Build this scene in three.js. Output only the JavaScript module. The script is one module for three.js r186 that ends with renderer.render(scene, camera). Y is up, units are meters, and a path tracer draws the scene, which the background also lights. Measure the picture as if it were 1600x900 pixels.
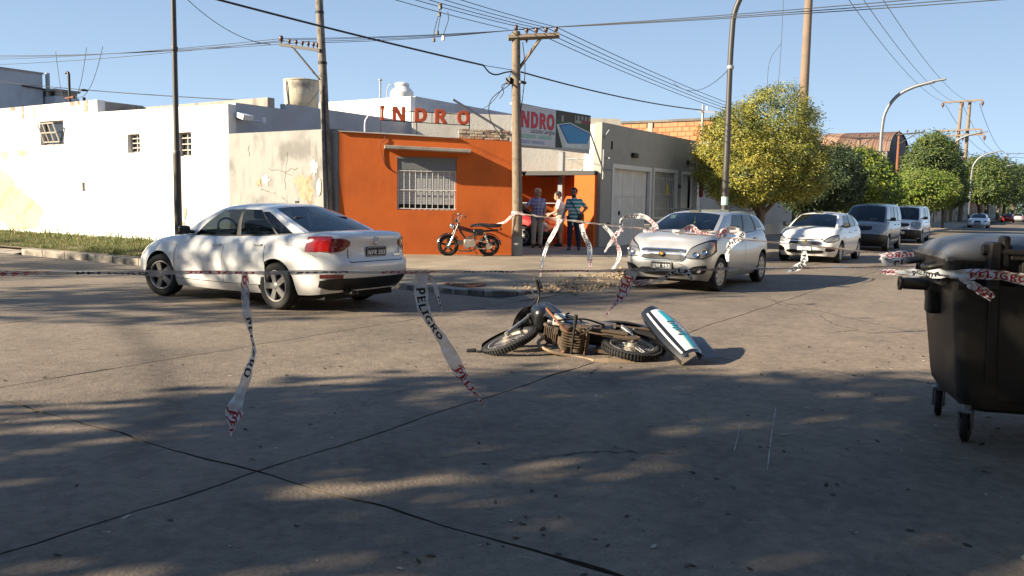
import * as THREE from 'three';
import { RoundedBoxGeometry } from 'three/addons/geometries/RoundedBoxGeometry.js';
import { MarchingCubes } from 'three/addons/objects/MarchingCubes.js';
import { mergeGeometries, mergeVertices, toCreasedNormals } from 'three/addons/utils/BufferGeometryUtils.js';
import { TextGeometry } from 'three/addons/geometries/TextGeometry.js';
import { FontLoader } from 'three/addons/loaders/FontLoader.js';
import { Brush, Evaluator, SUBTRACTION } from 'three-bvh-csg';

// ---------- camera, sky, sun, exposure ----------
const V = (x, y, z) => new THREE.Vector3(x, y, z);
const scene = new THREE.Scene();
const camera = new THREE.PerspectiveCamera(2 * Math.atan(450 / 1300) * 180 / Math.PI, 16 / 9, 0.05, 3000);
camera.position.set(0, 1.5, 0);
camera.rotation.order = 'YXZ';
camera.rotation.set(-Math.atan(131 / 1300), Math.atan(840 / 1300), 0.0175);
const EXPOSURE = 2.8;
const SUN_EL = 23.5 * Math.PI / 180, SUN_TRAVEL = V(0.6 * Math.cos(SUN_EL), -Math.sin(SUN_EL), -0.8 * Math.cos(SUN_EL));
{ // clear early-evening sky: pale near the horizon, deeper blue overhead, faint wisps
  const w = 512, h = 256, d = new Float32Array(w * h * 4);
  const toSun = SUN_TRAVEL.clone().negate();
  for (let j = 0; j < h; j++) for (let i = 0; i < w; i++) {
    const el = ((j + 0.5) / h - 0.5) * Math.PI, az = ((i + 0.5) / w - 0.5) * 2 * Math.PI;
    const dir = V(Math.cos(el) * Math.cos(az), Math.sin(el), Math.cos(el) * Math.sin(az));
    const t = Math.max(0, Math.sin(el)), k = 1 - Math.exp(-t * 3.6);
    const glow = Math.pow(Math.max(0, dir.dot(toSun)), 6) * 0.12;
    const lo = [0.70, 0.95, 1.2], hi = [0.10, 0.215, 0.47];
    const q = (j * w + i) * 4;
    for (let c = 0; c < 3; c++) d[q + c] = ((lo[c] * (1 - k) + hi[c] * k) + glow * [1, 0.92, 0.75][c]) / EXPOSURE;
    if (el < 0) for (let c = 0; c < 3; c++) d[q + c] = [0.3, 0.29, 0.27][c] / EXPOSURE;
    d[q + 3] = 1;
  }
  const sky = new THREE.DataTexture(d, w, h, THREE.RGBAFormat, THREE.FloatType);
  sky.mapping = THREE.EquirectangularReflectionMapping; sky.magFilter = sky.minFilter = THREE.LinearFilter; sky.needsUpdate = true;
  scene.background = sky; scene.environment = sky; scene.backgroundIntensity = 1; scene.environmentIntensity = 1;
}
const sun = new THREE.DirectionalLight(new THREE.Color().setRGB(1, 0.86, 0.65), 5);
sun.position.copy(SUN_TRAVEL).multiplyScalar(-60).add(V(-8, 0, -15)); sun.target.position.set(-8, 0, -15);
sun.castShadow = true; sun.shadow.mapSize.set(4096, 4096); sun.shadow.radius = 1;
Object.assign(sun.shadow.camera, { left: -60, right: 60, top: 50, bottom: -50, near: 1, far: 200 });
scene.add(sun, sun.target);

const renderer = new THREE.WebGLRenderer({ antialias: true });
renderer.toneMapping = THREE.LinearToneMapping;
renderer.toneMappingExposure = EXPOSURE;
renderer.shadowMap.enabled = true;

// ---------- helpers ----------
function rng(seed) { let a = seed >>> 0; return () => { a = (a + 0x6D2B79F5) | 0; let t = Math.imul(a ^ (a >>> 15), 1 | a); t = (t + Math.imul(t ^ (t >>> 7), 61 | t)) ^ t; return ((t ^ (t >>> 14)) >>> 0) / 4294967296; }; }
const PI = Math.PI, clamp = (x, a = 0, b = 1) => Math.min(b, Math.max(a, x)), lerp = (a, b, t) => a + (b - a) * t;
const sstep = (a, b, x) => { const t = clamp((x - a) / (b - a)); return t * t * (3 - 2 * t); };
const used = {};
function numbered(name) { const n = used[name] = (used[name] ?? -1) + 1; return n ? name + '_' + String(n).padStart(3, '0') : name; }
function tag(o, label, category, group, kind) {
  if (label) o.userData.label = label; if (category) o.userData.category = category;
  if (group) o.userData.group = group; if (kind) o.userData.kind = kind; return o;
}
function place(o, pos, turn = 0) { o.position.set(...pos); o.rotation.y = turn; return o; }
function thing(name, label, category, pos = [0, 0, 0], turn = 0, group) {
  const o = new THREE.Group(); o.name = numbered(name); scene.add(o); place(o, pos, turn); return tag(o, label, category, group);
}
function flat(g) { // every geometry non-indexed with position, normal, uv only
  const h = g.index ? g.toNonIndexed() : g; if (!h.attributes.normal) h.computeVertexNormals();
  for (const k of Object.keys(h.attributes)) if (!['position', 'normal', 'uv', 'color'].includes(k)) h.deleteAttribute(k);
  if (!h.attributes.uv) h.setAttribute('uv', new THREE.BufferAttribute(new Float32Array(h.attributes.position.count * 2), 2));
  h.clearGroups?.(); return h;
}
function join(list) { list = list.flat(9).filter(Boolean).map(flat); return list.length === 1 ? list[0] : mergeGeometries(list); }
function part(name, geo, mat, parent) {
  const m = new THREE.Mesh(Array.isArray(geo) ? join(geo) : geo, mat); m.castShadow = m.receiveShadow = true;
  m.name = parent ? name : numbered(name); (parent || scene).add(m); return m;
}
function boxUV(g, s = 1) { // uv in metres by the face's dominant axis
  g = flat(g); const p = g.attributes.position, n = g.attributes.normal, uv = g.attributes.uv;
  for (let i = 0; i < p.count; i++) {
    const ax = Math.abs(n.getX(i)), ay = Math.abs(n.getY(i)), az = Math.abs(n.getZ(i));
    if (ay >= ax && ay >= az) uv.setXY(i, p.getX(i) * s, p.getZ(i) * s);
    else if (ax > az) uv.setXY(i, p.getZ(i) * s, p.getY(i) * s);
    else uv.setXY(i, p.getX(i) * s, p.getY(i) * s);
  } return g;
}
function box(w, h, d, x = 0, y = 0, z = 0, r = 0, rot) { // centre x, z; base y
  const g = r ? new RoundedBoxGeometry(w, h, d, 2, Math.min(r, w / 2.01, h / 2.01, d / 2.01)) : new THREE.BoxGeometry(w, h, d);
  if (rot) g.applyMatrix4(new THREE.Matrix4().makeRotationFromEuler(new THREE.Euler(...rot)));
  return g.translate(x, y + h / 2, z);
}
function span(x0, x1, y0, y1, z0, z1, r = 0) { return box(x1 - x0, y1 - y0, z1 - z0, (x0 + x1) / 2, y0, (z0 + z1) / 2, r); }
function rod(a, b, r0, r1 = r0, seg = 10, open = false) {
  a = Array.isArray(a) ? V(...a) : a; b = Array.isArray(b) ? V(...b) : b; const d = b.clone().sub(a), L = d.length();
  const g = new THREE.CylinderGeometry(r1, r0, L, seg, 1, open); g.translate(0, L / 2, 0);
  g.applyQuaternion(new THREE.Quaternion().setFromUnitVectors(V(0, 1, 0), d.normalize())); return g.translate(a.x, a.y, a.z);
}
function bar(a, b, w, h) { // square bar from a to b
  a = V(...a); b = V(...b); const d = b.clone().sub(a), L = d.length(), g = new THREE.BoxGeometry(w, L, h); g.translate(0, L / 2, 0);
  g.applyQuaternion(new THREE.Quaternion().setFromUnitVectors(V(0, 1, 0), d.normalize())); return g.translate(a.x, a.y, a.z);
}
function tube(pts, r, seg = 24, rad = 6, closed = false) {
  return new THREE.TubeGeometry(new THREE.CatmullRomCurve3(pts.map(p => Array.isArray(p) ? V(...p) : p), closed), seg, r, rad, closed);
}
function lathe(pts, seg = 24) { return new THREE.LatheGeometry(pts.map(p => new THREE.Vector2(...p)), seg); }
function grid(nu, nv, f) { // f(u,v) -> [x,y,z]
  const pos = [], uv = [], idx = [];
  for (let j = 0; j <= nv; j++) for (let i = 0; i <= nu; i++) { pos.push(...f(i / nu, j / nv)); uv.push(i / nu, j / nv); }
  for (let j = 0; j < nv; j++) for (let i = 0; i < nu; i++) { const a = j * (nu + 1) + i, b = a + 1, c = a + nu + 1, d = c + 1; idx.push(a, b, d, a, d, c); }
  const g = new THREE.BufferGeometry(); g.setAttribute('position', new THREE.Float32BufferAttribute(pos, 3)); g.setAttribute('uv', new THREE.Float32BufferAttribute(uv, 2));
  g.setIndex(idx); g.computeVertexNormals(); return g;
}
function curve(pts) { // monotone cubic through [x, y] points
  const p = [...pts].sort((a, b) => a[0] - b[0]), n = p.length, d = [], m = [];
  for (let i = 0; i < n - 1; i++) d.push((p[i + 1][1] - p[i][1]) / (p[i + 1][0] - p[i][0]));
  for (let i = 0; i < n; i++) m.push(i === 0 ? d[0] : i === n - 1 ? d[n - 2] : d[i - 1] * d[i] <= 0 ? 0 : 2 * d[i - 1] * d[i] / (d[i - 1] + d[i]));
  return x => {
    if (x <= p[0][0]) return p[0][1]; if (x >= p[n - 1][0]) return p[n - 1][1];
    let i = 0; while (x > p[i + 1][0]) i++;
    const h = p[i + 1][0] - p[i][0], t = (x - p[i][0]) / h, t2 = t * t, t3 = t2 * t;
    return (2 * t3 - 3 * t2 + 1) * p[i][1] + (t3 - 2 * t2 + t) * h * m[i] + (-2 * t3 + 3 * t2) * p[i + 1][1] + (t3 - t2) * h * m[i + 1];
  };
}
// ---------- textures ----------
function vnoise(seed) { // tileable value noise with period per
  const T = new Float32Array(4096), r = rng(seed); for (let i = 0; i < 4096; i++) T[i] = r();
  const h = (x, y) => T[(x * 73 + y * 1531 + ((x * y) & 255) * 7) & 4095];
  return (x, y, per) => {
    const xi = Math.floor(x), yi = Math.floor(y), fx = x - xi, fy = y - yi, sx = fx * fx * (3 - 2 * fx), sy = fy * fy * (3 - 2 * fy);
    const m = per || 1024, a = ((xi % m) + m) % m, b = (a + 1) % m, c = ((yi % m) + m) % m, d = (c + 1) % m;
    return lerp(lerp(h(a, c), h(b, c), sx), lerp(h(a, d), h(b, d), sx), sy);
  };
}
function fbm(n, u, v, f, oct = 4) { let s = 0, a = 0.5, t = 0; for (let i = 0; i < oct; i++) { s += a * n(u * f, v * f, f); t += a; a *= 0.5; f *= 2; } return s / t; }
const s8 = x => Math.round(255 * clamp(x <= 0.0031308 ? 12.92 * x : 1.055 * Math.pow(x, 1 / 2.4) - 0.055));
function colorTex(size, metres, fn) {
  const d = new Uint8Array(size * size * 4);
  for (let j = 0; j < size; j++) for (let i = 0; i < size; i++) { const c = fn(i / size, j / size), q = (j * size + i) * 4; d[q] = s8(c[0]); d[q + 1] = s8(c[1]); d[q + 2] = s8(c[2]); d[q + 3] = 255; }
  const t = new THREE.DataTexture(d, size, size); return finish(t, metres, true);
}
function greyTex(size, metres, fn) {
  const d = new Uint8Array(size * size * 4);
  for (let j = 0; j < size; j++) for (let i = 0; i < size; i++) { const c = Math.round(255 * clamp(fn(i / size, j / size))), q = (j * size + i) * 4; d[q] = d[q + 1] = d[q + 2] = c; d[q + 3] = 255; }
  return finish(new THREE.DataTexture(d, size, size), metres, false);
}
function finish(t, metres, srgb) {
  if (srgb) t.colorSpace = THREE.SRGBColorSpace; t.wrapS = t.wrapT = THREE.RepeatWrapping; t.magFilter = THREE.LinearFilter; t.minFilter = THREE.LinearMipmapLinearFilter; t.generateMipmaps = true;
  if (metres) t.repeat.set(1 / metres, 1 / metres); t.needsUpdate = true; return t;
}
function canvasTex(w, h, draw) {
  const c = document.createElement('canvas'); c.width = w; c.height = h; draw(c.getContext('2d'), w, h);
  const t = new THREE.CanvasTexture(c); t.colorSpace = THREE.SRGBColorSpace; t.wrapS = t.wrapT = THREE.RepeatWrapping; t.anisotropy = 8; return t;
}
const N1 = vnoise(11), N2 = vnoise(23), N3 = vnoise(37);
const mat = (c, rough = 0.7, o = {}) => new THREE.MeshStandardMaterial({ color: new THREE.Color().setRGB(...c), roughness: rough, ...o });
const phys = (c, rough, o = {}) => new THREE.MeshPhysicalMaterial({ color: new THREE.Color().setRGB(...c), roughness: rough, ...o });
const side2 = { side: THREE.DoubleSide };
const bumpFine = greyTex(512, 1.1, (u, v) => 0.5 * fbm(N1, u, v, 40, 3) + 0.5 * fbm(N2, u, v, 12, 4));
function plaster(base, dirt, metres, amt, seed = 0, o = {}) { // weathered paint on render
  const n = vnoise(100 + seed), n2 = vnoise(200 + seed);
  const map = colorTex(512, metres, (u, v) => {
    const a = fbm(n, u, v, 5, 5), b = fbm(n2, u, v, 22, 4), st = fbm(n, u, v * 0.25, 28, 3);
    const k = clamp(sstep(0.48, 0.8, a) * amt + sstep(0.55, 0.85, st) * amt * 0.5), g = 1 + (b - 0.5) * 0.12;
    return base.map((x, i) => lerp(x, dirt[i], k) * g);
  });
  return new THREE.MeshStandardMaterial({ map, roughness: 0.88, bumpMap: bumpFine, bumpScale: 0.006, ...o });
}
const mx = {
  black: mat([0.006, 0.006, 0.007], 0.5), rubber: mat([0.012, 0.012, 0.012], 0.85), blackPlastic: mat([0.010, 0.010, 0.011], 0.5),
  steel: mat([0.45, 0.45, 0.46], 0.35, { metalness: 0.9 }), greyMetal: mat([0.25, 0.25, 0.25], 0.5, { metalness: 0.5 }), chrome: mat([0.8, 0.8, 0.8], 0.15, { metalness: 1 }),
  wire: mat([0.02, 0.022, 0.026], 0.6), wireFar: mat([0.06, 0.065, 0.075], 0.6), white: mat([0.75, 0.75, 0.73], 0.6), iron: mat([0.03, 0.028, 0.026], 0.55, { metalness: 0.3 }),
  insulator: mat([0.1, 0.05, 0.035], 0.35), rust: mat([0.19, 0.075, 0.035], 0.85), galv: mat([0.32, 0.33, 0.34], 0.5, { metalness: 0.4 }),
};
const font = await new FontLoader().loadAsync('fonts/droid/droid_sans_bold.typeface.json');
// ---------- the setting ----------
const roadMap = colorTex(1024, 2.7, (u, v) => {
  const a = fbm(N1, u, v, 6, 4), b = fbm(N2, u, v, 48, 3), s = N3(u * 260, v * 260, 260), s2 = N1(u * 130 + 3, v * 130, 130);
  let g = 0.86 + (a - 0.5) * 0.34 + (b - 0.5) * 0.5; if (s > 0.88) g *= 1.22; if (s < 0.12) g *= 0.7; if (s2 > 0.93) g *= 0.72;
  return [0.215 * g, 0.170 * g, 0.126 * g];
});
const roadBump = greyTex(1024, 2.7, (u, v) => 0.35 * fbm(N2, u, v, 48, 3) + 0.65 * N3(u * 200, v * 200, 200));
const mRoad = new THREE.MeshStandardMaterial({ map: roadMap, bumpMap: roadBump, bumpScale: 0.004, roughness: 0.86, vertexColors: true });
const mDirt = new THREE.MeshStandardMaterial({ map: colorTex(512, 2.3, (u, v) => { const g = 0.7 + 0.6 * fbm(N2, u, v, 10, 5); return [0.19 * g, 0.14 * g, 0.09 * g]; }), roughness: 0.95 });
const mTar = mat([0.035, 0.03, 0.025], 0.95);
{
  const g = new THREE.PlaneGeometry(4000, 4000); g.rotateX(-PI / 2); g.translate(0, -0.035, 0);
  tag(part('ground', g, mTar), null, null, null, 'structure');
}
const CRACKS = [[[-4.45, -13.6], [-3.95, -14.0], [-3.45, -13.1], [-3.0, -12.7]], [[-2.72, -12.3], [-2.3, -11.4], [-1.95, -11.1]], [[-2.2, -10.6], [-1.95, -11.1]], [[-3.5, -6.95], [-3.35, -6.5]], [[-2.55, -4.0], [-2.25, -4.45], [-1.85, -4.7]]];
const road = new THREE.Group(); road.name = 'road'; scene.add(road); tag(road, null, null, null, 'structure');
function coarse(x, z) { // stains, worn wheel tracks
  let k = 0.80 + 0.42 * fbm(N1, x / 37 + 5, z / 37 + 5, 6, 5);
  k *= 1 - 0.22 * sstep(0.55, 0.8, fbm(N2, x / 21 + 2, z / 21 + 7, 9, 4));
  k *= 1 - 0.10 * Math.exp(-Math.pow((z + 7.2) / 0.8, 2)) - 0.12 * Math.exp(-Math.pow((z + 9.6) / 0.9, 2)) * sstep(-4, -10, x);
  k *= 1 - 0.12 * Math.exp(-Math.pow((x + 5.7) / 0.5, 2)) * sstep(-9, -14, z);
  const seg = (a, b, c, d, w) => { const ex = c - a, ez = d - b, t = clamp(((x - a) * ex + (z - b) * ez) / (ex * ex + ez * ez)); return Math.exp(-(((x - a - ex * t) ** 2 + (z - b - ez * t) ** 2) / (w * w))); };
  k *= 1 - 0.46 * Math.max(seg(-9.6, -5.9, -6.9, -4.6, 0.16), seg(-6.9, -4.6, -5.2, -3.6, 0.14), seg(-5.2, -3.6, -4.4, -2.75, 0.12)) - 0.2 * Math.max(seg(-3.2, -6.6, -1.9, -4.4, 0.10), seg(-1.9, -4.4, -0.7, -3.2, 0.14)) * (0.5 + N2(x * 3, z * 3));
  k *= 1 - 0.25 * sstep(0.62, 0.74, fbm(N3, x * 0.9 + 40, z * 0.9 + 40, 1, 3)) - 0.12 * sstep(0.58, 0.66, fbm(N1, x * 2.1 + 60, z * 2.1 + 60, 1, 3));
  return k;
}
const jx = (x, z) => x + (fbm(N3, z / 9, x * 0.37, 20, 3) - 0.5) * 0.09, jz = (z, x) => z + (fbm(N3, x / 9, z * 0.41 + 3, 20, 3) - 0.5) * 0.09;
const gap = (a, b) => 0.004 + 0.013 * Math.pow(fbm(N2, a * 0.9, b * 0.37 + 2, 2, 4), 1.2) + (N1(a * 1.3 + b, 4) > 0.86 ? 0.012 * N3(a * 9, b) : 0);
function slab(x0, x1, z0, z1, cell) {
  const nx = Math.max(2, Math.round((x1 - x0) / cell)), nz = Math.max(2, Math.round((z1 - z0) / cell));
  const P = (u, v) => { const zz = lerp(z0, z1, v), xx = lerp(x0, x1, u); const a = jx(x0, zz) + gap(zz, x0), b = jx(x1, zz) - gap(zz, x1), c = jz(z0, xx) + gap(xx, z0), d = jz(z1, xx) - gap(xx, z1); return [lerp(a, b, u), lerp(c, d, v)]; };
  const tone = 0.91 + 0.17 * N2(x0 * 3.7 + 11, z0 * 2.9 + 5);
  const top = grid(nx, nz, (u, v) => { const [x, z] = P(u, 1 - v); return [x, 0, z]; });
  const p = top.attributes.position, col = new Float32Array(p.count * 3), uv = top.attributes.uv;
  for (let i = 0; i < p.count; i++) { const x = p.getX(i), z = p.getZ(i), k = coarse(x, z) * tone; col.set([k, k * (0.985 + 0.03 * N1(x * 0.3, z * 0.3)), k * (0.97 + 0.06 * N2(x * 0.2, z * 0.2))], i * 3); uv.setXY(i, x, z); }
  top.setAttribute('color', new THREE.BufferAttribute(col, 3));
  const skirt = [];
  for (const [f, n] of [[t => P(t, 0), nx], [t => P(t, 1), nx], [t => P(0, t), nz], [t => P(1, t), nz]]) {
    const g = grid(n, 1, (u, v) => { const [x, z] = f(u); return [x, -0.06 * v, z]; }); g.setAttribute('color', new THREE.BufferAttribute(new Float32Array(g.attributes.position.count * 3).fill(0.5), 3)); skirt.push(g);
  }
  part('road_slab', [top, ...skirt], mRoad, road);
}
{
  const xs = [-46, -38, -31, -24.2, -20.6, -17.2, -13.75, -10.3, -6.85, -3.6, 3.2, 7], zs = [-10.95, -8.05, -3, 2, 7, 12];
  for (let i = 0; i < xs.length - 1; i++) for (let j = 0; j < zs.length - 1; j++) slab(xs[i], xs[i + 1], zs[j], zs[j + 1], zs[j] < 1 && xs[i] > -14 ? 0.12 : zs[j] < 1 && xs[i] > -21 ? 0.3 : 0.8);
  const zr = [-120, -90, -66, -51, -42, -36, -30.5, -25.3, -20.2, -15.4, -10.95], xr = [-6.85, -3.6, -0.35];
  for (let j = 0; j < zr.length - 1; j++) for (let i = 0; i < 2; i++) slab(xr[i], xr[i + 1], zr[j], zr[j + 1], zr[j] > -40 ? 0.4 : 1.5);
  const strip = (x0, x1, z0, z1) => { const g = grid(24, 24, (u, v) => [lerp(x0, x1, u), -0.004, lerp(z1, z0, v)]); const uv = g.attributes.uv, p = g.attributes.position; const c = new Float32Array(p.count * 3).fill(0.9); for (let i = 0; i < p.count; i++) uv.setXY(i, p.getX(i), p.getZ(i)); g.setAttribute('color', new THREE.BufferAttribute(c, 3)); return g; };
  part('far_carriageway', [strip(-7.3, 0.4, -420, -120.3), strip(-7.3, -6.9, -120, -11), strip(-0.3, 0.4, -120, -11), strip(-200, -46.2, -10.95, 12)], mRoad, road);
}
// pavement of the corner block, rising slightly from kerb to walls
const KX = -7.3, KZ = -11.2, KR = 1.0;
const sh = (x, z) => 0.13 + 0.10 * clamp(Math.min(KZ - z, KX - x) / 3.2) - 0.065 * sstep(-11.6, -10.4, x) * sstep(-13.4, -11.8, z) - 0.09 * sstep(1.5, 0.1, Math.hypot((x + 7.5) * 0.8, (z + 13.6) * 0.42));
const mPave = new THREE.MeshStandardMaterial({ map: colorTex(1024, 3.1, (u, v) => { const g = 0.8 + 0.25 * (fbm(N2, u, v, 7, 5) - 0.5) * 2 + (N3(u * 190, v * 190, 190) - 0.5) * 0.2; return [0.32 * g, 0.26 * g, 0.185 * g]; }), roughness: 0.9, bumpMap: bumpFine, bumpScale: 0.005, vertexColors: true });
{
  const make = (x0, x1, z0, z1, cell) => {
    const g = grid(Math.round((x1 - x0) / cell), Math.round((z1 - z0) / cell), (u, v) => {
      let x = lerp(x0, x1, u), z = lerp(z1, z0, v); const cx = KX - 0.14 - KR, cz = KZ - 0.14 - KR;
      if (x > cx && z > cz) { const a = Math.hypot(x - cx, z - cz); if (a > KR) { x = cx + (x - cx) / a * KR; z = cz + (z - cz) / a * KR; } }
      return [x, sh(x, z), z];
    });
    const p = g.attributes.position, uv = g.attributes.uv, c = new Float32Array(p.count * 3);
    for (let i = 0; i < p.count; i++) { const x = p.getX(i), z = p.getZ(i), k = 0.78 + 0.5 * fbm(N1, x / 19 + 9, z / 19 + 4, 7, 4); uv.setXY(i, x, z); c.set([k, k, k], i * 3); }
    g.setAttribute('color', new THREE.BufferAttribute(c, 3)); return g;
  };
  tag(part('pavement', [make(-27, KX - 0.14, -38, KZ - 0.14, 0.25), make(-60, -27, -38, KZ - 0.14, 1.5), make(-60, KX - 0.14, -420, -38, 4)], mPave), null, null, null, 'structure');
  const far = box(60, 0.14, 440, 30.55, 0, -212); tag(part('opposite_pavement', boxUV(far), mat([0.3, 0.26, 0.2], 0.9)), null, null, null, 'structure');
  const near = box(260, 0.14, 60, -70, 0, 35.3); tag(part('near_pavement', boxUV(near), mat([0.3, 0.26, 0.2], 0.9)), null, null, null, 'structure');
}
const mKerb = plaster([0.34, 0.30, 0.25], [0.14, 0.12, 0.10], 1.7, 0.8, 4);
{
  const kerb = new THREE.Group(); kerb.name = 'kerb'; scene.add(kerb); tag(kerb, null, null, null, 'structure');
  const r = rng(5);
  for (let x = -22.4; x < -8.5; x += 1.02) part('kerb_stone', boxUV(box(1.0, 0.24, 0.15, x + 0.5, -0.1 - r() * 0.012 - 0.065 * sstep(-11.6, -10.4, x + 0.5), KZ - 0.06 + (r() - 0.5) * 0.015, 0.02)), mKerb, kerb);
  const cx = KX - 0.14 - KR, cz = KZ - 0.14 - KR;
  for (let i = 0; i < 3; i++) { const a = PI / 2 - (i + 0.5) * 0.5, g = box(0.56, 0.24, 0.15, 0, -0.172 - i * 0.012, 0, 0.02); boxUV(g); g.rotateY(PI / 2 - a); g.translate(cx + Math.cos(a) * (KR + 0.07), 0, cz + Math.sin(a) * (KR + 0.07)); g.rotateY(0); part('kerb_stone', g, mKerb, kerb); }
  for (let z = -17.2; z > -96; z -= 1.02) part('kerb_stone', boxUV(box(0.15, 0.24, 1.0, KX - 0.06 + (r() - 0.5) * 0.015, -0.1 - r() * 0.01, z - 0.5, 0.02)), mKerb, kerb);
}
{ // broken kerb at the corner: crumbled concrete and stones
  const r = rng(77), geo = new THREE.IcosahedronGeometry(1, 0), p = geo.attributes.position;
  for (let i = 0; i < p.count; i++) { const k = 0.75 + 0.5 * N1(p.getX(i) * 3 + 9, p.getY(i) * 3 + p.getZ(i) * 5 + 9); p.setXYZ(i, p.getX(i) * k, p.getY(i) * k * 0.7, p.getZ(i) * k); } geo.computeVertexNormals();
  const n = 1500, m = new THREE.InstancedMesh(geo, mat([0.30, 0.235, 0.165], 0.95), n), M = new THREE.Matrix4(), q = new THREE.Quaternion();
  for (let i = 0; i < n; i++) {
    const t = r(), z = -12.2 - t * 4.4, w = (r() + r() + r() - 1.5) * 0.62, x = -7.35 + w, s = 0.008 + 0.034 * Math.pow(r(), 3);
    q.setFromEuler(new THREE.Euler(r() * 6, r() * 6, r() * 6)); const hx = x < KX - 0.1 ? sh(x, z) : 0.01 + 0.05 * Math.max(0, 1 - Math.abs(x + 7.3) * 2.5);
    m.setMatrixAt(i, M.compose(V(x, hx, z), q, V(s, s, s))); const k = 0.5 + r() * 0.8; m.setColorAt(i, new THREE.Color(k, k * (0.9 + r() * 0.1), k * (0.8 + r() * 0.15)));
  }
  m.name = 'rubble'; m.castShadow = m.receiveShadow = true; scene.add(m); tag(m, 'crumbled concrete rubble along the broken kerb at the corner', 'rubble', null, 'stuff');
  const lump = grid(40, 14, (u, v) => { const z = lerp(-16.9, -11.9, u), x = -7.85 + v * 1.0, e = Math.sin(v * PI) * Math.sin(u * PI); return [x + (N1(z * 2, v * 4) - 0.5) * 0.12, -0.02 + 0.12 * Math.pow(e, 0.6) * (0.5 + fbm(N2, z, x, 3, 3)) * (1 - 0.35 * v), z]; }); lump.computeVertexNormals();
  tag(part('dirt_bank', boxUV(lump), mDirt), null, null, null, 'structure');
}
{ const g = grid(20, 4, (u, v) => [lerp(-60, -22.42, u), lerp(0.002, sh(-40, -12.2) + 0.012, v), lerp(-10.98, -12.2, v)]); tag(part('driveway_ramp', boxUV(g), mKerb), null, null, null, 'structure'); }
{ // grass verge along the white wall
  const g = grid(60, 12, (u, v) => { const x = lerp(-60, -14.9, u), z = lerp(-11.36, -14.2, v), e = sstep(0, 0.12, v) * sstep(-14.9, -16.3, x); return [x, sh(x, z) - 0.02 + e * (0.03 + 0.05 * fbm(N1, x, z, 2, 3)), z]; });
  tag(part('verge', boxUV(g), mDirt), null, null, null, 'structure');
  const blade = new THREE.BufferGeometry(); blade.setAttribute('position', new THREE.Float32BufferAttribute([-0.5, 0, 0, 0.5, 0, 0, 0.1, 0.6, 0.12, -0.5, 0, 0, 0.1, 0.6, 0.12, 0.0, 1, 0.4], 3)); blade.computeVertexNormals(); blade.setAttribute('uv', new THREE.Float32BufferAttribute(new Float32Array(12), 2));
  const r = rng(9), n = 110000, m = new THREE.InstancedMesh(blade, phys([1, 1, 1], 0.7, { transmission: 0.35, thickness: 0, side: THREE.DoubleSide }), n), M = new THREE.Matrix4(), q = new THREE.Quaternion();
  for (let i = 0; i < n; i++) {
    const x = -36 + 20.6 * Math.pow(r(), 0.8), v = r(), z = -11.4 - v * 2.85, dens = fbm(N2, x / 3, z / 2, 4, 3);
    const dry = v < 0.2 && r() < 0.4 ? 0.4 : 1, tall = (0.03 + 0.065 * r()) * (0.6 + dens) * dry * (v > 0.8 ? 1.4 : 1) * (r() < 0.02 && v > 0.5 ? 2.2 : 1);
    q.setFromEuler(new THREE.Euler((r() - 0.5) * 0.7, r() * 6.28, (r() - 0.5) * 0.7)); m.setMatrixAt(i, M.compose(V(x, sh(x, z) + 0.01, z), q, V(0.005 + r() * 0.005, tall, tall)));
    const straw = r() < 0.18 + 0.3 * (1 - dens), k = 0.7 + r() * 0.6; m.setColorAt(i, straw ? new THREE.Color().setRGB(0.30 * k, 0.24 * k, 0.09 * k) : new THREE.Color().setRGB(0.105 * k, 0.155 * k, 0.025 * k));
  }
  m.name = 'grass'; m.castShadow = m.receiveShadow = true; scene.add(m); tag(m, 'rough green grass on the verge below the white wall', 'grass', null, 'stuff');
}
{ // manhole cover in the corner pavement
  const t = thing('manhole_cover', 'round rusty manhole cover set into the corner pavement behind the kerb', 'manhole cover', [-8.65, sh(-8.65, -11.85) + 0.003, -11.85]);
  part('frame', lathe([[0.30, -0.02], [0.30, 0.012], [0.36, 0.012], [0.37, -0.02]], 40), mx.rust, t);
  const ribs = []; for (let i = 0; i < 8; i++) ribs.push(box(0.5, 0.006, 0.014, 0, 0.004, 0).rotateY(i * PI / 8));
  part('lid', [lathe([[0.0001, 0.004], [0.295, 0.004], [0.295, -0.02]], 40), ...ribs], mat([0.09, 0.06, 0.045], 0.8, { metalness: 0.3 }), t);
}
{ const crack = pts => { const P = new THREE.CatmullRomCurve3(pts.map(p => V(p[0], 0.004, p[1]))), n = 60; return grid(n, 1, (u, v) => { const p = P.getPoint(u), q = P.getTangent(u), w = 0.004 + 0.022 * Math.pow(N2(u * 17 + pts[0][0], 3), 2), o = (v - 0.5) * w + (N1(u * 40, pts[0][1]) - 0.5) * 0.05; return [p.x - q.z * o, 0.004, p.z + q.x * o]; }); };
  for (const c of CRACKS) part('crack', crack(c), mTar, road); }
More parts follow.
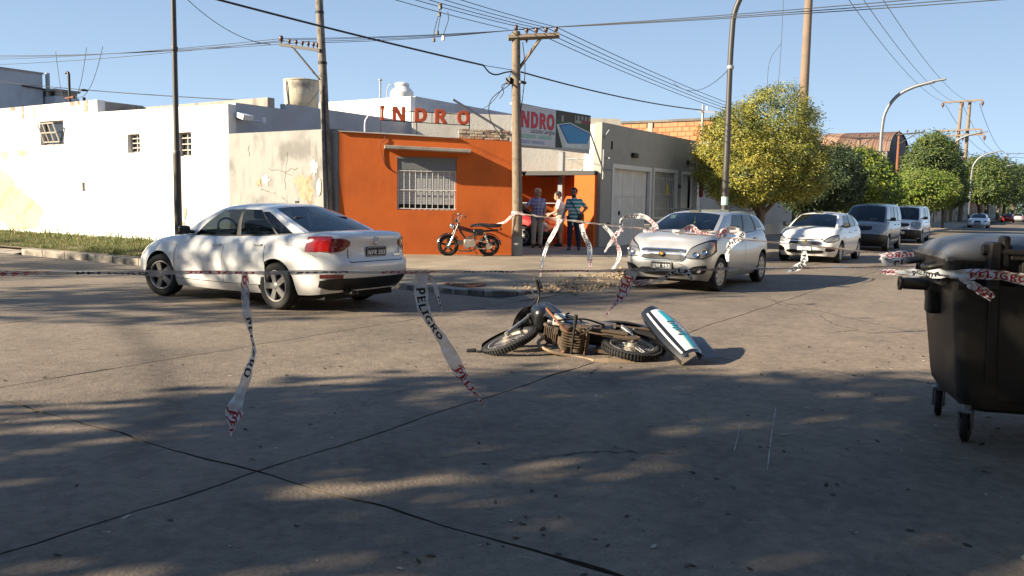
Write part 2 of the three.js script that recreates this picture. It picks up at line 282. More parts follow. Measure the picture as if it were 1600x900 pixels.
{ // scratches and litter on the carriageway
  const sc = (pts, w) => grid(20, 1, (u, v) => { const i = Math.min(pts.length - 2, Math.floor(u * (pts.length - 1))), t = u * (pts.length - 1) - i, ww = w * (0.3 + N1(u * 40, 3)); return [lerp(pts[i][0], pts[i + 1][0], t) + (v - 0.5) * ww, 0.004, lerp(pts[i][1], pts[i + 1][1], t) + (v - 0.5) * ww * 0.4]; });
  const ms = mat([0.38, 0.36, 0.33], 0.85);
  tag(part('road_scratch', sc([[-1.66, -6.27], [-1.50, -5.6], [-1.28, -4.72]], 0.008), ms), 'long thin white scratch on the shaded concrete left of the bin', 'scratch');
  tag(part('road_scratch', sc([[-1.72, -5.6], [-1.55, -4.95]], 0.006), ms), 'short faint scratch just left of the long white one', 'scratch');
  const r = rng(31), g = new THREE.CircleGeometry(1, 5); g.rotateX(-PI / 2); const n = 1400, m = new THREE.InstancedMesh(g, mat([1, 1, 1], 0.9), n), M = new THREE.Matrix4(), q = new THREE.Quaternion();
  for (let i = 0; i < n; i++) { const x = r() < 0.4 ? -2.4 + r() * 3.2 : -8 + r() * 9, z = -1 - Math.pow(r(), 1.2) * 9, s = 0.005 + 0.024 * Math.pow(r(), 3); q.setFromEuler(new THREE.Euler((r() - 0.5) * 0.6, r() * 6, (r() - 0.5) * 0.6)); m.setMatrixAt(i, M.compose(V(x, 0.005, z), q, V(s, 1, s * 0.5))); const k = r(); m.setColorAt(i, k < 0.8 ? new THREE.Color(0.05, 0.035, 0.02) : new THREE.Color(0.4, 0.36, 0.28)); }
  m.name = 'fallen_leaves'; scene.add(m); tag(m, 'scattered dry leaf bits and grit on the concrete road', 'litter', null, 'stuff');
}
// ---------- buildings ----------
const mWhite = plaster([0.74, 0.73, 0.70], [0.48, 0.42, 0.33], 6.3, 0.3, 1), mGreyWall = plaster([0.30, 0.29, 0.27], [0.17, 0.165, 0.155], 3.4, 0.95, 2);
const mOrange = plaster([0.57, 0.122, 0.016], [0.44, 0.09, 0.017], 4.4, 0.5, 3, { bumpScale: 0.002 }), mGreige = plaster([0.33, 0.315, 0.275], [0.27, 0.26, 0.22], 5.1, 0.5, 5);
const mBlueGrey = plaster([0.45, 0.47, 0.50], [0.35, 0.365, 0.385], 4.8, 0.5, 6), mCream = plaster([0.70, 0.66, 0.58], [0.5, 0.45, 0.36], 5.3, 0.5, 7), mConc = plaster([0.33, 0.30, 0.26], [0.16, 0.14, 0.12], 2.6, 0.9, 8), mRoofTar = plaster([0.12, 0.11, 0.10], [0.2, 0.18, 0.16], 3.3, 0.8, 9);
const mGlassDark = phys([0.03, 0.035, 0.04], 0.08, { metalness: 0 });
const WZ = -14.6; // street face of the left-hand walls
function boxIn(name, mtl, parent, x0, x1, y0, y1, z0, z1) { return part(name, boxUV(span(x0, x1, y0, y1, z0, z1)), mtl, parent); }
function wallHoles(x0, x1, y0, y1, holes, t) { // wall in the xy plane, thickness t behind z = 0, rectangular openings
  const xs = [...new Set([x0, x1, ...holes.flatMap(h => [h[0], h[1]])])].sort((a, b) => a - b), ys = [...new Set([y0, y1, ...holes.flatMap(h => [h[2], h[3]])])].sort((a, b) => a - b), out = [];
  for (let i = 0; i < xs.length - 1; i++) { // vertical strips, then merged runs
    let start = null; for (let j = 0; j < ys.length; j++) {
      const mid = j < ys.length - 1 && !holes.some(h => (xs[i] + xs[i + 1]) / 2 > h[0] && (xs[i] + xs[i + 1]) / 2 < h[1] && (ys[j] + ys[j + 1]) / 2 > h[2] && (ys[j] + ys[j + 1]) / 2 < h[3]);
      if (mid && start === null) start = ys[j]; if (!mid && start !== null) { out.push(span(xs[i], xs[i + 1], start, ys[j], -t, 0)); start = null; }
    }
  } return boxUV(join(out));
}
{ // long white building on the left
  const b = thing('white_building', 'long weathered white building with three small windows behind the grass verge', 'building');
  const hs = [[-27.76, -26.37, 3.12, 3.89], [-22.97, -22.36, 2.80, 3.34], [-20.64, -20.0, 2.66, 3.32], [-25.43, -25.27, 1.66, 1.94]];
  const w1 = wallHoles(-24.47, -18.44, -0.1, 4.0, hs.slice(1, 3), 0.25), w0 = wallHoles(-60, -24.47, -0.1, 4.42, [hs[0], hs[3]], 0.25);
  // weathered dark streaks along the parapet and peeling patches keep their own material
  const p1 = w1.attributes.position; for (let i = 0; i < p1.count; i++) if (p1.getY(i) > 3.9) p1.setY(i, p1.getY(i) + (p1.getX(i) + 18.44) / -6 * 0.05);
  part('wall', join([w0, w1]).translate(0, 0, WZ), mWhite, b);
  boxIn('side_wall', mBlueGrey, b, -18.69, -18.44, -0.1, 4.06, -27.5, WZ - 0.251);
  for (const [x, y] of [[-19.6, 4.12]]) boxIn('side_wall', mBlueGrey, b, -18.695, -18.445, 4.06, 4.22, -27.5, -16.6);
  part('roof', boxUV(span(-60, -18.7, 3.5, 3.6, -27, WZ - 0.26)), mRoofTar, b);
  part('back_parapet', boxUV(span(-26, -18.7, 3.6, 4.36, -16.4, -16.15)), mConc, b);
  part('cross_parapet', boxUV(span(-24.73, -24.48, 3.6, 4.40, -16.14, WZ - 0.256)), mConc, b);
  // plaster losses
  const patch = (name, cx, cy, w, h, m, seed) => { const r = rng(seed), s = new THREE.Shape(), n = 26; for (let i = 0; i <= n; i++) { const a = i / n * 2 * PI, k = 0.6 + 0.6 * N1(Math.cos(a) * 1.7 + seed, Math.sin(a) * 1.7 + 5); const X = Math.cos(a) * w * k, Y = Math.sin(a) * h * k; i ? s.lineTo(X, Y) : s.moveTo(X, Y); } const g = new THREE.ShapeGeometry(s); g.translate(cx, cy, WZ + 0.004 + seed * 0.0006); return part(name, boxUV(g), m, b); };
  const mPeel = plaster([0.58, 0.46, 0.29], [0.42, 0.28, 0.15], 1.9, 0.9, 12);
  patch('bare_patch', -29.3, 1.0, 1.6, 0.75, mPeel, 3); patch('bare_patch', -31.5, 1.3, 2.2, 1.2, mPeel, 7); patch('bare_patch', -28.9, 2.9, 0.4, 0.14, mPeel, 9); patch('bare_patch', -30.1, 2.85, 0.3, 0.16, mPeel, 13);
  const mStain = plaster([0.30, 0.26, 0.2], [0.55, 0.5, 0.42], 0.7, 1, 14); patch('stain', -20.35, 1.1, 0.10, 0.22, mStain, 15); patch('stain', -20.4, 0.75, 0.06, 0.14, mStain, 17);
  const r = rng(2); for (let i = 0; i < 16; i++) { const x = -33 + i * 0.52 + r() * 0.3, h = 0.1 + r() * 0.3; part('rain_streak', boxUV(span(x, x + 0.05 + r() * 0.22, 4.418 - h, 4.424, WZ - 0.1, WZ + 0.004)), plaster([0.24, 0.19, 0.13], [0.5, 0.44, 0.34], 0.5, 1, 40 + i % 3), b); if (i > 2) b.children[b.children.length - 1].material = b.children[b.children.length - 1 - (i % 3 || 3)].material; }
  const frameM = mat([0.42, 0.38, 0.33], 0.7);
  hs.slice(0, 3).forEach(([x0, x1, y0, y1], i) => {
    const w = part('window', [span(x0, x1, y0, y0 + 0.04, WZ - 0.2, WZ - 0.14), span(x0, x1, y1 - 0.04, y1, WZ - 0.2, WZ - 0.14), span(x0, x0 + 0.04, y0 + 0.041, y1 - 0.041, WZ - 0.2, WZ - 0.14), span(x1 - 0.04, x1, y0 + 0.041, y1 - 0.041, WZ - 0.2, WZ - 0.14)], frameM, b);
    part('pane', span(x0 + 0.03, x1 - 0.03, y0 + 0.03, y1 - 0.03, WZ - 0.185, WZ - 0.175), mGlassDark, w);
    if (i === 0) { const s = []; for (let k = 0; k < 4; k++) s.push(box(0.035, 0.62, 0.03, -0.45 + k * 0.3, 0, 0)); for (const y of [0, 0.3, 0.6]) s.push(box(0.94, 0.035, 0.03, 0, y, 0)); const g = join(s); g.rotateX(0.33); g.translate((x0 + x1) / 2 + 0.12, y0 + 0.08, WZ + 0.07); part('sash', g, frameM, w); }
    else { const s = []; for (let k = 1; k < 4; k++) s.push(span(x0 + 0.03, x1 - 0.03, lerp(y0, y1, k / 4), lerp(y0, y1, k / 4) + 0.03, WZ - 0.15, WZ - 0.11)); s.push(span((x0 + x1) / 2 - 0.015, (x0 + x1) / 2 + 0.015, y0, y1, WZ - 0.136, WZ - 0.12)); part('bar', s, frameM, w); }
  });
  part('vent_grille', span(-25.44, -25.26, 1.65, 1.95, WZ - 0.1, WZ - 0.05), mat([0.1, 0.09, 0.08], 0.8), b);
  boxIn('wall_back', mWhite, b, -60, -18.7, -0.1, 3.5, -27.2, -27);
}
{ // floodlight on the side wall
  const t = thing('floodlight', 'white wall floodlight with bracket high on the shaded side wall', 'floodlight', [-18.4, 3.62, -14.95]);
  part('housing', box(0.3, 0.14, 0.34, 0.2, 0, 0, 0.02, [0, 0, -0.3]), mx.white, t); part('bracket', [bar([0, 0.12, 0], [0.2, 0.1, 0], 0.04, 0.04), box(0.03, 0.18, 0.16, 0.005, 0, 0)], mx.black, t); part('arm', [bar([0, 0.0, -0.3], [0.3, -0.03, -0.5], 0.04, 0.04), box(0.08, 0.16, 0.08, 0.32, -0.06, -0.52)], mx.white, t);
}
{ // low grey boundary wall between the white building and the orange shop
  const b = thing('grey_wall', 'low cracked grey rendered wall between white building and orange shop', 'wall');
  const g = wallHoles(-18.43, -14.44, -0.1, 3.22, [], 0.22); g.translate(0, 0, WZ + 0.003); part('wall_face', g, mGreyWall, b);
  const r = rng(8), mCrack = mat([0.10, 0.085, 0.07], 0.9), cr = [];
  const crack = (x, y, n, dx, dy) => { let px = x, py = y; for (let i = 0; i < n; i++) { const qx = px + dx * (0.4 + r()) + (r() - 0.5) * 0.12, qy = py + dy * (0.4 + r()) + (r() - 0.5) * 0.08; cr.push(bar([px, py, WZ + 0.004], [qx, qy, WZ + 0.004], 0.006 + r() * 0.01, 0.006)); px = qx; py = qy; } };
  crack(-16.2, 2.7, 8, -0.02, -0.14); crack(-17.6, 2.9, 5, 0.02, -0.12); crack(-16.9, 2.3, 7, 0.12, -0.02); crack(-16.3, 2.2, 8, 0.1, 0.02); crack(-17.2, 1.75, 6, 0.1, -0.02); crack(-16.4, 1.6, 7, 0.08, -0.05); crack(-15.3, 2.6, 6, -0.03, -0.15); crack(-14.75, 2.8, 7, 0.01, -0.2);
  part('crack', cr, mCrack, b);
  const mBare = plaster([0.40, 0.29, 0.19], [0.25, 0.165, 0.10], 0.8, 1, 21), mFresh = plaster([0.52, 0.48, 0.41], [0.42, 0.36, 0.28], 0.9, 0.6, 22);
  const patch = (cx, cy, w, h, m, seed) => { const s = new THREE.Shape(); for (let i = 0; i <= 30; i++) { const a = i / 30 * 2 * PI, k = 0.45 + 0.9 * N2(Math.cos(a) * 2.3 + seed, Math.sin(a) * 2.3 + 5); s[i ? 'lineTo' : 'moveTo'](cx + Math.cos(a) * w * k, cy + Math.sin(a) * h * k); } const g = new THREE.ShapeGeometry(s); g.translate(0, 0, WZ + 0.006 + seed * 0.0007); part('bare_patch', boxUV(g), m, b); };
  patch(-15.55, 1.75, 0.3, 0.34, mBare, 2); patch(-15.8, 1.98, 0.22, 0.1, mBare, 6); patch(-15.25, 2.3, 0.14, 0.2, mFresh, 8); patch(-17.0, 2.0, 0.16, 0.14, mFresh, 12); patch(-17.25, 1.95, 0.1, 0.1, mBare, 14); patch(-14.7, 1.6, 0.1, 0.25, mBare, 18); patch(-15.1, 1.85, 0.08, 0.2, mFresh, 22);
}
// chamfered orange shop: frame of reference u along the wall, out = towards the street
const CH0 = V(-14.42, 0, WZ), CHD = V(0.732, 0, -0.681), CHN = V(0.681, 0, 0.732), CHA = Math.atan2(0.681, 0.732), CHL = 4.26;
function onShop(o) { o.position.copy(CH0); o.rotation.y = CHA; return o; } // local x = along, z = out
{
  const b = onShop(thing('orange_shop', 'orange painted corner shop with a shuttered barred window and concrete slab canopy', 'building'));
  const hx0 = 1.38, hx1 = 2.82, hy0 = 1.32, hy1 = 2.57;
  const wl = wallHoles(0, CHL, -0.1, 3.04, [[hx0, hx1, hy0, hy1]], 0.25); const p = wl.attributes.position; for (let i = 0; i < p.count; i++) if (p.getY(i) > 3) p.setY(i, p.getY(i) + 0.11 * (1 - p.getX(i) / CHL) + 0.012 * (N1(p.getX(i) * 2, 1) - 0.5));
  part('wall', wl, mOrange, b);
  part('return_wall', boxUV(span(CHL - 0.25, CHL - 0.002, -0.1, 2.98, -2.2, -0.251)), mOrange, b);
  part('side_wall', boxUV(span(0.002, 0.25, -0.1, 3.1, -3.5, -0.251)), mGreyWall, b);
  part('roof', boxUV(span(0.26, CHL - 0.26, 2.9, 3.0, -3.5, -0.26)), mRoofTar, b);
  part('flashing', [bar([0.0, 3.16, -0.1], [2.85, 3.085, -0.1], 0.02, 0.3), bar([0.3, 3.175, -0.2], [2.6, 3.11, -0.2], 0.03, 0.1)], mat([0.5, 0.48, 0.44], 0.8), b);
  const slab = span(1.07, 3.14, 2.755, 2.835, 0, 0.34, 0.012); { const q = slab.attributes.position; for (let i = 0; i < q.count; i++) q.setY(i, q.getY(i) - (q.getX(i) - 1.07) * 0.022 + 0.01); } part('canopy_slab', boxUV(slab), mConc, b);
  const w = part('window', [span(hx0, hx0 + 0.04, hy0, hy1, -0.12, -0.06), span(hx1 - 0.04, hx1, hy0, hy1, -0.12, -0.06), span(hx0 + 0.041, hx1 - 0.041, hy0, hy0 + 0.035, -0.12, -0.06)], mat([0.45, 0.45, 0.44], 0.6), b);
  part('shutter_box', [span(hx0 + 0.003, hx1 - 0.003, 2.285, hy1 - 0.003, -0.1, -0.02, 0.01), span(hx0 - 0.03, hx1 + 0.03, hy1 - 0.02, hy1 + 0.02, -0.05, 0.02)], mat([0.17, 0.18, 0.19], 0.6), w);
  const pane = part('pane', span(hx0 + 0.04, hx1 - 0.04, hy0 + 0.035, 2.28, -0.2, -0.19), mGlassDark, w);
  const slatM = mat([0.40, 0.40, 0.40], 0.65);
  const sc = new THREE.Group(); sc.name = 'roller_shutter'; b.add(sc);
  for (let i = 0; i < 22; i++) part('slat', new THREE.BoxGeometry(hx1 - hx0 - 0.09, 0.034, 0.02).translate((hx0 + hx1) / 2, 1.475 + i * 0.0375, -0.09), slatM, sc);
  const gr = new THREE.Group(); gr.name = 'window_grille'; b.add(gr); const barM = mat([0.7, 0.69, 0.66], 0.5);
  for (let i = 0; i <= 10; i++) part('bar', rod([lerp(hx0 + 0.03, hx1 - 0.03, i / 10), hy0 + 0.02, -0.03], [lerp(hx0 + 0.03, hx1 - 0.03, i / 10), 2.29, -0.03], 0.0055), barM, gr);
  for (const y of [1.35, 1.8, 2.26]) part('bar', rod([hx0, y, -0.021], [hx1, y, -0.021], 0.009), barM, gr);
  // rough brick upstand on the roof edge: bricks one by one
  const bw = new THREE.Group(); bw.name = 'brick_upstand'; b.add(bw); const r = rng(6), bm = [[0.36, 0.22, 0.14], [0.42, 0.3, 0.2], [0.3, 0.2, 0.15], [0.48, 0.4, 0.3]].map((c, i) => plaster(c, [0.5, 0.46, 0.38], 0.6, 0.9, 60 + i));
  for (let j = 0; j < 4; j++) for (let i = 0; i < 6; i++) { const x = 2.86 + i * 0.205 + (j % 2) * 0.08; if (x > 4.0) continue; part('brick', boxUV(box(0.19, 0.056, 0.12, x + 0.1, 3.075 + j * 0.064 - (x - 2.86) * 0.012, -0.09 + (r() - 0.5) * 0.02, 0.008)), bm[Math.floor(r() * 4)], bw); }
  part('mortar', span(2.88, 4.14, 3.0, 3.31, -0.14, -0.05), mat([0.33, 0.29, 0.23], 0.95), bw);
  const cbl = tube([[1.02, 3.13, 0.02], [1.10, 3.0, 0.025], [0.98, 2.9, 0.03], [1.02, 2.6, 0.02], [1.12, 2.35, 0.012], [1.3, 2.22, 0.01]], 0.012, 30); part('cable', cbl, mat([0.16, 0.05, 0.03], 0.7), b);
}
{ // raised letters on a pipe frame along the parapet
  const t = onShop(thing('letter_sign', 'row of rusty red block letters on a thin frame above the orange parapet', 'sign'));
  const y0 = 3.46, fr = [rod([0.98, 3.05, -0.12], [0.98, 3.8, -0.12], 0.012), rod([3.14, 3.05, -0.12], [3.14, 3.78, -0.12], 0.012), rod([1.0, 3.71, -0.12], [3.14, 3.665, -0.12], 0.01), rod([1.0, 3.46, -0.12], [3.14, 3.405, -0.12], 0.01), rod([2.22, 3.43, -0.12], [2.22, 3.69, -0.12], 0.008), rod([1.85, 3.1, -0.12], [1.85, 3.45, -0.12], 0.012)];
  part('frame', fr, mx.black, t);
  const m = plaster([0.38, 0.062, 0.022], [0.25, 0.05, 0.03], 0.5, 0.6, 30);
  [['I', 0.975, 0.10], ['N', 1.265, 0.31], ['D', 1.80, 0.30], ['R', 2.29, 0.31], ['O', 2.83, 0.32]].forEach(([c, x, w]) => {
    const g = new TextGeometry(c, { font, size: 0.32, depth: 0.05, curveSegments: 8, bevelEnabled: true, bevelSize: 0.012, bevelThickness: 0.004, bevelSegments: 1 }); g.computeBoundingBox(); const B = g.boundingBox;
    g.translate(-B.min.x, -B.min.y, 0); g.scale(w / (B.max.x - B.min.x), 0.34 / (B.max.y - B.min.y), 1); g.translate(x, y0 - (x - 0.98) * 0.024, -0.11); part('letter', boxUV(g), m, t);
  });
}
{ // carport yard beside the shop
  const b = thing('carport_yard', 'shaded orange carport yard with open front between shop and grey house', 'building');
  { const m = part('back_wall', boxUV(span(3.0, 8.9, -0.1, 2.48, -7.48, -7.36)), mOrange, b); m.position.copy(CH0); m.rotation.y = CHA; const rf = part('roof', boxUV(span(4.4, 8.0, 2.5, 2.55, -7.34, -5.9)), mx.black, b); rf.position.copy(CH0); rf.rotation.y = CHA; }
  boxIn('side_wall', mOrange, b, -13.9, -12.5, -0.1, 2.40, -24.2, -23.98);
  boxIn('end_pillar', mOrange, b, -12.495, -12.31, -0.1, 2.42, -24.3, -23.0); boxIn('end_pillar', mOrange, b, -12.5, -11.8, -0.1, 2.42, -22.99, -22.8);
  boxIn('roof_edge', mx.black, b, -14.4, -11.82, 2.43, 2.56, -24.26, -22.8);
  part('post', boxUV(span(-13.4, -13.24, 0.0, 3.2, -23.5, -23.34)), mat([0.2, 0.21, 0.23], 0.6), b);
  part('rail', [rod([-13, 2.95, -23.2], [-11.5, 2.95, -23.2], 0.02), rod([-13, 2.6, -23.3], [-11.5, 2.6, -23.3], 0.02), rod([-11.6, 2.3, -22.95], [-11.6, 3.2, -22.95], 0.025), rod([-12.6, 2.5, -23.3], [-11.5, 3.8, -23.1], 0.02)], mat([0.3, 0.31, 0.32], 0.6), b);
  part('pipe', [tube([[-12.15, 0.3, -23.9], [-12.15, 1.0, -23.9], [-12.15, 1.25, -23.75], [-12.1, 1.35, -23.5]], 0.035)], mx.white, b);
  part('shelf_rack', [rod([-15.5, 1.55, -23.2], [-13.2, 1.55, -23.2], 0.015), rod([-15.5, 1.55, -23.2], [-15.5, 0.2, -23.2], 0.015), rod([-13.2, 1.55, -23.2], [-13.2, 0.2, -23.2], 0.015), rod([-15.5, 1.2, -23.2], [-13.2, 1.2, -23.2], 0.012)], mat([0.3, 0.31, 0.34], 0.5), b);
}
{ // upper walls of the building behind the shop
  const b = thing('rear_white_building', 'white flat roofed building rising behind the orange shop and letter sign', 'building');
  part('front_wall', boxUV(span(-24.5, -19.28, 0, 5.22, -23.3, -23.05)), mWhite, b);
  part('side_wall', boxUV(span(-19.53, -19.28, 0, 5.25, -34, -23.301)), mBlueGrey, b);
  const lo = boxUV(span(2.15, 9.3, 0, 4.48, -7.7, -7.5)); const m = part('lower_wall', lo, mCream, b); m.position.copy(CH0); m.rotation.y = CHA;
  part('stack_pipe', [rod([-21.2, 5.2, -23.6], [-21.2, 5.95, -23.6], 0.035), rod([-21.2, 5.95, -23.6], [-21.2, 6.0, -23.6], 0.07)], mx.galv, b);
  part('roof', boxUV(span(-24.4, -19.54, 5.0, 5.1, -34, -23.31)), mRoofTar, b);
  part('wall_pipe', [tube([[-17.55, 3.0, -18.92], [-17.52, 3.9, -18.85], [-17.4, 4.05, -18.85]], 0.03)], mx.white, b);
}
{ // grey house with garage
  const b = thing('grey_house', 'flat grey house front with white garage door, barred window and narrow door', 'building');
  const zf = [-23.83, -26.79, -26.95, -29.13, -29.58, -30.56]; // along the street, towards the back
  const L = z => -z - 23.0; // local x from z
  const w = wallHoles(0, 8.25, -0.1, 4.03, [[L(-23.83), L(-26.7), 0.0, 2.74], [L(-27.02), L(-29.1), 1.2, 2.77], [L(-29.65), L(-30.5), 0.2, 2.76]], 0.25);
  const g = new THREE.Group(); w.rotateY(PI / 2).translate(-11.7, 0, -23.0); part('wall', w, mGreige, b);
  boxIn('side_wall', mCream, b, -12.3, -11.951, -0.1, 3.98, -23.25, -23.0); boxIn('inner_wall', mCream, b, -12.3, -12.1, -0.1, 3.6, -26.5, -23.26); boxIn('roof', mRoofTar, b, -17, -11.96, 3.6, 3.7, -31.2, -26.76); boxIn('front_roof', mRoofTar, b, -12.3, -11.96, 3.61, 3.7, -26.75, -23.26); boxIn('back_wall', mGreige, b, -17, -16.8, -0.1, 3.6, -31.25, -26.5); boxIn('rear_side_wall', mCream, b, -16.79, -12.31, -0.1, 3.6, -26.75, -26.5);
  const X = -11.7, tr = mat([0.62, 0.61, 0.56], 0.6), doorM = plaster([0.62, 0.61, 0.57], [0.5, 0.48, 0.42], 2.3, 0.4, 33);
  const frame = (z0, z1, y0, y1, t) => [span(X - 0.08, X + 0.03, y0, y1, z1 - t, z1), span(X - 0.08, X + 0.03, y0, y1, z0, z0 + t), span(X - 0.08, X + 0.03, y1 - t, y1, z0 + t + 0.001, z1 - t - 0.001)];
  part('garage_frame', frame(-26.81, -23.75, 0.1, 2.82, 0.14), tr, b);
  const gd = part('garage_door', span(X - 0.19, X - 0.13, 0.02, 2.738, -26.698, -23.832), doorM, b);
  for (let i = 0; i < 3; i++) for (let j = 0; j < 3; j++) part('panel', span(X - 0.13, X - 0.112, 0.16 + j * 0.83, 0.16 + j * 0.83 + 0.8, -26.66 + i * 0.935, -26.66 + i * 0.935 + 0.915, 0.004), doorM, gd);
  part('handle', box(0.05, 0.14, 0.05, X - 0.09, 1.2, -24.55), mx.black, gd);
  const wn = part('window', frame(-29.17, -26.95, 1.14, 2.84, 0.12), tr, b); part('sill', span(X - 0.08, X + 0.05, 1.08, 1.139, -29.2, -26.92), tr, wn);
  part('pane', span(X - 0.3, X - 0.26, 1.0, 2.9, -29.25, -26.9), plaster([0.45, 0.43, 0.38], [0.3, 0.28, 0.25], 1.2, 0.6, 34), wn);
  const gr = new THREE.Group(); gr.name = 'window_grille'; b.add(gr); for (let i = 0; i < 14; i++) part('bar', rod([X - 0.05, 1.2, -29.02 + i * 0.151], [X - 0.05, 2.74, -29.02 + i * 0.151], 0.011), tr, gr); for (const y of [1.45, 1.95, 2.5]) part('bar', bar([X - 0.04, y, -29.05], [X - 0.04, y, -27.05], 0.02, 0.02), tr, gr);
  part('notice', span(X + 0.002, X + 0.006, 1.93, 2.3, -28.35, -28.17), mat([0.75, 0.6, 0.08], 0.6), wn); b.children.at(-1);
  const dr = part('door', span(X - 0.15, X - 0.09, 0.2, 2.758, -30.498, -29.652), doorM, b); part('door_frame', frame(-30.6, -29.55, 0.2, 2.82, 0.1), tr, b); part('handle', box(0.05, 0.1, 0.04, X - 0.07, 1.2, -29.78), mx.black, dr);
  for (const [z, y] of [[-25.3, 3.08], [-30.2, 3.1]]) part('wall_lamp', span(X, X + 0.12, y, y + 0.15, z - 0.17, z + 0.17, 0.02), mx.black, b);
  part('meter_box', [span(X, X + 0.03, 3.25, 3.5, -23.72, -23.65), span(X, X + 0.03, 0.75, 0.98, -23.6, -23.52), span(X, X + 0.06, 2.2, 2.32, -29.42, -29.3)], mx.black, b);
}
{ // billboard over the carport
  const t = thing('billboard', 'white and photo printed shop billboard on posts above the carport', 'billboard');
  const tex = canvasTex(1024, 256, (c, w, h) => {
    c.fillStyle = '#b9bcc2'; c.fillRect(0, 0, w, h);
    c.fillStyle = '#c9243f'; c.strokeStyle = '#3a1226'; c.lineWidth = 7; c.font = 'bold 128px sans-serif'; c.save(); c.translate(14, 138); c.scale(494 / c.measureText('INDRO').width, 1.08); c.strokeText('INDRO', 0, 0); c.fillText('INDRO', 0, 0); c.restore();
    c.fillStyle = '#181818'; c.font = 'bold 40px sans-serif'; c.fillText('Luciano Lavigna', 200, 172); c.fillStyle = '#2f9a78'; c.font = 'bold 34px sans-serif'; c.fillText('CLIMATIZADOR · LAMINADO', 20, 208, 450); c.fillStyle = '#3d5f9a'; c.font = 'bold 28px sans-serif'; c.fillText('ACCESORIOS Y REPUESTOS', 20, 243, 470);
    c.fillStyle = '#232a26'; c.fillRect(520, 0, 504, h); c.fillStyle = '#2e4a36'; c.fillRect(520, 60, 504, 90); c.fillStyle = '#39342e'; c.fillRect(560, 10, 220, 60); c.fillStyle = '#8f9088'; c.fillRect(600, 30, 26, 42); c.fillRect(790, 14, 230, 56); c.fillStyle = '#30343a'; for (let i = 0; i < 4; i++) c.fillRect(800 + i * 55, 10, 26, 40); c.fillStyle = '#7a3038'; c.fillRect(880, 44, 144, 26);
    c.fillStyle = '#b9c0bd'; c.beginPath(); c.moveTo(530, 96); c.lineTo(720, 72); c.lineTo(1024, 128); c.lineTo(1024, 256); c.lineTo(620, 256); c.closePath(); c.fill();
    c.fillStyle = '#2c4f96'; c.beginPath(); c.moveTo(560, 98); c.lineTo(720, 80); c.lineTo(1024, 138); c.lineTo(980, 214); c.lineTo(690, 222); c.closePath(); c.fill(); c.fillStyle = '#3a86b4'; c.beginPath(); c.moveTo(590, 104); c.lineTo(720, 88); c.lineTo(1024, 148); c.lineTo(980, 214); c.lineTo(710, 218); c.closePath(); c.fill();
    c.fillStyle = '#d6d9da'; c.font = 'bold 30px sans-serif'; c.fillText('Posta 202 · 14541', 660, 246);
  });
  const z0 = -17.52, z1 = -21.58, g = grid(10, 4, (u, v) => { const z = lerp(z0, z1, u), yt = lerp(3.97, 4.07, u), yb = lerp(2.97, 3.1, u); return [-11.35, lerp(yb, yt, v), z]; });
  part('panel', boxUV(span(-11.42, -11.36, 2.98, 4.02, -21.57, -17.53)), mx.galv, t);
  part('print', g, new THREE.MeshStandardMaterial({ map: tex, roughness: 0.6 }), t);
  part('frame', [bar([-11.45, 2.95, z0], [-11.45, 3.08, z1], 0.06, 0.06), bar([-11.45, 3.98, z0], [-11.45, 4.06, z1], 0.05, 0.05), rod([-11.5, 2.4, -22.9], [-11.45, 3.9, -21.5], 0.025), rod([-11.5, 3.2, -17.7], [-12.4, 4.0, -16.4], 0.03)], mx.galv, t);
}
{ // hollow brick party wall above the grey house: bricks one by one
  const b = thing('brick_building', 'bare orange hollow brick gable wall rising behind the grey house roof', 'building');
  boxIn('wall', mat([0.34, 0.23, 0.16], 0.95), b, -20, -10.92, 2.5, 4.86, -31.75, -31.53); boxIn('coping', mRoofTar, b, -20, -10.9, 4.86, 4.95, -31.8, -31.45);
  const r = rng(14), bm = [[0.44, 0.165, 0.07], [0.39, 0.145, 0.062], [0.48, 0.195, 0.09], [0.36, 0.14, 0.065], [0.43, 0.175, 0.09]].map((c, i) => plaster(c, [0.5, 0.25, 0.13], 0.9, 0.6, 70 + i));
  const bg = [0, 1, 2].map(i => boxUV(new RoundedBoxGeometry(0.322, 0.172, 0.06, 1, 0.008))); let n = 0;
  for (let j = 0; j < 7; j++) for (let i = 0; i < 22; i++) { const x = -17.2 + i * 0.335 + (j % 2) * 0.167; if (x > -11.05 || n > 298) continue; if (x > -13.9 && x < -13.7) continue; const m = part('brick', bg[0], bm[Math.floor(r() * 5)], b); m.position.set(x, 3.63 + j * 0.185, -31.512 + (r() - 0.5) * 0.02); n++; }
  boxIn('concrete_column', mConc, b, -13.95, -13.75, 2.5, 4.84, -31.52, -31.45);
  boxIn('render_band', mWhite, b, -11.65, -10.9, 2.5, 4.08, -31.46, -31.42); boxIn('red_post', mat([0.4, 0.08, 0.05], 0.7), b, -11.64, -11.5, 1.9, 2.6, -31.4, -31.3);
}
{ // white recessed house
  const b = thing('white_house', 'white house with a shaded recessed front and sunlit flank beyond grey house', 'building');
  boxIn('front_wall', mCream, b, -13.7, -13.5, -0.1, 3.4, -45.5, -31.8); boxIn('flank_wall', mWhite, b, -13.5, -11.7, -0.1, 3.6, -45.6, -45.4); boxIn('roof', mRoofTar, b, -20, -13.3, 3.3, 3.45, -45.5, -31.8); boxIn('garden_wall', mWhite, b, -11.9, -11.7, -0.1, 0.75, -45.3, -32);
  boxIn('garage_door', mat([0.42, 0.42, 0.43], 0.6), b, -13.499, -13.46, 0.1, 2.5, -42, -36.5);
}
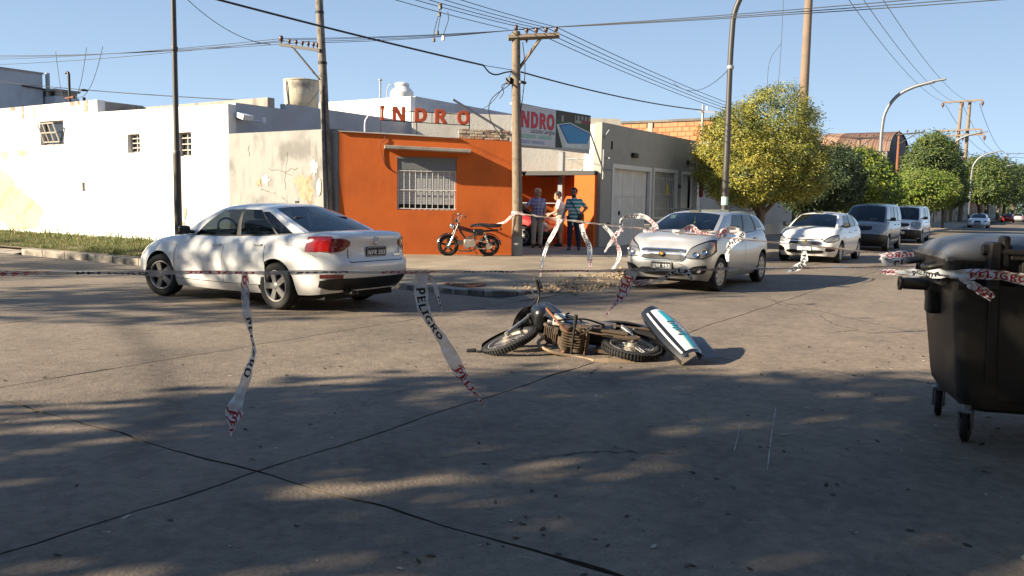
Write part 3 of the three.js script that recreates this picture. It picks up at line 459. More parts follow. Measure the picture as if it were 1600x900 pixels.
{ // brown house behind the tree
  const b = thing('brown_house', 'brown fronted house in the shade behind the big yellow tree', 'building');
  const mBrown = plaster([0.22, 0.13, 0.08], [0.16, 0.1, 0.06], 3.1, 0.6, 35);
  boxIn('wall', mBrown, b, -16, -11.7, -0.1, 3.6, -57, -45.62); boxIn('door', mat([0.12, 0.06, 0.035], 0.6), b, -11.699, -11.66, 0.1, 2.3, -50.2, -49.2); boxIn('roof', mRoofTar, b, -16.1, -11.6, 3.6, 3.75, -57.1, -45.55);
  const w = boxIn('window', mx.white, b, -11.699, -11.65, 1.0, 2.4, -48.3, -46.8); boxIn('pane', mat([0.5, 0.5, 0.5], 0.5), w, -11.649, -11.64, 1.08, 2.32, -48.22, -46.88);
}
{ // barrel-roofed warehouse
  const b = thing('warehouse', 'old warehouse with rusty barrel roof and dark curved gable', 'building');
  const z0 = -85, z1 = -74, X = -11.7, cz = (z0 + z1) / 2, hw = (z1 - z0) / 2, arch = t => [cz + hw * Math.cos(t), 6.3 + 1.9 * Math.sin(t)];
  const s = new THREE.Shape(); s.moveTo(-hw, -0.1); s.lineTo(-hw, 6.3); for (let i = 0; i <= 24; i++) { const t = PI - i / 24 * PI; s.lineTo(hw * Math.cos(t), 6.3 + 1.9 * Math.sin(t)); } s.lineTo(hw, -0.1);
  const g = new THREE.ExtrudeGeometry(s, { depth: 0.3, bevelEnabled: false }); g.rotateY(PI / 2); g.translate(X - 0.3, 0, cz); part('gable', boxUV(g), plaster([0.16, 0.15, 0.15], [0.09, 0.085, 0.085], 4.2, 0.9, 36), b);
  boxIn('side_wall', plaster([0.62, 0.52, 0.38], [0.5, 0.36, 0.24], 5.2, 0.7, 37), b, -28, X - 0.3, -0.1, 6.25, z1 - 0.3, z1);
  const mats = [plaster([0.15, 0.075, 0.05], [0.22, 0.15, 0.115], 2.7, 0.9, 38), plaster([0.34, 0.36, 0.38], [0.28, 0.2, 0.15], 3.2, 0.6, 39), plaster([0.42, 0.26, 0.18], [0.3, 0.12, 0.06], 2.9, 0.8, 41)];
  [0, 0, 0, 2, 1, 1, 2, 0, 0, 0, 2, 0].forEach((k, i) => { const xa = X + 0.15 - i * 1.4; part('roof_sheet', grid(28, 20, (u, v) => { const [z, y] = arch(v * PI * 0.999); const off = 0.06 + 0.025 * Math.sin(u * 28 * PI / 2); const nz = (z - cz) / hw; return [xa - 1.38 + u * 1.38 - 0, y + off * (0.5 + 0.5 * Math.sin(v * PI)), z + nz * off]; }), mats[k], b); });
  boxIn('drain_pipe', mx.galv, b, X, X + 0.1, 0, 5, -81.2, -81.05);
}
{ // grey block at far left, its chimney
  const b = thing('grey_block', 'tall plain grey block rising at the far left behind white wall', 'building');
  const pt = [-42.2, -27]; boxIn('wall', mBlueGrey, b, -60, -42, 0, 7.42, -22.3, -18.5); boxIn('coping', mConc, b, -60, -41.95, 7.42, 7.5, -22.35, -18.45);
  part('flue_pipe', [rod([-41.9, 4, -22.5], [-41.9, 7.5, -22.5], 0.1, 0.1)], mx.galv, b); part('bracket', [bar([-41.95, 6.75, -21.3], [-41.9, 6.7, -22.4], 0.07, 0.07), bar([-41.95, 5.75, -21.2], [-41.9, 5.5, -22.4], 0.07, 0.07)], mx.iron, b);
  const c = thing('chimney', 'short square grey chimney with flat cap beside the flue pipe', 'chimney', [-41.6, -0.25, -23.0]); boxIn('shaft', mBlueGrey, c, -0.9, 0.5, 3.4, 6.6, -0.6, 0.6); boxIn('cap', mConc, c, -0.95, 0.55, 6.85, 6.95, -0.65, 0.65); boxIn('leg', mConc, c, -0.9, -0.6, 6.6, 6.85, -0.5, 0.5); boxIn('leg', mConc, c, 0.3, 0.5, 6.6, 6.85, -0.5, 0.5);
}
{ // service mast on the white roof
  const t = thing('service_mast', 'thin steel service mast with crossbar standing on the white roof', 'mast', [-27.2, 3.5, -15.3]);
  part('pole', rod([0, 0, 0], [0, 1.95, 0], 0.04), mx.iron, t); part('crossbar', [bar([-0.25, 1.2, 0], [0.25, 1.22, 0], 0.05, 0.05)], mx.rust, t); part('weatherhead', tube([[0, 1.9, 0], [-0.04, 2.0, 0], [-0.12, 2.0, 0.03]], 0.05, 8), mx.black, t);
  const v = thing('vent_pipe', 'short black vent pipe with cap on the white roof', 'vent pipe', [-26.2, 3.5, -15.2]); part('pipe', rod([0, 0, 0], [0, 1.15, 0], 0.05), mx.black, v); part('cap', rod([0, 1.35, 0], [0, 1.4, 0], 0.12), mx.black, v);
}
{ // roof tanks
  const t = thing('concrete_water_tank', 'weathered grey fibre cement water tank on the roof left of the wooden pole', 'water tank', [-20.4, 3.9, -19.0]);
  part('plinth', boxUV(span(-0.8, 0.85, -0.3, 0.32, -0.7, 0.7)), mConc, t);
  const m = plaster([0.52, 0.46, 0.35], [0.25, 0.22, 0.18], 1.5, 1, 45); part('barrel', [lathe([[0.0001, 0.32], [0.53, 0.32], [0.55, 1.0], [0.56, 1.3], [0.555, 1.38]], 20)].map(g => { const p = g.attributes.position; return boxUV(g); }), m, t);
  part('lid', boxUV(lathe([[0.57, 1.36], [0.58, 1.40], [0.3, 1.45], [0.0001, 1.47]], 20)), m, t); part('pipe', tube([[0.02, 0.3, 0.56], [-0.02, 0.8, 0.57], [-0.06, 1.3, 0.57], [-0.05, 1.42, 0.4]], 0.025), mx.galv, t);
  const w = thing('plastic_water_tank', 'white plastic water tank with stepped lid behind the letter sign', 'water tank', [-20.75, 4.24, -24.3]);
  const pm = mat([0.74, 0.70, 0.64], 0.45); part('barrel', lathe([[0.0001, 0.35], [0.42, 0.35], [0.44, 0.4], [0.44, 0.75], [0.425, 0.78], [0.44, 0.81], [0.44, 1.3], [0.43, 1.36], [0.24, 1.58], [0.24, 1.6]], 28), pm, w); part('lid', lathe([[0.27, 1.58], [0.27, 1.66], [0.2, 1.7], [0.0001, 1.71]], 24), pm, w);
  part('stand', boxUV(span(-0.5, 0.5, 0.0, 0.35, -0.5, 0.5)), mCream, w); part('pipe', tube([[-0.4, 0.3, 0.35], [-0.41, 1.5, 0.33], [-0.3, 1.62, 0.3], [-0.2, 1.58, 0.25]], 0.02), mx.galv, w);
}
// ---------- cars ----------
const paint = (c, o = {}) => phys(c, 0.38, { clearcoat: 0.9, clearcoatRoughness: 0.06, ...o });
const mGlass = phys([0.34, 0.38, 0.37], 0.03, { transmission: 1, thickness: 0, ior: 1.5 }), mTint = phys([0.13, 0.15, 0.16], 0.03, { transmission: 1, thickness: 0, ior: 1.5 });
const mTyre = mat([0.013, 0.0125, 0.012], 0.8), mRim = mat([0.42, 0.41, 0.40], 0.35, { metalness: 0.7 }), mRimDark = mat([0.06, 0.058, 0.055], 0.5), mSeat = mat([0.03, 0.03, 0.032], 0.8), mTail = phys([0.42, 0.012, 0.012], 0.15, { clearcoat: 1 }), mTailDark = phys([0.16, 0.01, 0.012], 0.15, { clearcoat: 1 }), mAmber = phys([0.6, 0.2, 0.03], 0.15, { clearcoat: 1 });
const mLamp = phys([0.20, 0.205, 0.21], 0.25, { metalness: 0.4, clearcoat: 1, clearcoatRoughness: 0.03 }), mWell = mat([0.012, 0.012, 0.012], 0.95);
const evaluator = new Evaluator(); evaluator.useGroups = true; evaluator.attributes = ['position', 'normal', 'uv'];
function wheelInto(parent, name, r, w, style, rimM) { // axle along z, outer face at +z
  const W = new THREE.Group(); W.name = name; parent.add(W); const rr = r * 0.66, h = w / 2;
  part('tyre', lathe([[rr, -h * 0.8], [rr + 0.02, -h], [r - 0.035, -h], [r - 0.008, -h * 0.78], [r, -h * 0.4], [r, h * 0.4], [r - 0.008, h * 0.78], [r - 0.035, h], [rr + 0.02, h], [rr, h * 0.8]], 40).rotateX(PI / 2), mTyre, W);
  const sp = [], ns = style === 'five' ? 5 : style === 'cap' ? 9 : 7, back = lathe([[0.0001, -0.02], [rr - 0.02, -0.04], [rr - 0.01, -h * 0.8]], 32).rotateX(PI / 2);
  part('brake_disc', back, mRimDark, W);
  for (let i = 0; i < ns; i++) { const a = i / ns * 2 * PI + 0.3, s = new THREE.Shape(), w0 = style === 'five' ? 0.034 : 0.03, w1 = style === 'five' ? 0.042 : 0.035; s.moveTo(-w0, 0.03); s.lineTo(w0, 0.03); s.lineTo(w1, rr - 0.01); s.lineTo(-w1, rr - 0.01);
    const g = new THREE.ExtrudeGeometry(s, { depth: 0.025, bevelEnabled: true, bevelSize: 0.006, bevelThickness: 0.008, bevelSegments: 1 }); g.translate(0, 0, h * 0.55); g.rotateZ(a); sp.push(g); }
  sp.push(lathe([[rr - 0.03, h * 0.5], [rr - 0.02, h * 0.86], [rr + 0.006, h * 0.9], [rr + 0.01, h * 0.6]], 40).rotateX(PI / 2), lathe([[0.0001, h * 0.9], [0.05, h * 0.88], [0.07, h * 0.6]], 20).rotateX(PI / 2));
  part('rim', sp, rimM || mRim, W); return W;
}
const PP = 10, QQ = 4;
function carModel(t, S) { // t: Group at the car's ground centre, x forward, z right
  const L = S.L / 2, F = curve(S.front), B = curve(S.rear), W = curve(S.width), belt = curve(S.belt), bot = curve(S.bottom), crownAt = S.crown ? curve(S.crown) : () => 0.03;
  const P = (phi, v) => {
    const c = Math.cos(phi), s = Math.sin(phi), a = Math.sign(c) * Math.pow(Math.abs(c), 2 / PP), b = Math.sign(s) * Math.pow(Math.abs(s), 2 / QQ);
    const x = a > 0 ? a * F(v) : a * B(v), lo = bot(x), hi = belt(x); return V(x, lo + (hi - lo) * v, b * W(v));
  };
  const Nrm = (phi, v) => { const e = 0.004, a = P(phi + e, v).sub(P(phi - e, v)), b = P(phi, Math.min(1, v + 0.02)).sub(P(phi, Math.max(0, v - 0.02))); const n = a.cross(b).normalize(); const q = P(phi, v); if (n.x * q.x / L * 0.5 + n.z * q.z < 0) n.negate(); return n; };
  const phF = b => Math.sign(b) * Math.asin(Math.pow(Math.min(1, Math.abs(b)), QQ / 2)), phR = b => PI - phF(b), phS = x => { const a = x > 0 ? x / F(0.5) : x / B(0.5), m = Math.acos(Math.pow(Math.min(1, Math.abs(a)), PP / 2)); return a > 0 ? m : PI - m; };
  const vAt = (x, y) => (y - bot(x)) / (belt(x) - bot(x));
  // hull
  const q = []; for (let b = 0; b <= 0.9; b += 0.1) q.push(phF(b)); for (let a = 0.885; a > 0.001; a -= 0.03) q.push(Math.acos(Math.pow(a, PP / 2))); q.push(PI / 2);
  const half = [...q, ...q.slice(0, -1).reverse().map(p => PI - p)], n = half.length, vs = [0, 0.04, 0.1, 0.18, 0.26, 0.34, 0.42, 0.5, 0.58, 0.66, 0.74, 0.8, 0.85, 0.89, 0.925, 0.95, 0.97, 0.985, 1];
  const pos = [], uv = [], tri = (a, b, c) => { pos.push(a.x, a.y, a.z, b.x, b.y, b.z, c.x, c.y, c.z); }, quad = (a, b, c, d) => { tri(a, b, c); tri(a, c, d); };
  for (const s of [1, -1]) for (let j = 0; j < vs.length - 1; j++) for (let i = 0; i < n - 1; i++) { const a = P(s * half[i], vs[j]), b = P(s * half[i + 1], vs[j]), c = P(s * half[i + 1], vs[j + 1]), d = P(s * half[i], vs[j + 1]); s > 0 ? quad(b, a, d, c) : quad(a, b, c, d); }
  const deck = (x, z, zi, v) => { const y = v ? belt(x) : bot(x); return V(x, y + (v ? crownAt(x) * (1 - Math.pow(zi > 0.001 ? z / zi : 0, 2)) * Math.pow(clamp(zi / (0.62 * S.W / 2)), 1.4) : 0), z); };
  for (const v of [0, 1]) for (let i = 0; i < n - 1; i++) { const p0 = P(half[i], v), p1 = P(half[i + 1], v), M = 12; for (let k = 0; k < M; k++) { const f = t => t / M * 2 - 1, a = deck(p0.x, f(k) * p0.z, p0.z, v), b = deck(p0.x, f(k + 1) * p0.z, p0.z, v), c = deck(p1.x, f(k + 1) * p1.z, p1.z, v), d = deck(p1.x, f(k) * p1.z, p1.z, v); v ? quad(a, b, c, d) : quad(b, a, d, c); } }
  let g = new THREE.BufferGeometry(); g.setAttribute('position', new THREE.Float32BufferAttribute(pos, 3)); g = mergeVertices(g, 1e-4); 
  { const ix = [], id = g.index.array; for (let i = 0; i < id.length; i += 3) if (id[i] !== id[i + 1] && id[i + 1] !== id[i + 2] && id[i] !== id[i + 2]) ix.push(id[i], id[i + 1], id[i + 2]); g.setIndex(ix); }
  g = toCreasedNormals(g, 0.75); g.setAttribute('uv', new THREE.BufferAttribute(new Float32Array(g.attributes.position.count * 2), 2));
  const track = S.W / 2 - 0.13, wx = [S.axle[0], S.axle[1]], body = S.paint;
  let hull = new Brush(g, body); hull.updateMatrixWorld();
  for (const x of wx) for (const s of [1, -1]) { const c = new THREE.CylinderGeometry(S.wr + (S.archGap ?? 0.055), S.wr + (S.archGap ?? 0.055), 0.5, 36); c.rotateX(PI / 2); const k = new Brush(c, mWell); k.position.set(x, S.wr + 0.01, s * (S.W / 2 - 0.12)); k.updateMatrixWorld(); hull = evaluator.evaluate(hull, k, SUBTRACTION); }
  { // split painted shell from wheel wells
    const G = hull.geometry, ms = Array.isArray(hull.material) ? hull.material : [hull.material], groups = G.groups.length ? G.groups : [{ start: 0, count: (G.index || G.attributes.position).count, materialIndex: 0 }], out = { a: [], b: [] };
    for (const gr of groups) { const tgt = ms[gr.materialIndex] === body ? out.a : out.b; for (let i = gr.start; i < gr.start + gr.count; i++) tgt.push(G.index ? G.index.getX(i) : i); }
    const pick = ids => { const o = new THREE.BufferGeometry(); for (const k of ['position', 'normal', 'uv']) { const A = G.attributes[k], arr = new Float32Array(ids.length * A.itemSize); ids.forEach((id, i) => { for (let c = 0; c < A.itemSize; c++) arr[i * A.itemSize + c] = A.array[id * A.itemSize + c]; }); o.setAttribute(k, new THREE.BufferAttribute(arr, A.itemSize)); } return o; };
    part('body', pick(out.a), body, t); if (out.b.length) part('wheel_well', pick(out.b), mWell, t);
  }
  // wheels
  for (const [i, x] of wx.entries()) for (const s of [1, -1]) { const w = wheelInto(t, 'wheel', S.wr, S.tw || 0.2, S.rim || 'five', S.rimM); w.position.set(x, S.wr, s * (track + 0.02)); if (s < 0) w.rotation.y = PI; if (i === 0 && S.steer) w.rotation.y += S.steer; }
  // greenhouse
  const C = S.cabin, xf = v => lerp(C.f0, C.f1, v) + (C.fb ?? 0.05) * Math.sin(PI * Math.min(1, v)), xr = v => lerp(C.r0, C.r1, Math.pow(v, C.rp || 1)) - (C.rb ?? 0.03) * Math.sin(PI * v);
  const wv = v => lerp(C.w0, C.w1, v) + 0.025 * Math.sin(PI * v) - 0.05 * Math.pow(Math.max(0, (v - 0.86) / 0.14), 2), bend = 0.10, bendR = C.bendR ?? 0.07, crown = C.crown ?? 0.045;
  const WS = (s, v) => wv(v) * (1 - 0.07 * Math.pow(1 - s, 3.5) - (C.taperR ?? 0.06) * Math.pow(s, 3.5));
  const edgeY = s => S.H - crown - (C.dropF ?? 0.05) * Math.pow(1 - s, 2.4) - (C.dropR ?? 0.05) * Math.pow(s, 2.4);
  const baseY = (x) => belt(clamp(x, -L, L)) - 0.02;
  const sideP = (s, v, sg) => { const x = lerp(xf(v), xr(v), s), y0 = baseY(lerp(xf(0), xr(0), s)); return V(x, lerp(y0, edgeY(s), v), sg * WS(s, v)); };
  const endP = (u, v, rear) => { const s = rear ? 1 : 0, k = 1 - u * u, y0 = baseY(rear ? xr(0) : xf(0)) + 0.01 * k, x = rear ? xr(v) - bendR * k : xf(v) + bend * k; return V(x, lerp(y0, edgeY(s) + crown * k * 0.9, v), u * WS(s, v)); };
  const roofP = (s, u) => { const k = 1 - u * u; return V(lerp(xf(1) + bend * k, xr(1) - bendR * k, s), edgeY(s) + crown * k * 0.9 + (s > 0 && s < 1 ? 0 : 0), u * WS(s, 1)); };
  const solid = [], panes = {}; const add = (arr, a, b, c, d) => arr.push(a, b, c, a, c, d);
  const lines = (ranges, lo, hi, m) => { const st = new Set([lo, hi, ...ranges.flat()]); for (let i = 0; i <= m; i++) st.add(+(lo + (hi - lo) * i / m).toFixed(4)); return [...st].sort((a, b) => a - b); };
  const surf = (f, us, vs2, holes, flip) => { for (let i = 0; i < us.length - 1; i++) for (let j = 0; j < vs2.length - 1; j++) { const um = (us[i] + us[i + 1]) / 2, vm = (vs2[j] + vs2[j + 1]) / 2, h = holes.find(h => um > h.u[0] && um < h.u[1] && vm > h.v[0] && vm < h.v[1]); const a = f(us[i], vs2[j]), b = f(us[i + 1], vs2[j]), c = f(us[i + 1], vs2[j + 1]), d = f(us[i], vs2[j + 1]); const arr = h ? (panes[h.k] ||= []) : solid; flip ? add(arr, b, a, d, c) : add(arr, a, b, c, d); } };
  for (const sg of [1, -1]) { const hs = C.side.map((w, i) => ({ u: w.slice(0, 2), v: w[2] ? w[2] : [0.07, 0.88], k: 'side' + i + (sg > 0 ? 'r' : 'l') })); surf((s, v) => sideP(s, v, sg), lines(hs.map(h => h.u), 0, 1, 16), lines(hs.map(h => h.v), 0, 1, 10), hs, sg < 0); }
  surf((u, v) => endP(u, v, false), lines([[-C.fu, C.fu]], -1, 1, 12), lines([[0.03, 0.93]], 0, 1, 8), [{ u: [-C.fu, C.fu], v: [0.03, 0.93], k: 'front' }], true);
  surf((u, v) => endP(u, v, true), lines([[-C.ru, C.ru]], -1, 1, 12), lines([C.rv || [0.08, 0.92]], 0, 1, 8), C.noRear ? [] : [{ u: [-C.ru, C.ru], v: C.rv || [0.08, 0.92], k: 'rear' }], false);
  { const N = 16; for (let i = 0; i < N; i++) for (let j = 0; j < 12; j++) add(solid, roofP(i / N, j / 6 - 1), roofP(i / N, (j + 1) / 6 - 1), roofP((i + 1) / N, (j + 1) / 6 - 1), roofP((i + 1) / N, j / 6 - 1)); }
  const toGeo = (arr, crease = 0.6) => { const o = new THREE.BufferGeometry(); o.setAttribute('position', new THREE.Float32BufferAttribute(arr.flatMap(p => [p.x, p.y, p.z]), 3)); return toCreasedNormals(mergeVertices(o, 1e-4), crease); };
  part('cabin', toGeo(solid), body, t);
  for (const [k, arr] of Object.entries(panes)) part(k === 'front' ? 'windscreen' : k === 'rear' ? 'rear_window' : 'side_window', toGeo(arr), k === 'front' ? mGlass : mTint, t);
  { // black pillars and rubber around the panes
    const bl = []; for (const sg of [1, -1]) for (let i = 0; i < C.side.length - 1; i++) { const a = C.side[i][1], b = C.side[i + 1][0]; if (b - a < 0.06) bl.push(grid(1, 6, (u, v) => { const p = sideP(lerp(a, b, u), lerp(0.06, 0.89, v), sg); return [p.x, p.y, p.z + sg * 0.004]; })); }
    for (const sg of [1, -1]) for (const [w0, w1] of [[C.side[0][0], C.side.at(-1)[1]]]) bl.push(grid(16, 1, (u, v) => { const p = sideP(lerp(w0, w1, u), lerp(0.05, 0.085, v), sg); return [p.x, p.y, p.z + sg * 0.006]; }));
    bl.push(grid(12, 1, (u, v) => { const p = endP(lerp(-C.fu, C.fu, u), lerp(0.0, 0.035, v), false); return [p.x + 0.006, p.y, p.z]; }));
    for (const g of bl) part('window_trim', g, mx.black, t);
  }
  { // interior: floor deck, seats, dash, wheel
    const it = new THREE.Group(); it.name = 'interior'; t.add(it); const yb = belt(0) - 0.02;
    part('deck', grid(10, 6, (u, v) => { const x = lerp(C.f0 + 0.02, C.r0 - 0.0, u); return [x, belt(x) + crownAt(x) * (1 - (2 * v - 1) ** 2) + 0.006, (v * 2 - 1) * (C.w0 - 0.03)]; }), mWell, it);
    const sx = lerp(C.f0, C.r0, 0.5) + 0.05; for (const z of [0.36, -0.36]) { part('front_seat', [box(0.14, 0.42, 0.46, sx, yb - 0.16, z, 0.06, [0, 0, 0.2]), box(0.1, 0.17, 0.26, sx - 0.1, yb + 0.27, z, 0.04)], mSeat, it); }
    if (!S.van) part('rear_seat', [box(0.16, 0.34, 1.2, sx - 0.85, yb - 0.16, 0, 0.06, [0, 0, 0.25]), ...[0.4, 0, -0.4].map(z => box(0.09, 0.13, 0.24, sx - 0.93, yb + 0.2, z, 0.04))], mSeat, it);
    part('dashboard', box(0.4, 0.12, 1.25, C.f0 - 0.42, yb - 0.03, 0, 0.05), mSeat, it); part('steering_wheel', new THREE.TorusGeometry(0.18, 0.018, 8, 24).rotateY(PI / 2).rotateZ(-0.35).translate(C.f0 - 0.66, yb + 0.1, -0.36), mx.black, it);
    part('mirror', box(0.04, 0.07, 0.22, xf(0.8) - 0.08, lerp(yb, S.H, 0.78), 0, 0.02), mx.black, it);
  }
  // patch on the hull: list of [phi, v0, v1], pushed out by off
  const api = { P, Nrm, phF, phR, phS, vAt, W, belt, bot, crownAt, endP, sideP, roofP };
  api.patch = (pts, off = 0.005, n2 = 14) => {
    const cs = pts.length > 2 ? [0, 1, 2].map(c => curve(pts.map((p, i) => [i, p[c]]))) : null; const at = u => { if (cs) return cs.map(c => c(u * (pts.length - 1))); const f = u * (pts.length - 1), i = Math.min(pts.length - 2, Math.floor(f)), k = f - i; return [lerp(pts[i][0], pts[i + 1][0], k), lerp(pts[i][1], pts[i + 1][1], k), lerp(pts[i][2], pts[i + 1][2], k)]; };
    const nu = Math.max(n2, (pts.length - 1) * 4), nv = 5, o = (phi, v, d) => { const p = P(phi, v), m = Nrm(phi, v); return p.addScaledVector(m, d).toArray(); };
    const top = grid(nu, nv, (u, v) => { const [ph, a, b] = at(u); return o(ph, lerp(a, b, v), off); });
    const rim = []; for (const e of [0, 1]) rim.push(grid(nu, 1, (u, v) => { const [ph, a, b] = at(u); return o(ph, e ? b : a, off - v * (off + 0.012)); })); for (const e of [0, 1]) rim.push(grid(nv, 1, (u, v) => { const [ph, a, b] = at(e); return o(ph, lerp(a, b, u), off - v * (off + 0.012)); }));
    return [top, ...rim];
  };
  api.sidePatch = (pts, off, sg) => api.patch(pts.map(([x, y0, y1]) => [sg * phS(x), vAt(x, y0), vAt(x, y1)]), off);
  api.frontPatch = (pts, off = 0.006) => api.patch(pts.map(([b, y0, y1]) => { const ph = phF(b), x = P(ph, 0.6).x; return [ph, vAt(x, y0), vAt(x, y1)]; }), off);
  api.rearPatch = (pts, off = 0.006) => api.patch(pts.map(([b, y0, y1]) => { const ph = phR(b), x = P(ph, 0.6).x; return [ph, vAt(x, y0), vAt(x, y1)]; }), off);
  for (const sg of [1, -1]) for (const d of S.doors || []) { // doors with dark gap and handle
    const [x0, x1] = d, yb0 = 0.30, seg = 6, line = (a, b, m) => { const o = []; for (let i = 0; i <= seg; i++) { const x = lerp(a, b, i / seg); o.push([x, bot(x) + yb0 * 0.42 - m, belt(x) - 0.004]); } return o; };
    part('door_gap', api.sidePatch(line(x0 + 0.008, x1 - 0.008, 0.008), 0.0025, sg), mx.black, t);
    const dd = part('door', api.sidePatch(line(x0, x1, 0), 0.005, sg), body, t), hx = x1 + 0.14, hy = belt(hx) - 0.13, hp = P(sg * phS(hx), vAt(hx, hy));
    part('handle', box(0.17, 0.03, 0.03, hp.x, hp.y, hp.z + sg * 0.012, 0.012), S.handleM || body, dd);
  }
  for (const sg of [1, -1]) { // door mirrors
    const mp = sideP(C.mirrorS ?? 0.1, 0.08, sg), m = part('door_mirror', [box(0.09, 0.13, 0.19, mp.x + 0.02, mp.y + 0.0, mp.z + sg * 0.15, 0.04), bar([mp.x, mp.y + 0.03, mp.z], [mp.x, mp.y + 0.04, mp.z + sg * 0.1], 0.04, 0.05)], S.mirrorM || mx.blackPlastic, t);
  }
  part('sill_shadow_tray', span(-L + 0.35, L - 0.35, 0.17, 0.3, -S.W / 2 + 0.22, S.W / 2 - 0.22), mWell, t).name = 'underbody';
  return api;
}
function plate(parent, text, x, y, z, rear, white, tilt = 0) {
  const tex = canvasTex(256, 96, (c, w, h) => { c.fillStyle = white ? '#e8e8e4' : '#101114'; c.fillRect(0, 0, w, h); c.strokeStyle = white ? '#555' : '#c8c8c8'; c.lineWidth = 4; c.strokeRect(5, 5, w - 10, h - 10); if (white) { c.fillStyle = '#24428a'; c.fillRect(0, 0, w, 20); } c.fillStyle = white ? '#161616' : '#f0f0f0'; c.font = 'bold 62px sans-serif'; c.textAlign = 'center'; c.fillText(text, w / 2, 78, w - 28); });
  const pl = part('number_plate', box(0.012, 0.13, 0.40, 0, -0.065, 0, 0.004), mx.black, parent); pl.position.set(x, y, z); pl.rotation.z = tilt;
  const g = new THREE.PlaneGeometry(0.39, 0.125); g.rotateY(rear ? -PI / 2 : PI / 2); g.translate(rear ? -0.008 : 0.008, 0, 0); part('plate_print', g, new THREE.MeshStandardMaterial({ map: tex, roughness: 0.5 }), pl); return pl;
}
function badge(parent, tex, r, x, y, z, rear) { const g = new THREE.CircleGeometry(r, 24); g.rotateY(rear ? -PI / 2 : PI / 2); g.translate(rear ? -0.012 : 0.012, 0, 0); const b = part('badge', lathe([[0.0001, 0.008], [r, 0.008], [r + 0.006, 0], [r, -0.01]], 24).rotateZ(rear ? PI / 2 : -PI / 2), mx.chrome, parent); b.position.set(x, y, z); part('badge_print', g, new THREE.MeshStandardMaterial({ map: tex, roughness: 0.3, metalness: 0.3 }), b); }
const mPaintWhite = paint([0.72, 0.71, 0.69]), mPaintSilver = paint([0.46, 0.46, 0.45], { metalness: 0.55, roughness: 0.42 }), mPaintGrey = paint([0.20, 0.21, 0.215], { metalness: 0.5, roughness: 0.42 }), mPaintRed = paint([0.30, 0.016, 0.012]);
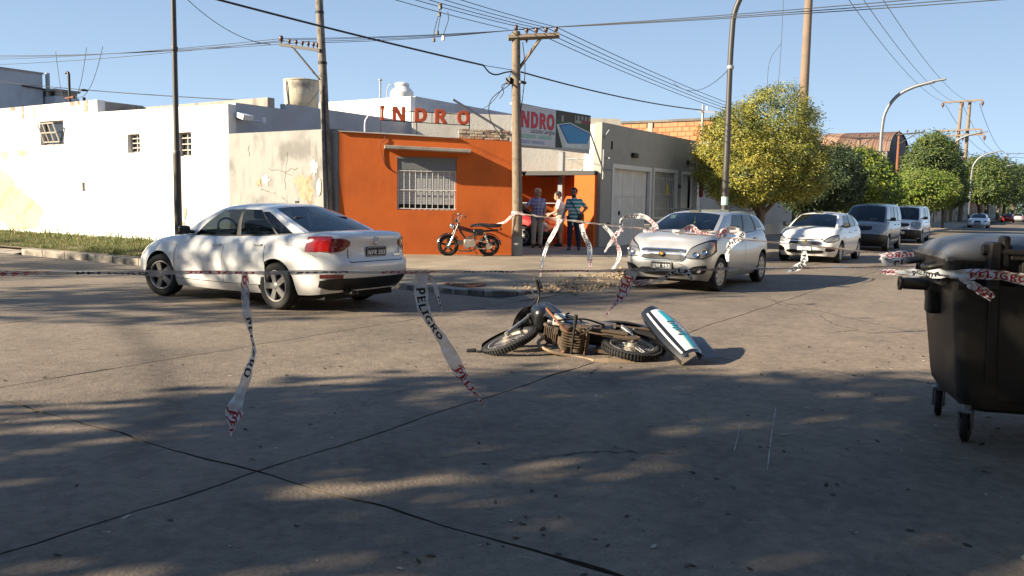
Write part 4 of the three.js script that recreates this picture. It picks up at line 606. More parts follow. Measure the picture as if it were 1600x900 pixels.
// white three-box saloon, seen from behind left
{
  const t = thing('white_sedan', 'white four door saloon with red tail lamps stopped in front of the orange shop', 'car', [-10.08, 0, -8.63], PI);
  const S = { L: 4.60, W: 1.79, H: 1.485, wr: 0.325, tw: 0.21, axle: [1.37, -1.21], paint: mPaintWhite, rim: 'five', steer: 0.22, tintSides: false, archGap: 0.045, rimM: mat([0.24, 0.23, 0.22], 0.45, { metalness: 0.5 }),
    front: [[0, 2.08], [0.3, 2.21], [0.55, 2.20], [0.8, 2.10], [0.95, 1.95], [1, 1.87]], rear: [[0, 2.15], [0.22, 2.29], [0.40, 2.32], [0.50, 2.31], [0.56, 2.26], [0.75, 2.24], [0.92, 2.26], [0.98, 2.25], [1, 2.21]],
    width: [[0, 0.80], [0.15, 0.865], [0.4, 0.893], [0.6, 0.895], [0.70, 0.887], [0.78, 0.872], [0.9, 0.845], [0.97, 0.805], [1, 0.77]],
    belt: [[2.3, 0.72], [1.95, 0.79], [1.5, 0.885], [0.95, 0.95], [0, 0.965], [-1.0, 1.005], [-1.6, 1.055], [-2.05, 1.075], [-2.32, 1.06]], bottom: [[2.32, 0.25], [1.9, 0.19], [0, 0.19], [-1.7, 0.23], [-2.32, 0.31]], crown: [[2.3, 0.03], [1.5, 0.06], [0.8, 0.05], [-1.5, 0.035], [-2.1, 0.03], [-2.3, 0.01]],
    cabin: { f0: 1.06, f1: 0.2, r0: -1.68, r1: -0.74, rp: 1.0, w0: 0.765, w1: 0.585, fu: 0.9, ru: 0.88, rv: [0.09, 0.93], rb: 0.02, crown: 0.055, dropR: 0.035, dropF: 0.04, side: [[0.125, 0.49], [0.525, 0.80], [0.815, 0.92, [0.07, 0.82]]], mirrorS: 0.1 },
    doors: [[0.98, -0.12], [-0.13, -1.02]] };
  const a = carModel(t, S);
  for (const sg of [1, -1]) { // tail lamps wrap round the corner
    part('tail_lamp', a.rearPatch([[sg * 0.56, 0.905, 0.965], [sg * 0.66, 0.845, 0.995], [sg * 0.76, 0.825, 1.005], [sg * 0.84, 0.82, 1.005]], 0.008), mTailDark, t);
    const l2 = a.patch([[sg * a.phR(0.84), 0.70, 0.945], [sg * a.phR(0.93), 0.70, 0.945], [sg * a.phR(0.975), 0.71, 0.94], [sg * a.phS(-1.93), 0.76, 0.90]].map(p => [p[0], p[1], p[2]]), 0.008); part('tail_lamp', l2, mTail, t);
    part('reflector', a.rearPatch([[sg * 0.70, 0.475, 0.525], [sg * 0.93, 0.475, 0.525]], 0.006), mTailDark, t);
  }
  part('boot_gap', a.rearPatch([[-0.58, 0.685, 0.692], [0.58, 0.685, 0.692]], 0.004), mx.black, t); part('boot_gap', [a.rearPatch([[0.575, 0.69, 0.87], [0.585, 0.69, 0.87]], 0.004), a.rearPatch([[-0.575, 0.69, 0.87], [-0.585, 0.69, 0.87]], 0.004)], mx.black, t);
  part('diffuser', a.rearPatch([[-0.93, 0.36, 0.44], [-0.8, 0.325, 0.47], [0, 0.32, 0.47], [0.8, 0.325, 0.47], [0.93, 0.36, 0.44]], 0.006), mx.blackPlastic, t);
  part('exhaust', [rod([-2.14, 0.28, -0.5], [-2.30, 0.28, -0.5], 0.028), rod([-2.14, 0.28, -0.42], [-2.30, 0.28, -0.42], 0.028)], mx.iron, t);
  plate(t, 'NFR 303', -2.262, 0.82, 0, true, false, 0.06);
  const vw = canvasTex(128, 128, (c) => { c.fillStyle = '#2b4f7e'; c.fillRect(0, 0, 128, 128); c.strokeStyle = '#dfe3e6'; c.lineWidth = 8; c.beginPath(); c.arc(64, 64, 56, 0, 7); c.stroke(); c.beginPath(); c.moveTo(42, 16); c.lineTo(64, 58); c.lineTo(86, 16); c.moveTo(20, 40); c.lineTo(46, 104); c.lineTo(64, 68); c.lineTo(82, 104); c.lineTo(108, 40); c.stroke(); }); badge(t, vw, 0.055, -2.262, 0.97, 0, true);
  part('model_script', [box(0.004, 0.018, 0.14, -2.268, 0.755, 0.42), box(0.004, 0.014, 0.06, -2.268, 0.80, 0.5)], mx.chrome, t);
  for (const sg of [1, -1]) part('headlamp', a.frontPatch([[sg * 0.5, 0.62, 0.68], [sg * 0.75, 0.6, 0.72], [sg * 0.95, 0.62, 0.74]], 0.006), mLamp, t);
  
  part('aerial', box(0.08, 0.03, 0.02, -0.70, 1.462, 0, 0.009), mx.black, t);
  for (const g of [a.sidePatch([[0.995, 0.3, 0.93], [1.005, 0.3, 0.93]], 0.004, -1), a.patch([0, 0.2, 0.4, 0.6, 0.8, 1].map(k => [-a.phS(lerp(-1.28, -2.0, k)), lerp(0.83, 0.62, k) + 0.06 * Math.sin(k * PI), lerp(0.845, 0.635, k) + 0.06 * Math.sin(k * PI)]), 0.004)]) part('fender_gap', g, mx.greyMetal, t);
}
// silver hatchback facing the camera
function bowtie(c, w, h) { c.fillStyle = '#0c0c0c'; c.fillRect(0, 0, w, h); c.fillStyle = '#c9a24a'; c.beginPath(); c.moveTo(8, 40); c.lineTo(40, 40); c.lineTo(44, 24); c.lineTo(92, 24); c.lineTo(88, 40); c.lineTo(120, 40); c.lineTo(112, 84); c.lineTo(88, 84); c.lineTo(84, 102); c.lineTo(36, 102); c.lineTo(40, 84); c.lineTo(14, 84); c.closePath(); c.fill(); }
const mGrille = mat([0.006, 0.006, 0.007], 0.6), texBow = canvasTex(128, 128, bowtie);
function grille(a, t, bw, y0, y1, slats, frameM, off = 0.006) {
  const P0 = k => a.frontPatch([[-bw, lerp(y0, y1, 0.5) - 0.01, lerp(y0, y1, 0.5) + 0.03], [-bw * 0.8, y0 + 0.015, y1], [0, y0, y1], [bw * 0.8, y0 + 0.015, y1], [bw, lerp(y0, y1, 0.5) - 0.01, lerp(y0, y1, 0.5) + 0.03]].map(([b, p, q]) => [b * (1 + k * 0.04), p - k * 0.010, q + k * 0.010]), off + (k ? 0.004 : 0.010));
  if (frameM) part('grille_frame', [a.frontPatch([[-bw, (y0 + y1) / 2, (y0 + y1) / 2 + 0.02], [-bw * 0.8, y1, y1 + 0.016], [0, y1, y1 + 0.016], [bw * 0.8, y1, y1 + 0.016], [bw, (y0 + y1) / 2, (y0 + y1) / 2 + 0.02]], off + 0.012), a.frontPatch([[-bw, (y0 + y1) / 2 - 0.02, (y0 + y1) / 2], [-bw * 0.8, y0 - 0.012, y0 + 0.004], [0, y0 - 0.012, y0 + 0.004], [bw * 0.8, y0 - 0.012, y0 + 0.004], [bw, (y0 + y1) / 2 - 0.02, (y0 + y1) / 2]], off + 0.012)], frameM, t); const g = part('grille', P0(0), mGrille, t);
  for (let i = 0; i < slats; i++) { const y = lerp(y0 + 0.02, y1 - 0.02, (i + 0.5) / slats); part('slat', a.frontPatch([[-bw * 0.8, y, y + 0.012], [bw * 0.8, y, y + 0.006]], off + 0.014), mx.blackPlastic, g); }
}
{
  const t = thing('silver_hatchback', 'silver five door hatchback facing forward with danger tape across its bonnet', 'car', [-5.78, 0, -15.82], -PI / 2);
  const S = { L: 4.0, W: 1.69, H: 1.50, wr: 0.31, tw: 0.19, axle: [1.24, -1.28], paint: mPaintSilver, rim: 'cap', steer: -0.06, archGap: 0.05,
    front: [[0, 1.86], [0.2, 1.96], [0.4, 1.995], [0.65, 1.97], [0.85, 1.90], [1, 1.80]], rear: [[0, 1.9], [0.3, 2.0], [0.6, 1.97], [1, 1.9]],
    width: [[0, 0.76], [0.15, 0.82], [0.45, 0.845], [0.65, 0.84], [0.8, 0.82], [0.92, 0.79], [1, 0.73]],
    belt: [[2.0, 0.86], [1.8, 0.92], [1.4, 1.0], [0.95, 1.05], [0.2, 1.0], [-0.6, 1.02], [-1.3, 1.06], [-2.0, 1.08]], bottom: [[2.0, 0.27], [1.6, 0.2], [0, 0.2], [-1.5, 0.23], [-2.0, 0.33]], crown: [[2.0, 0.04], [1.4, 0.07], [0.9, 0.05], [-2, 0.02]],
    cabin: { f0: 1.22, f1: 0.30, r0: -1.86, r1: -1.5, w0: 0.74, w1: 0.57, fu: 0.9, ru: 0.8, rv: [0.2, 0.88], crown: 0.05, dropF: 0.06, dropR: 0.06, side: [[0.2, 0.46], [0.49, 0.74], [0.77, 0.93, [0.14, 0.8]]], mirrorS: 0.16 }, doors: [[0.85, -0.1], [-0.11, -0.98]] };
  const a = carModel(t, S);
  for (const sg of [1, -1]) {
    part('headlamp_surround', a.frontPatch([[sg * 0.50, 0.615, 0.655], [sg * 0.62, 0.60, 0.78], [sg * 0.80, 0.60, 0.85], [sg * 0.93, 0.64, 0.90], [sg * 0.985, 0.72, 0.92]], 0.004), mx.black, t);
    const h = part('headlamp', a.frontPatch([[sg * 0.53, 0.625, 0.665], [sg * 0.63, 0.615, 0.765], [sg * 0.80, 0.615, 0.83], [sg * 0.92, 0.655, 0.875], [sg * 0.965, 0.72, 0.88]], 0.008), mLamp, t);
    for (const [b, y] of [[0.7, 0.69], [0.84, 0.73]]) { const p = a.P(sg * a.phF(b), a.vAt(1.8, y)), m = a.Nrm(sg * a.phF(b), 0.7); const q = new THREE.Quaternion().setFromUnitVectors(V(0, 0, 1), m); const g = lathe([[0.0001, -0.004], [0.04, 0.0], [0.05, 0.012]], 18).rotateX(PI / 2); g.applyQuaternion(q); g.translate(p.x + m.x * 0.012, p.y, p.z + m.z * 0.012); part('lens', g, mx.chrome, h); }
    part('indicator', a.frontPatch([[sg * 0.945, 0.73, 0.86], [sg * 0.972, 0.75, 0.87]], 0.010), mAmber, t);
    part('fog_lamp_recess', a.frontPatch([[sg * 0.56, 0.36, 0.40], [sg * 0.66, 0.34, 0.46], [sg * 0.86, 0.35, 0.49], [sg * 0.9, 0.4, 0.48]], 0.005), mx.black, t);
    { const p = a.P(sg * a.phF(0.78), a.vAt(1.85, 0.40)); part('fog_lamp', rod([p.x - 0.02, p.y, p.z], [p.x + 0.012, p.y, p.z], 0.045, 0.045, 20), mx.chrome, t); }
  }
  grille(a, t, 0.50, 0.565, 0.665, 4, mx.chrome); grille(a, t, 0.50, 0.70, 0.735, 0, mx.chrome); badge(t, texBow, 0.045, 2.015, 0.68, 0, false);
  grille(a, t, 0.54, 0.31, 0.43, 3, null); plate(t, 'IJM 153', 2.012, 0.475, 0, false, false);
  part('bonnet_gap', [1, -1].map(sg => a.sidePatch([[0.95, 1.0, 1.008], [1.5, 0.90, 0.907], [1.75, 0.83, 0.835]], 0.004, sg)), mx.black, t);
  part('wiper', [bar([1.26, 1.03, 0.5], [1.18, 1.10, -0.1], 0.012, 0.02), bar([1.28, 1.035, -0.05], [1.2, 1.10, -0.6], 0.012, 0.02)], mx.black, t);
  part('aerial', rod([0.1, 1.49, 0], [0.0, 1.68, 0], 0.006), mx.black, t);
  part('roof_rail', [1, -1].map(sg => tube([[0.1, 1.44, sg * 0.555], [-0.6, 1.475, sg * 0.56], [-1.3, 1.44, sg * 0.555]], 0.014, 16)), mx.black, t);
  const st = a.endP(0.72, 0.82, false); part('sticker', box(0.004, 0.11, 0.10, st.x - 0.03, st.y - 0.08, st.z, 0, [0, 0, 0.9]), mat([0.35, 0.5, 0.4], 0.6), t);
  const fr = a.endP(-0.05, 0.75, false); part('hanging_charm', [new THREE.SphereGeometry(0.025, 8, 6).translate(fr.x - 0.16, fr.y - 0.12, fr.z), rod([fr.x - 0.16, fr.y, fr.z], [fr.x - 0.16, fr.y - 0.12, fr.z], 0.004)], mat([0.6, 0.55, 0.1], 0.5), t);
  for (const sg of [1, -1]) part('tail_lamp', a.sidePatch([[-1.72, 0.85, 1.03], [-1.9, 0.82, 1.04]], 0.008, sg), mTail, t);
}
// white hatchback parked behind it
{
  const t = thing('white_hatchback', 'white hatchback with a black grille parked between silver car and grey van', 'car', [-5.82, 0, -26.1], -PI / 2);
  const S = { L: 4.0, W: 1.71, H: 1.47, wr: 0.30, tw: 0.19, axle: [1.22, -1.3], paint: mPaintWhite, rim: 'five', archGap: 0.05,
    front: [[0, 1.88], [0.25, 1.98], [0.5, 2.0], [0.75, 1.96], [0.9, 1.88], [1, 1.78]], rear: [[0, 1.9], [0.3, 2.0], [0.6, 1.97], [1, 1.9]], width: [[0, 0.77], [0.15, 0.83], [0.45, 0.855], [0.7, 0.85], [0.85, 0.82], [0.95, 0.78], [1, 0.74]],
    belt: [[2.0, 0.79], [1.8, 0.86], [1.4, 0.94], [0.95, 0.99], [0.2, 0.97], [-0.6, 1.0], [-1.3, 1.04], [-2.0, 1.06]], bottom: [[2.0, 0.22], [1.6, 0.18], [0, 0.19], [-1.5, 0.22], [-2.0, 0.3]], crown: [[2.0, 0.03], [1.4, 0.06], [0.9, 0.05], [-2, 0.02]],
    cabin: { f0: 1.2, f1: 0.3, r0: -1.85, r1: -1.4, w0: 0.745, w1: 0.57, fu: 0.92, ru: 0.8, rv: [0.2, 0.88], crown: 0.05, dropF: 0.06, dropR: 0.06, side: [[0.17, 0.46], [0.49, 0.76], [0.79, 0.92, [0.14, 0.8]]], mirrorS: 0.14 }, doors: [[0.85, -0.1], [-0.11, -0.98]] };
  const a = carModel(t, S);
  for (const sg of [1, -1]) { part('headlamp_surround', a.frontPatch([[sg * 0.58, 0.60, 0.64], [sg * 0.72, 0.58, 0.71], [sg * 0.88, 0.60, 0.77], [sg * 0.98, 0.66, 0.80]], 0.004), mx.black, t); part('headlamp', a.frontPatch([[sg * 0.62, 0.61, 0.64], [sg * 0.74, 0.6, 0.69], [sg * 0.88, 0.62, 0.74], [sg * 0.965, 0.67, 0.77]], 0.008), mLamp, t); part('fog_lamp_recess', a.frontPatch([[sg * 0.66, 0.34, 0.42], [sg * 0.78, 0.33, 0.47], [sg * 0.92, 0.36, 0.46]], 0.006), mx.black, t); }
  grille(a, t, 0.54, 0.52, 0.60, 3, mx.chrome); grille(a, t, 0.56, 0.635, 0.655, 1, null); grille(a, t, 0.6, 0.28, 0.37, 2, null); badge(t, texBow, 0.04, 2.0, 0.625, 0, false); plate(t, 'AC 471 PH', 2.012, 0.42, 0, false, true);
}
function vanSpec(p, rimM) {
  return { L: 4.13, W: 1.74, H: 1.82, wr: 0.305, tw: 0.19, axle: [1.27, -1.42], paint: p, rim: 'cap', rimM, van: true, archGap: 0.05,
    front: [[0, 1.96], [0.3, 2.06], [0.55, 2.06], [0.75, 2.0], [0.9, 1.9], [1, 1.78]], rear: [[0, 2.0], [0.3, 2.06], [0.8, 2.05], [1, 2.03]], width: [[0, 0.80], [0.15, 0.85], [0.45, 0.87], [0.7, 0.868], [0.88, 0.85], [1, 0.80]],
    belt: [[2.06, 0.78], [1.85, 0.92], [1.5, 1.03], [1.1, 1.09], [0.3, 1.09], [-2.06, 1.09]], bottom: [[2.06, 0.26], [1.6, 0.21], [0, 0.22], [-2.06, 0.3]], crown: [[2.0, 0.03], [1.5, 0.06], [1, 0.04], [-2, 0.0]],
    cabin: { f0: 1.4, f1: 0.55, r0: -2.03, r1: -1.98, w0: 0.80, w1: 0.66, fu: 0.92, ru: 0.8, rv: [0.15, 0.85], rb: 0.01, bendR: 0.02, taperR: 0.02, crown: 0.06, dropF: 0.08, dropR: 0.02, side: [[0.17, 0.42], [0.46, 0.70], [0.73, 0.93]], mirrorS: 0.14 }, doors: [[0.95, -0.15], [-0.16, -1.0]], handleM: mx.blackPlastic };
}
function vanFace(a, t) {
  for (const sg of [1, -1]) part('headlamp', a.frontPatch([[sg * 0.5, 0.70, 0.78], [sg * 0.68, 0.66, 0.86], [sg * 0.88, 0.66, 0.92], [sg * 0.97, 0.72, 0.92]], 0.007), mLamp, t);
  part('bumper', a.frontPatch([[-0.99, 0.30, 0.56], [-0.85, 0.25, 0.62], [0, 0.24, 0.62], [0.85, 0.25, 0.62], [0.99, 0.30, 0.56]], 0.012), mx.blackPlastic, t); grille(a, t, 0.42, 0.70, 0.77, 2, null, 0.008);
}
{
  const t = thing('grey_van', 'dark grey small passenger van parked between white hatchback and white van', 'van', [-5.95, 0, -35.0], -PI / 2, undefined); const a = carModel(t, vanSpec(mPaintGrey)); vanFace(a, t);
  const d = tag, w = thing; const u = [1, -1].map(sg => a.sidePatch([[1.0, 0.42, 0.52], [-1.1, 0.42, 0.52]], 0.010, sg)); part('side_moulding', u, mx.blackPlastic, t); part('roof_aerial', rod([0.4, 1.8, 0], [0.3, 1.95, 0], 0.008), mx.black, t);
}
{
  const t = thing('white_van', 'white small van with black bumper at the end of the parked row', 'van', [-6.02, 0, -45.0], -PI / 2); const a = carModel(t, vanSpec(mPaintWhite)); vanFace(a, t); plate(t, 'JQT 620', 2.09, 0.5, 0, false, true);
  part('side_moulding', [1, -1].map(sg => a.sidePatch([[1.0, 0.42, 0.5], [-1.1, 0.42, 0.5]], 0.010, sg)), mx.blackPlastic, t);
}
function farCar(name, label, x, z, turn, p, facing) {
  const t = thing(name, label, 'car', [x, 0, z], turn);
  const S = { L: 4.3, W: 1.76, H: 1.43, wr: 0.31, tw: 0.2, axle: [1.35, -1.25], paint: p, rim: 'five', archGap: 0.05, front: [[0, 2.02], [0.3, 2.14], [0.7, 2.1], [1, 1.9]], rear: [[0, 2.05], [0.4, 2.15], [0.8, 2.1], [1, 2.05]], width: [[0, 0.8], [0.2, 0.86], [0.5, 0.88], [0.8, 0.85], [1, 0.77]],
    belt: [[2.15, 0.7], [1.5, 0.88], [0.95, 0.95], [-1, 1.0], [-2.15, 1.0]], bottom: [[2.15, 0.24], [0, 0.19], [-2.15, 0.3]], cabin: { f0: 1.1, f1: 0.2, r0: -1.95, r1: -1.2, w0: 0.76, w1: 0.58, fu: 0.9, ru: 0.88, crown: 0.05, side: [[0.14, 0.47], [0.5, 0.85]] }, doors: [] };
  const a = carModel(t, S); for (const sg of [1, -1]) { part('headlamp', a.frontPatch([[sg * 0.6, 0.56, 0.66], [sg * 0.95, 0.58, 0.72]], 0.007), mLamp, t); part('tail_lamp', a.rearPatch([[sg * 0.5, 0.78, 0.92], [sg * 0.97, 0.78, 0.92]], 0.007), mTail, t); }
  grille(a, t, 0.32, 0.36, 0.66, 2, null); plate(t, facing ? 'OXR 218' : 'HGT 905', facing ? 2.16 : -2.17, facing ? 0.48 : 0.8, 0, !facing, true); return t;
}
farCar('far_white_car', 'small distant white saloon facing forward beyond the parked vans', -6.05, -93, -PI / 2, mPaintWhite, true);
farCar('far_red_car', 'tiny distant red car seen from behind far down the street', -5.9, -150, PI / 2, mPaintRed, false);
farCar('far_silver_car', 'tiny distant silver car just right of the red one', -4.9, -163, PI / 2, mPaintSilver, false);
{
  const t = thing('red_car', 'dark red hatchback parked in the shade of the carport', 'car', [-14.9, 0.23, -22.2], 0.12);
  const S = { L: 4.0, W: 1.68, H: 1.46, wr: 0.3, tw: 0.19, axle: [1.25, -1.25], paint: mPaintRed, rim: 'five', archGap: 0.05, front: [[0, 1.9], [0.4, 2.0], [0.8, 1.94], [1, 1.8]], rear: [[0, 1.9], [0.4, 2.0], [1, 1.9]], width: [[0, 0.76], [0.2, 0.82], [0.5, 0.84], [0.8, 0.82], [1, 0.74]],
    belt: [[2, 0.74], [1.4, 0.9], [0.95, 0.97], [-1, 1.02], [-2, 1.04]], bottom: [[2, 0.24], [0, 0.2], [-2, 0.3]], cabin: { f0: 1.2, f1: 0.3, r0: -1.85, r1: -1.4, w0: 0.74, w1: 0.57, fu: 0.9, ru: 0.8, crown: 0.05, side: [[0.16, 0.46], [0.49, 0.76]] }, doors: [[0.85, -0.1], [-0.11, -0.98]] };
  const a = carModel(t, S); for (const sg of [1, -1]) part('headlamp', a.frontPatch([[sg * 0.6, 0.6, 0.7], [sg * 0.95, 0.64, 0.8]], 0.007), mLamp, t); part('lower_trim', a.frontPatch([[-0.97, 0.28, 0.46], [0, 0.27, 0.46], [0.97, 0.28, 0.46]], 0.008), mx.blackPlastic, t); plate(t, 'KDB 774', 2.01, 0.5, 0, false, true);
}
// ---------- trees ----------
const mBark = plaster([0.16, 0.12, 0.085], [0.07, 0.055, 0.04], 0.9, 1, 50);
const mLeaf = phys([1, 1, 1], 0.55, { vertexColors: true, side: THREE.DoubleSide, transmission: 0.4, thickness: 0 });
// lobes: [x, y, z, rx, ry, rz]; leaves sit in clumps on and inside the lobes
function crownGeo(seed, lobes, o) {
  const r = rng(seed), pos = [], col = [], X = V(), Y = V(), Zn = V(), c0 = V();
  const tot = lobes.reduce((s, l) => s + l[3] * l[4] + l[4] * l[5] + l[3] * l[5], 0);
  for (const l of lobes) {
    const nc = Math.round(o.clumps * (l[3] * l[4] + l[4] * l[5] + l[3] * l[5]) / tot);
    for (let k = 0; k < nc; k++) {
      const u = r() * 2 - 1, a = r() * 2 * PI, s = Math.sqrt(1 - u * u), d = V(s * Math.cos(a), u, s * Math.sin(a));
      const rad = (o.fill && r() < o.fill ? 0.35 + 0.5 * r() : 0.80 + 0.24 * r()) * (0.88 + 0.26 * N1(d.x * 2.2 + 7 + seed, d.y * 2.2 + d.z * 2.7 + 9));
      c0.set(l[0] + d.x * l[3] * rad, l[1] + d.y * l[4] * rad * (d.y < 0 ? o.flat ?? 0.85 : 1), l[2] + d.z * l[5] * rad);
      if (lobes.some(m => m !== l && ((c0.x - m[0]) / m[3]) ** 2 + ((c0.y - m[1]) / m[4]) ** 2 + ((c0.z - m[2]) / m[5]) ** 2 < 0.4)) continue;
      const cs = o.cs * (0.6 + 0.8 * r()), tone = o.tones[Math.floor(Math.pow(r(), l[6] ?? o.bias ?? 1) * o.tones.length * 0.999)], tk = 0.75 + 0.5 * r();
      for (let j = 0; j < o.per; j++) {
        const e = V(r() + r() + r() - 1.5, (r() + r() + r() - 1.5) * 0.8, r() + r() + r() - 1.5).multiplyScalar(cs * 1.2), p = c0.clone().add(e);
        const out = d.clone().multiplyScalar(1.0).addScaledVector(e, 0.5 / cs).add(V(r() - 0.5, r() - 0.35, r() - 0.5)).normalize(); // leaf normal
        X.set(r() - 0.5, (o.droop ?? -0.3) + (r() - 0.5) * 0.6, r() - 0.5).addScaledVector(e, 0.6 / cs).normalize(); Zn.crossVectors(X, out).normalize(); if (!isFinite(Zn.x)) continue;
        const L = o.leaf * (0.7 + 0.6 * r()), w = L * (o.wide ?? 0.42); Y.crossVectors(Zn, X).multiplyScalar(w * 0.25);
        const A = p, T = p.clone().addScaledVector(X, L), m = p.clone().addScaledVector(X, L * 0.45), B = m.clone().addScaledVector(Zn, w / 2).add(Y), D = m.clone().addScaledVector(Zn, -w / 2).add(Y);
        for (const q of [A, B, T, A, T, D]) pos.push(q.x, q.y, q.z);
        const g = tk * (0.88 + 0.24 * r()), cc = tone; for (let q = 0; q < 6; q++) col.push(cc[0] * g, cc[1] * g, cc[2] * g);
      }
    }
  }
  const g = new THREE.BufferGeometry(); g.setAttribute('position', new THREE.Float32BufferAttribute(pos, 3)); g.setAttribute('color', new THREE.Float32BufferAttribute(col, 3)); g.computeVertexNormals();
  g.setAttribute('uv', new THREE.BufferAttribute(new Float32Array(pos.length / 3 * 2), 2)); return g;
}
function trunkGeo(seed, h, r0, lobes, lean = [0, 0]) {
  const r = rng(seed), out = [], path = []; for (let i = 0; i <= 6; i++) { const t = i / 6; path.push(V(lean[0] * t + (r() - 0.5) * 0.08 * (i > 0), h * t, lean[1] * t + (r() - 0.5) * 0.08 * (i > 0))); }
  for (let i = 0; i < 6; i++) out.push(rod(path[i], path[i + 1], r0 * (1 - i * 0.06) * (i === 0 ? 1.25 : 1), r0 * (1 - (i + 1) * 0.06), 12, true));
  for (const l of lobes) for (let k = 0; k < 3; k++) { const t = path[3 + Math.floor(r() * 3)].clone(), e = V(l[0] + (r() - 0.5) * l[3], l[1] + (r() - 0.2) * l[4] * 0.6, l[2] + (r() - 0.5) * l[5]), m = t.clone().lerp(e, 0.5).add(V((r() - 0.5) * 0.3, -0.15, (r() - 0.5) * 0.3)); out.push(rod(t, m, r0 * 0.5, r0 * 0.32, 8, true), rod(m, e, r0 * 0.32, r0 * 0.1, 7, true)); }
  return boxUV(join(out));
}
function tree(name, label, x, z, seed, th, tr, lobes, o, group) {
  const t = thing(name, label, 'tree', [x, x < KX ? sh(x, z) - 0.05 : 0.1, z], 0, group);
  part('trunk', trunkGeo(seed, th, tr, lobes, o.lean), mBark, t); part('crown', crownGeo(seed + 1, lobes, o), mLeaf, t); return t;
}
const yel = [[0.42, 0.375, 0.045], [0.35, 0.33, 0.04], [0.25, 0.265, 0.034], [0.125, 0.155, 0.026]], mid = [[0.12, 0.17, 0.022], [0.08, 0.135, 0.02], [0.16, 0.20, 0.025], [0.05, 0.09, 0.016]], dark = [[0.04, 0.078, 0.016], [0.05, 0.09, 0.018], [0.055, 0.09, 0.018], [0.022, 0.045, 0.012]], lime = [[0.30, 0.36, 0.022], [0.22, 0.29, 0.02], [0.14, 0.21, 0.018], [0.07, 0.115, 0.015]];
tree('street_tree', 'large dense yellow-green street tree rising behind silver and white hatchbacks', -9.0, -30.4, 21, 2.2, 0.2, [[-0.35, 2.75, 0.75, 1.75, 1.3, 1.7], [0.35, 4.45, -0.1, 1.45, 1.25, 1.4, 0.6], [-0.75, 3.55, 1.25, 1.3, 0.95, 1.1], [0.55, 3.2, -0.35, 1.6, 1.3, 1.6, 0.8], [-0.2, 2.2, 1.9, 1.0, 0.75, 0.9], [1.0, 2.45, -0.5, 1.1, 0.9, 1.1], [-0.7, 4.2, 0.7, 1.0, 0.8, 0.9, 0.7]], { clumps: 2500, per: 38, cs: 0.18, leaf: 0.085, wide: 0.5, tones: yel, fill: 0.1, flat: 0.95, bias: 1.5, lean: [0.1, 0.1] });
tree('dark_tree', 'dark green shaded tree between the yellow tree and lime tree', -9.2, -40.5, 25, 1.8, 0.16, [[0, 2.7, 0, 2.0, 1.7, 2.2]], { clumps: 1000, per: 28, cs: 0.2, leaf: 0.14, tones: dark, fill: 0.2 });
tree('lime_tree', 'bright lime green tree standing behind the dark van', -8.6, -46.2, 29, 1.5, 0.14, [[0, 2.6, 0, 1.9, 1.6, 2.1], [-0.1, 3.6, 0.1, 1.3, 1.0, 1.4], [0.5, 2.0, -1.6, 1.3, 1.2, 1.5]], { clumps: 1300, per: 28, cs: 0.2, leaf: 0.14, wide: 0.5, tones: lime, fill: 0.15 });
tree('round_tree', 'low clipped round green tree right above the white van', -8.2, -66.5, 33, 1.4, 0.16, [[0, 2.9, 0, 2.4, 1.35, 2.9]], { clumps: 1500, per: 28, cs: 0.2, leaf: 0.17, wide: 0.5, tones: [lime[1], lime[2], mid[2]], fill: 0.1, bias: 1 });
tree('tall_green_tree', 'tall lobed mid green tree in front of the warehouse gable', -8.6, -76.5, 37, 2.2, 0.26, [[0, 4.6, 2.0, 1.9, 2.6, 1.9], [0.2, 5.9, 0.3, 1.4, 1.9, 1.3], [-0.3, 5.6, 2.2, 1.1, 1.7, 1.0], [0.2, 4.9, -2.2, 1.8, 2.5, 2.0], [0.5, 3.4, -4.4, 1.9, 2.1, 1.9], [0.1, 3.2, 0.3, 2.0, 2.0, 2.6]], { clumps: 1900, per: 28, cs: 0.28, leaf: 0.2, tones: mid, fill: 0.12, bias: 1.2, wide: 0.5 });
tree('far_tree', 'layered green tree at the far right above distant white car', -8.3, -127, 41, 3.2, 0.34, [[0, 5.6, 0, 3.3, 3.0, 4.2], [0, 4.2, 2.8, 2.4, 1.5, 2.6]], { clumps: 900, per: 22, cs: 0.4, leaf: 0.32, tones: mid, bias: 1.6 });
for (const [i, x, z, s, l] of [[0, -8.4, -143, 1.15, 'broad dark green tree just behind the layered far tree'], [1, -8.0, -165, 1.2, 'second far dark tree above the tiny red car'], [2, -8.2, -190, 1.3, 'hazy green tree third behind the distant cars'], [3, -8, -225, 1.45, 'farthest green tree at the right picture edge']]) tree('far_tree', l, x, z, 51 + i * 4, 3.2, 0.34, [[0, 5.4 * s, 0, 3.4 * s, 3.0 * s, 4.5 * s], [0.4, 4.0 * s, 3, 2.6, 2, 3]], { clumps: 600, per: 18, cs: 0.5, leaf: 0.42, tones: i % 2 ? mid : dark });
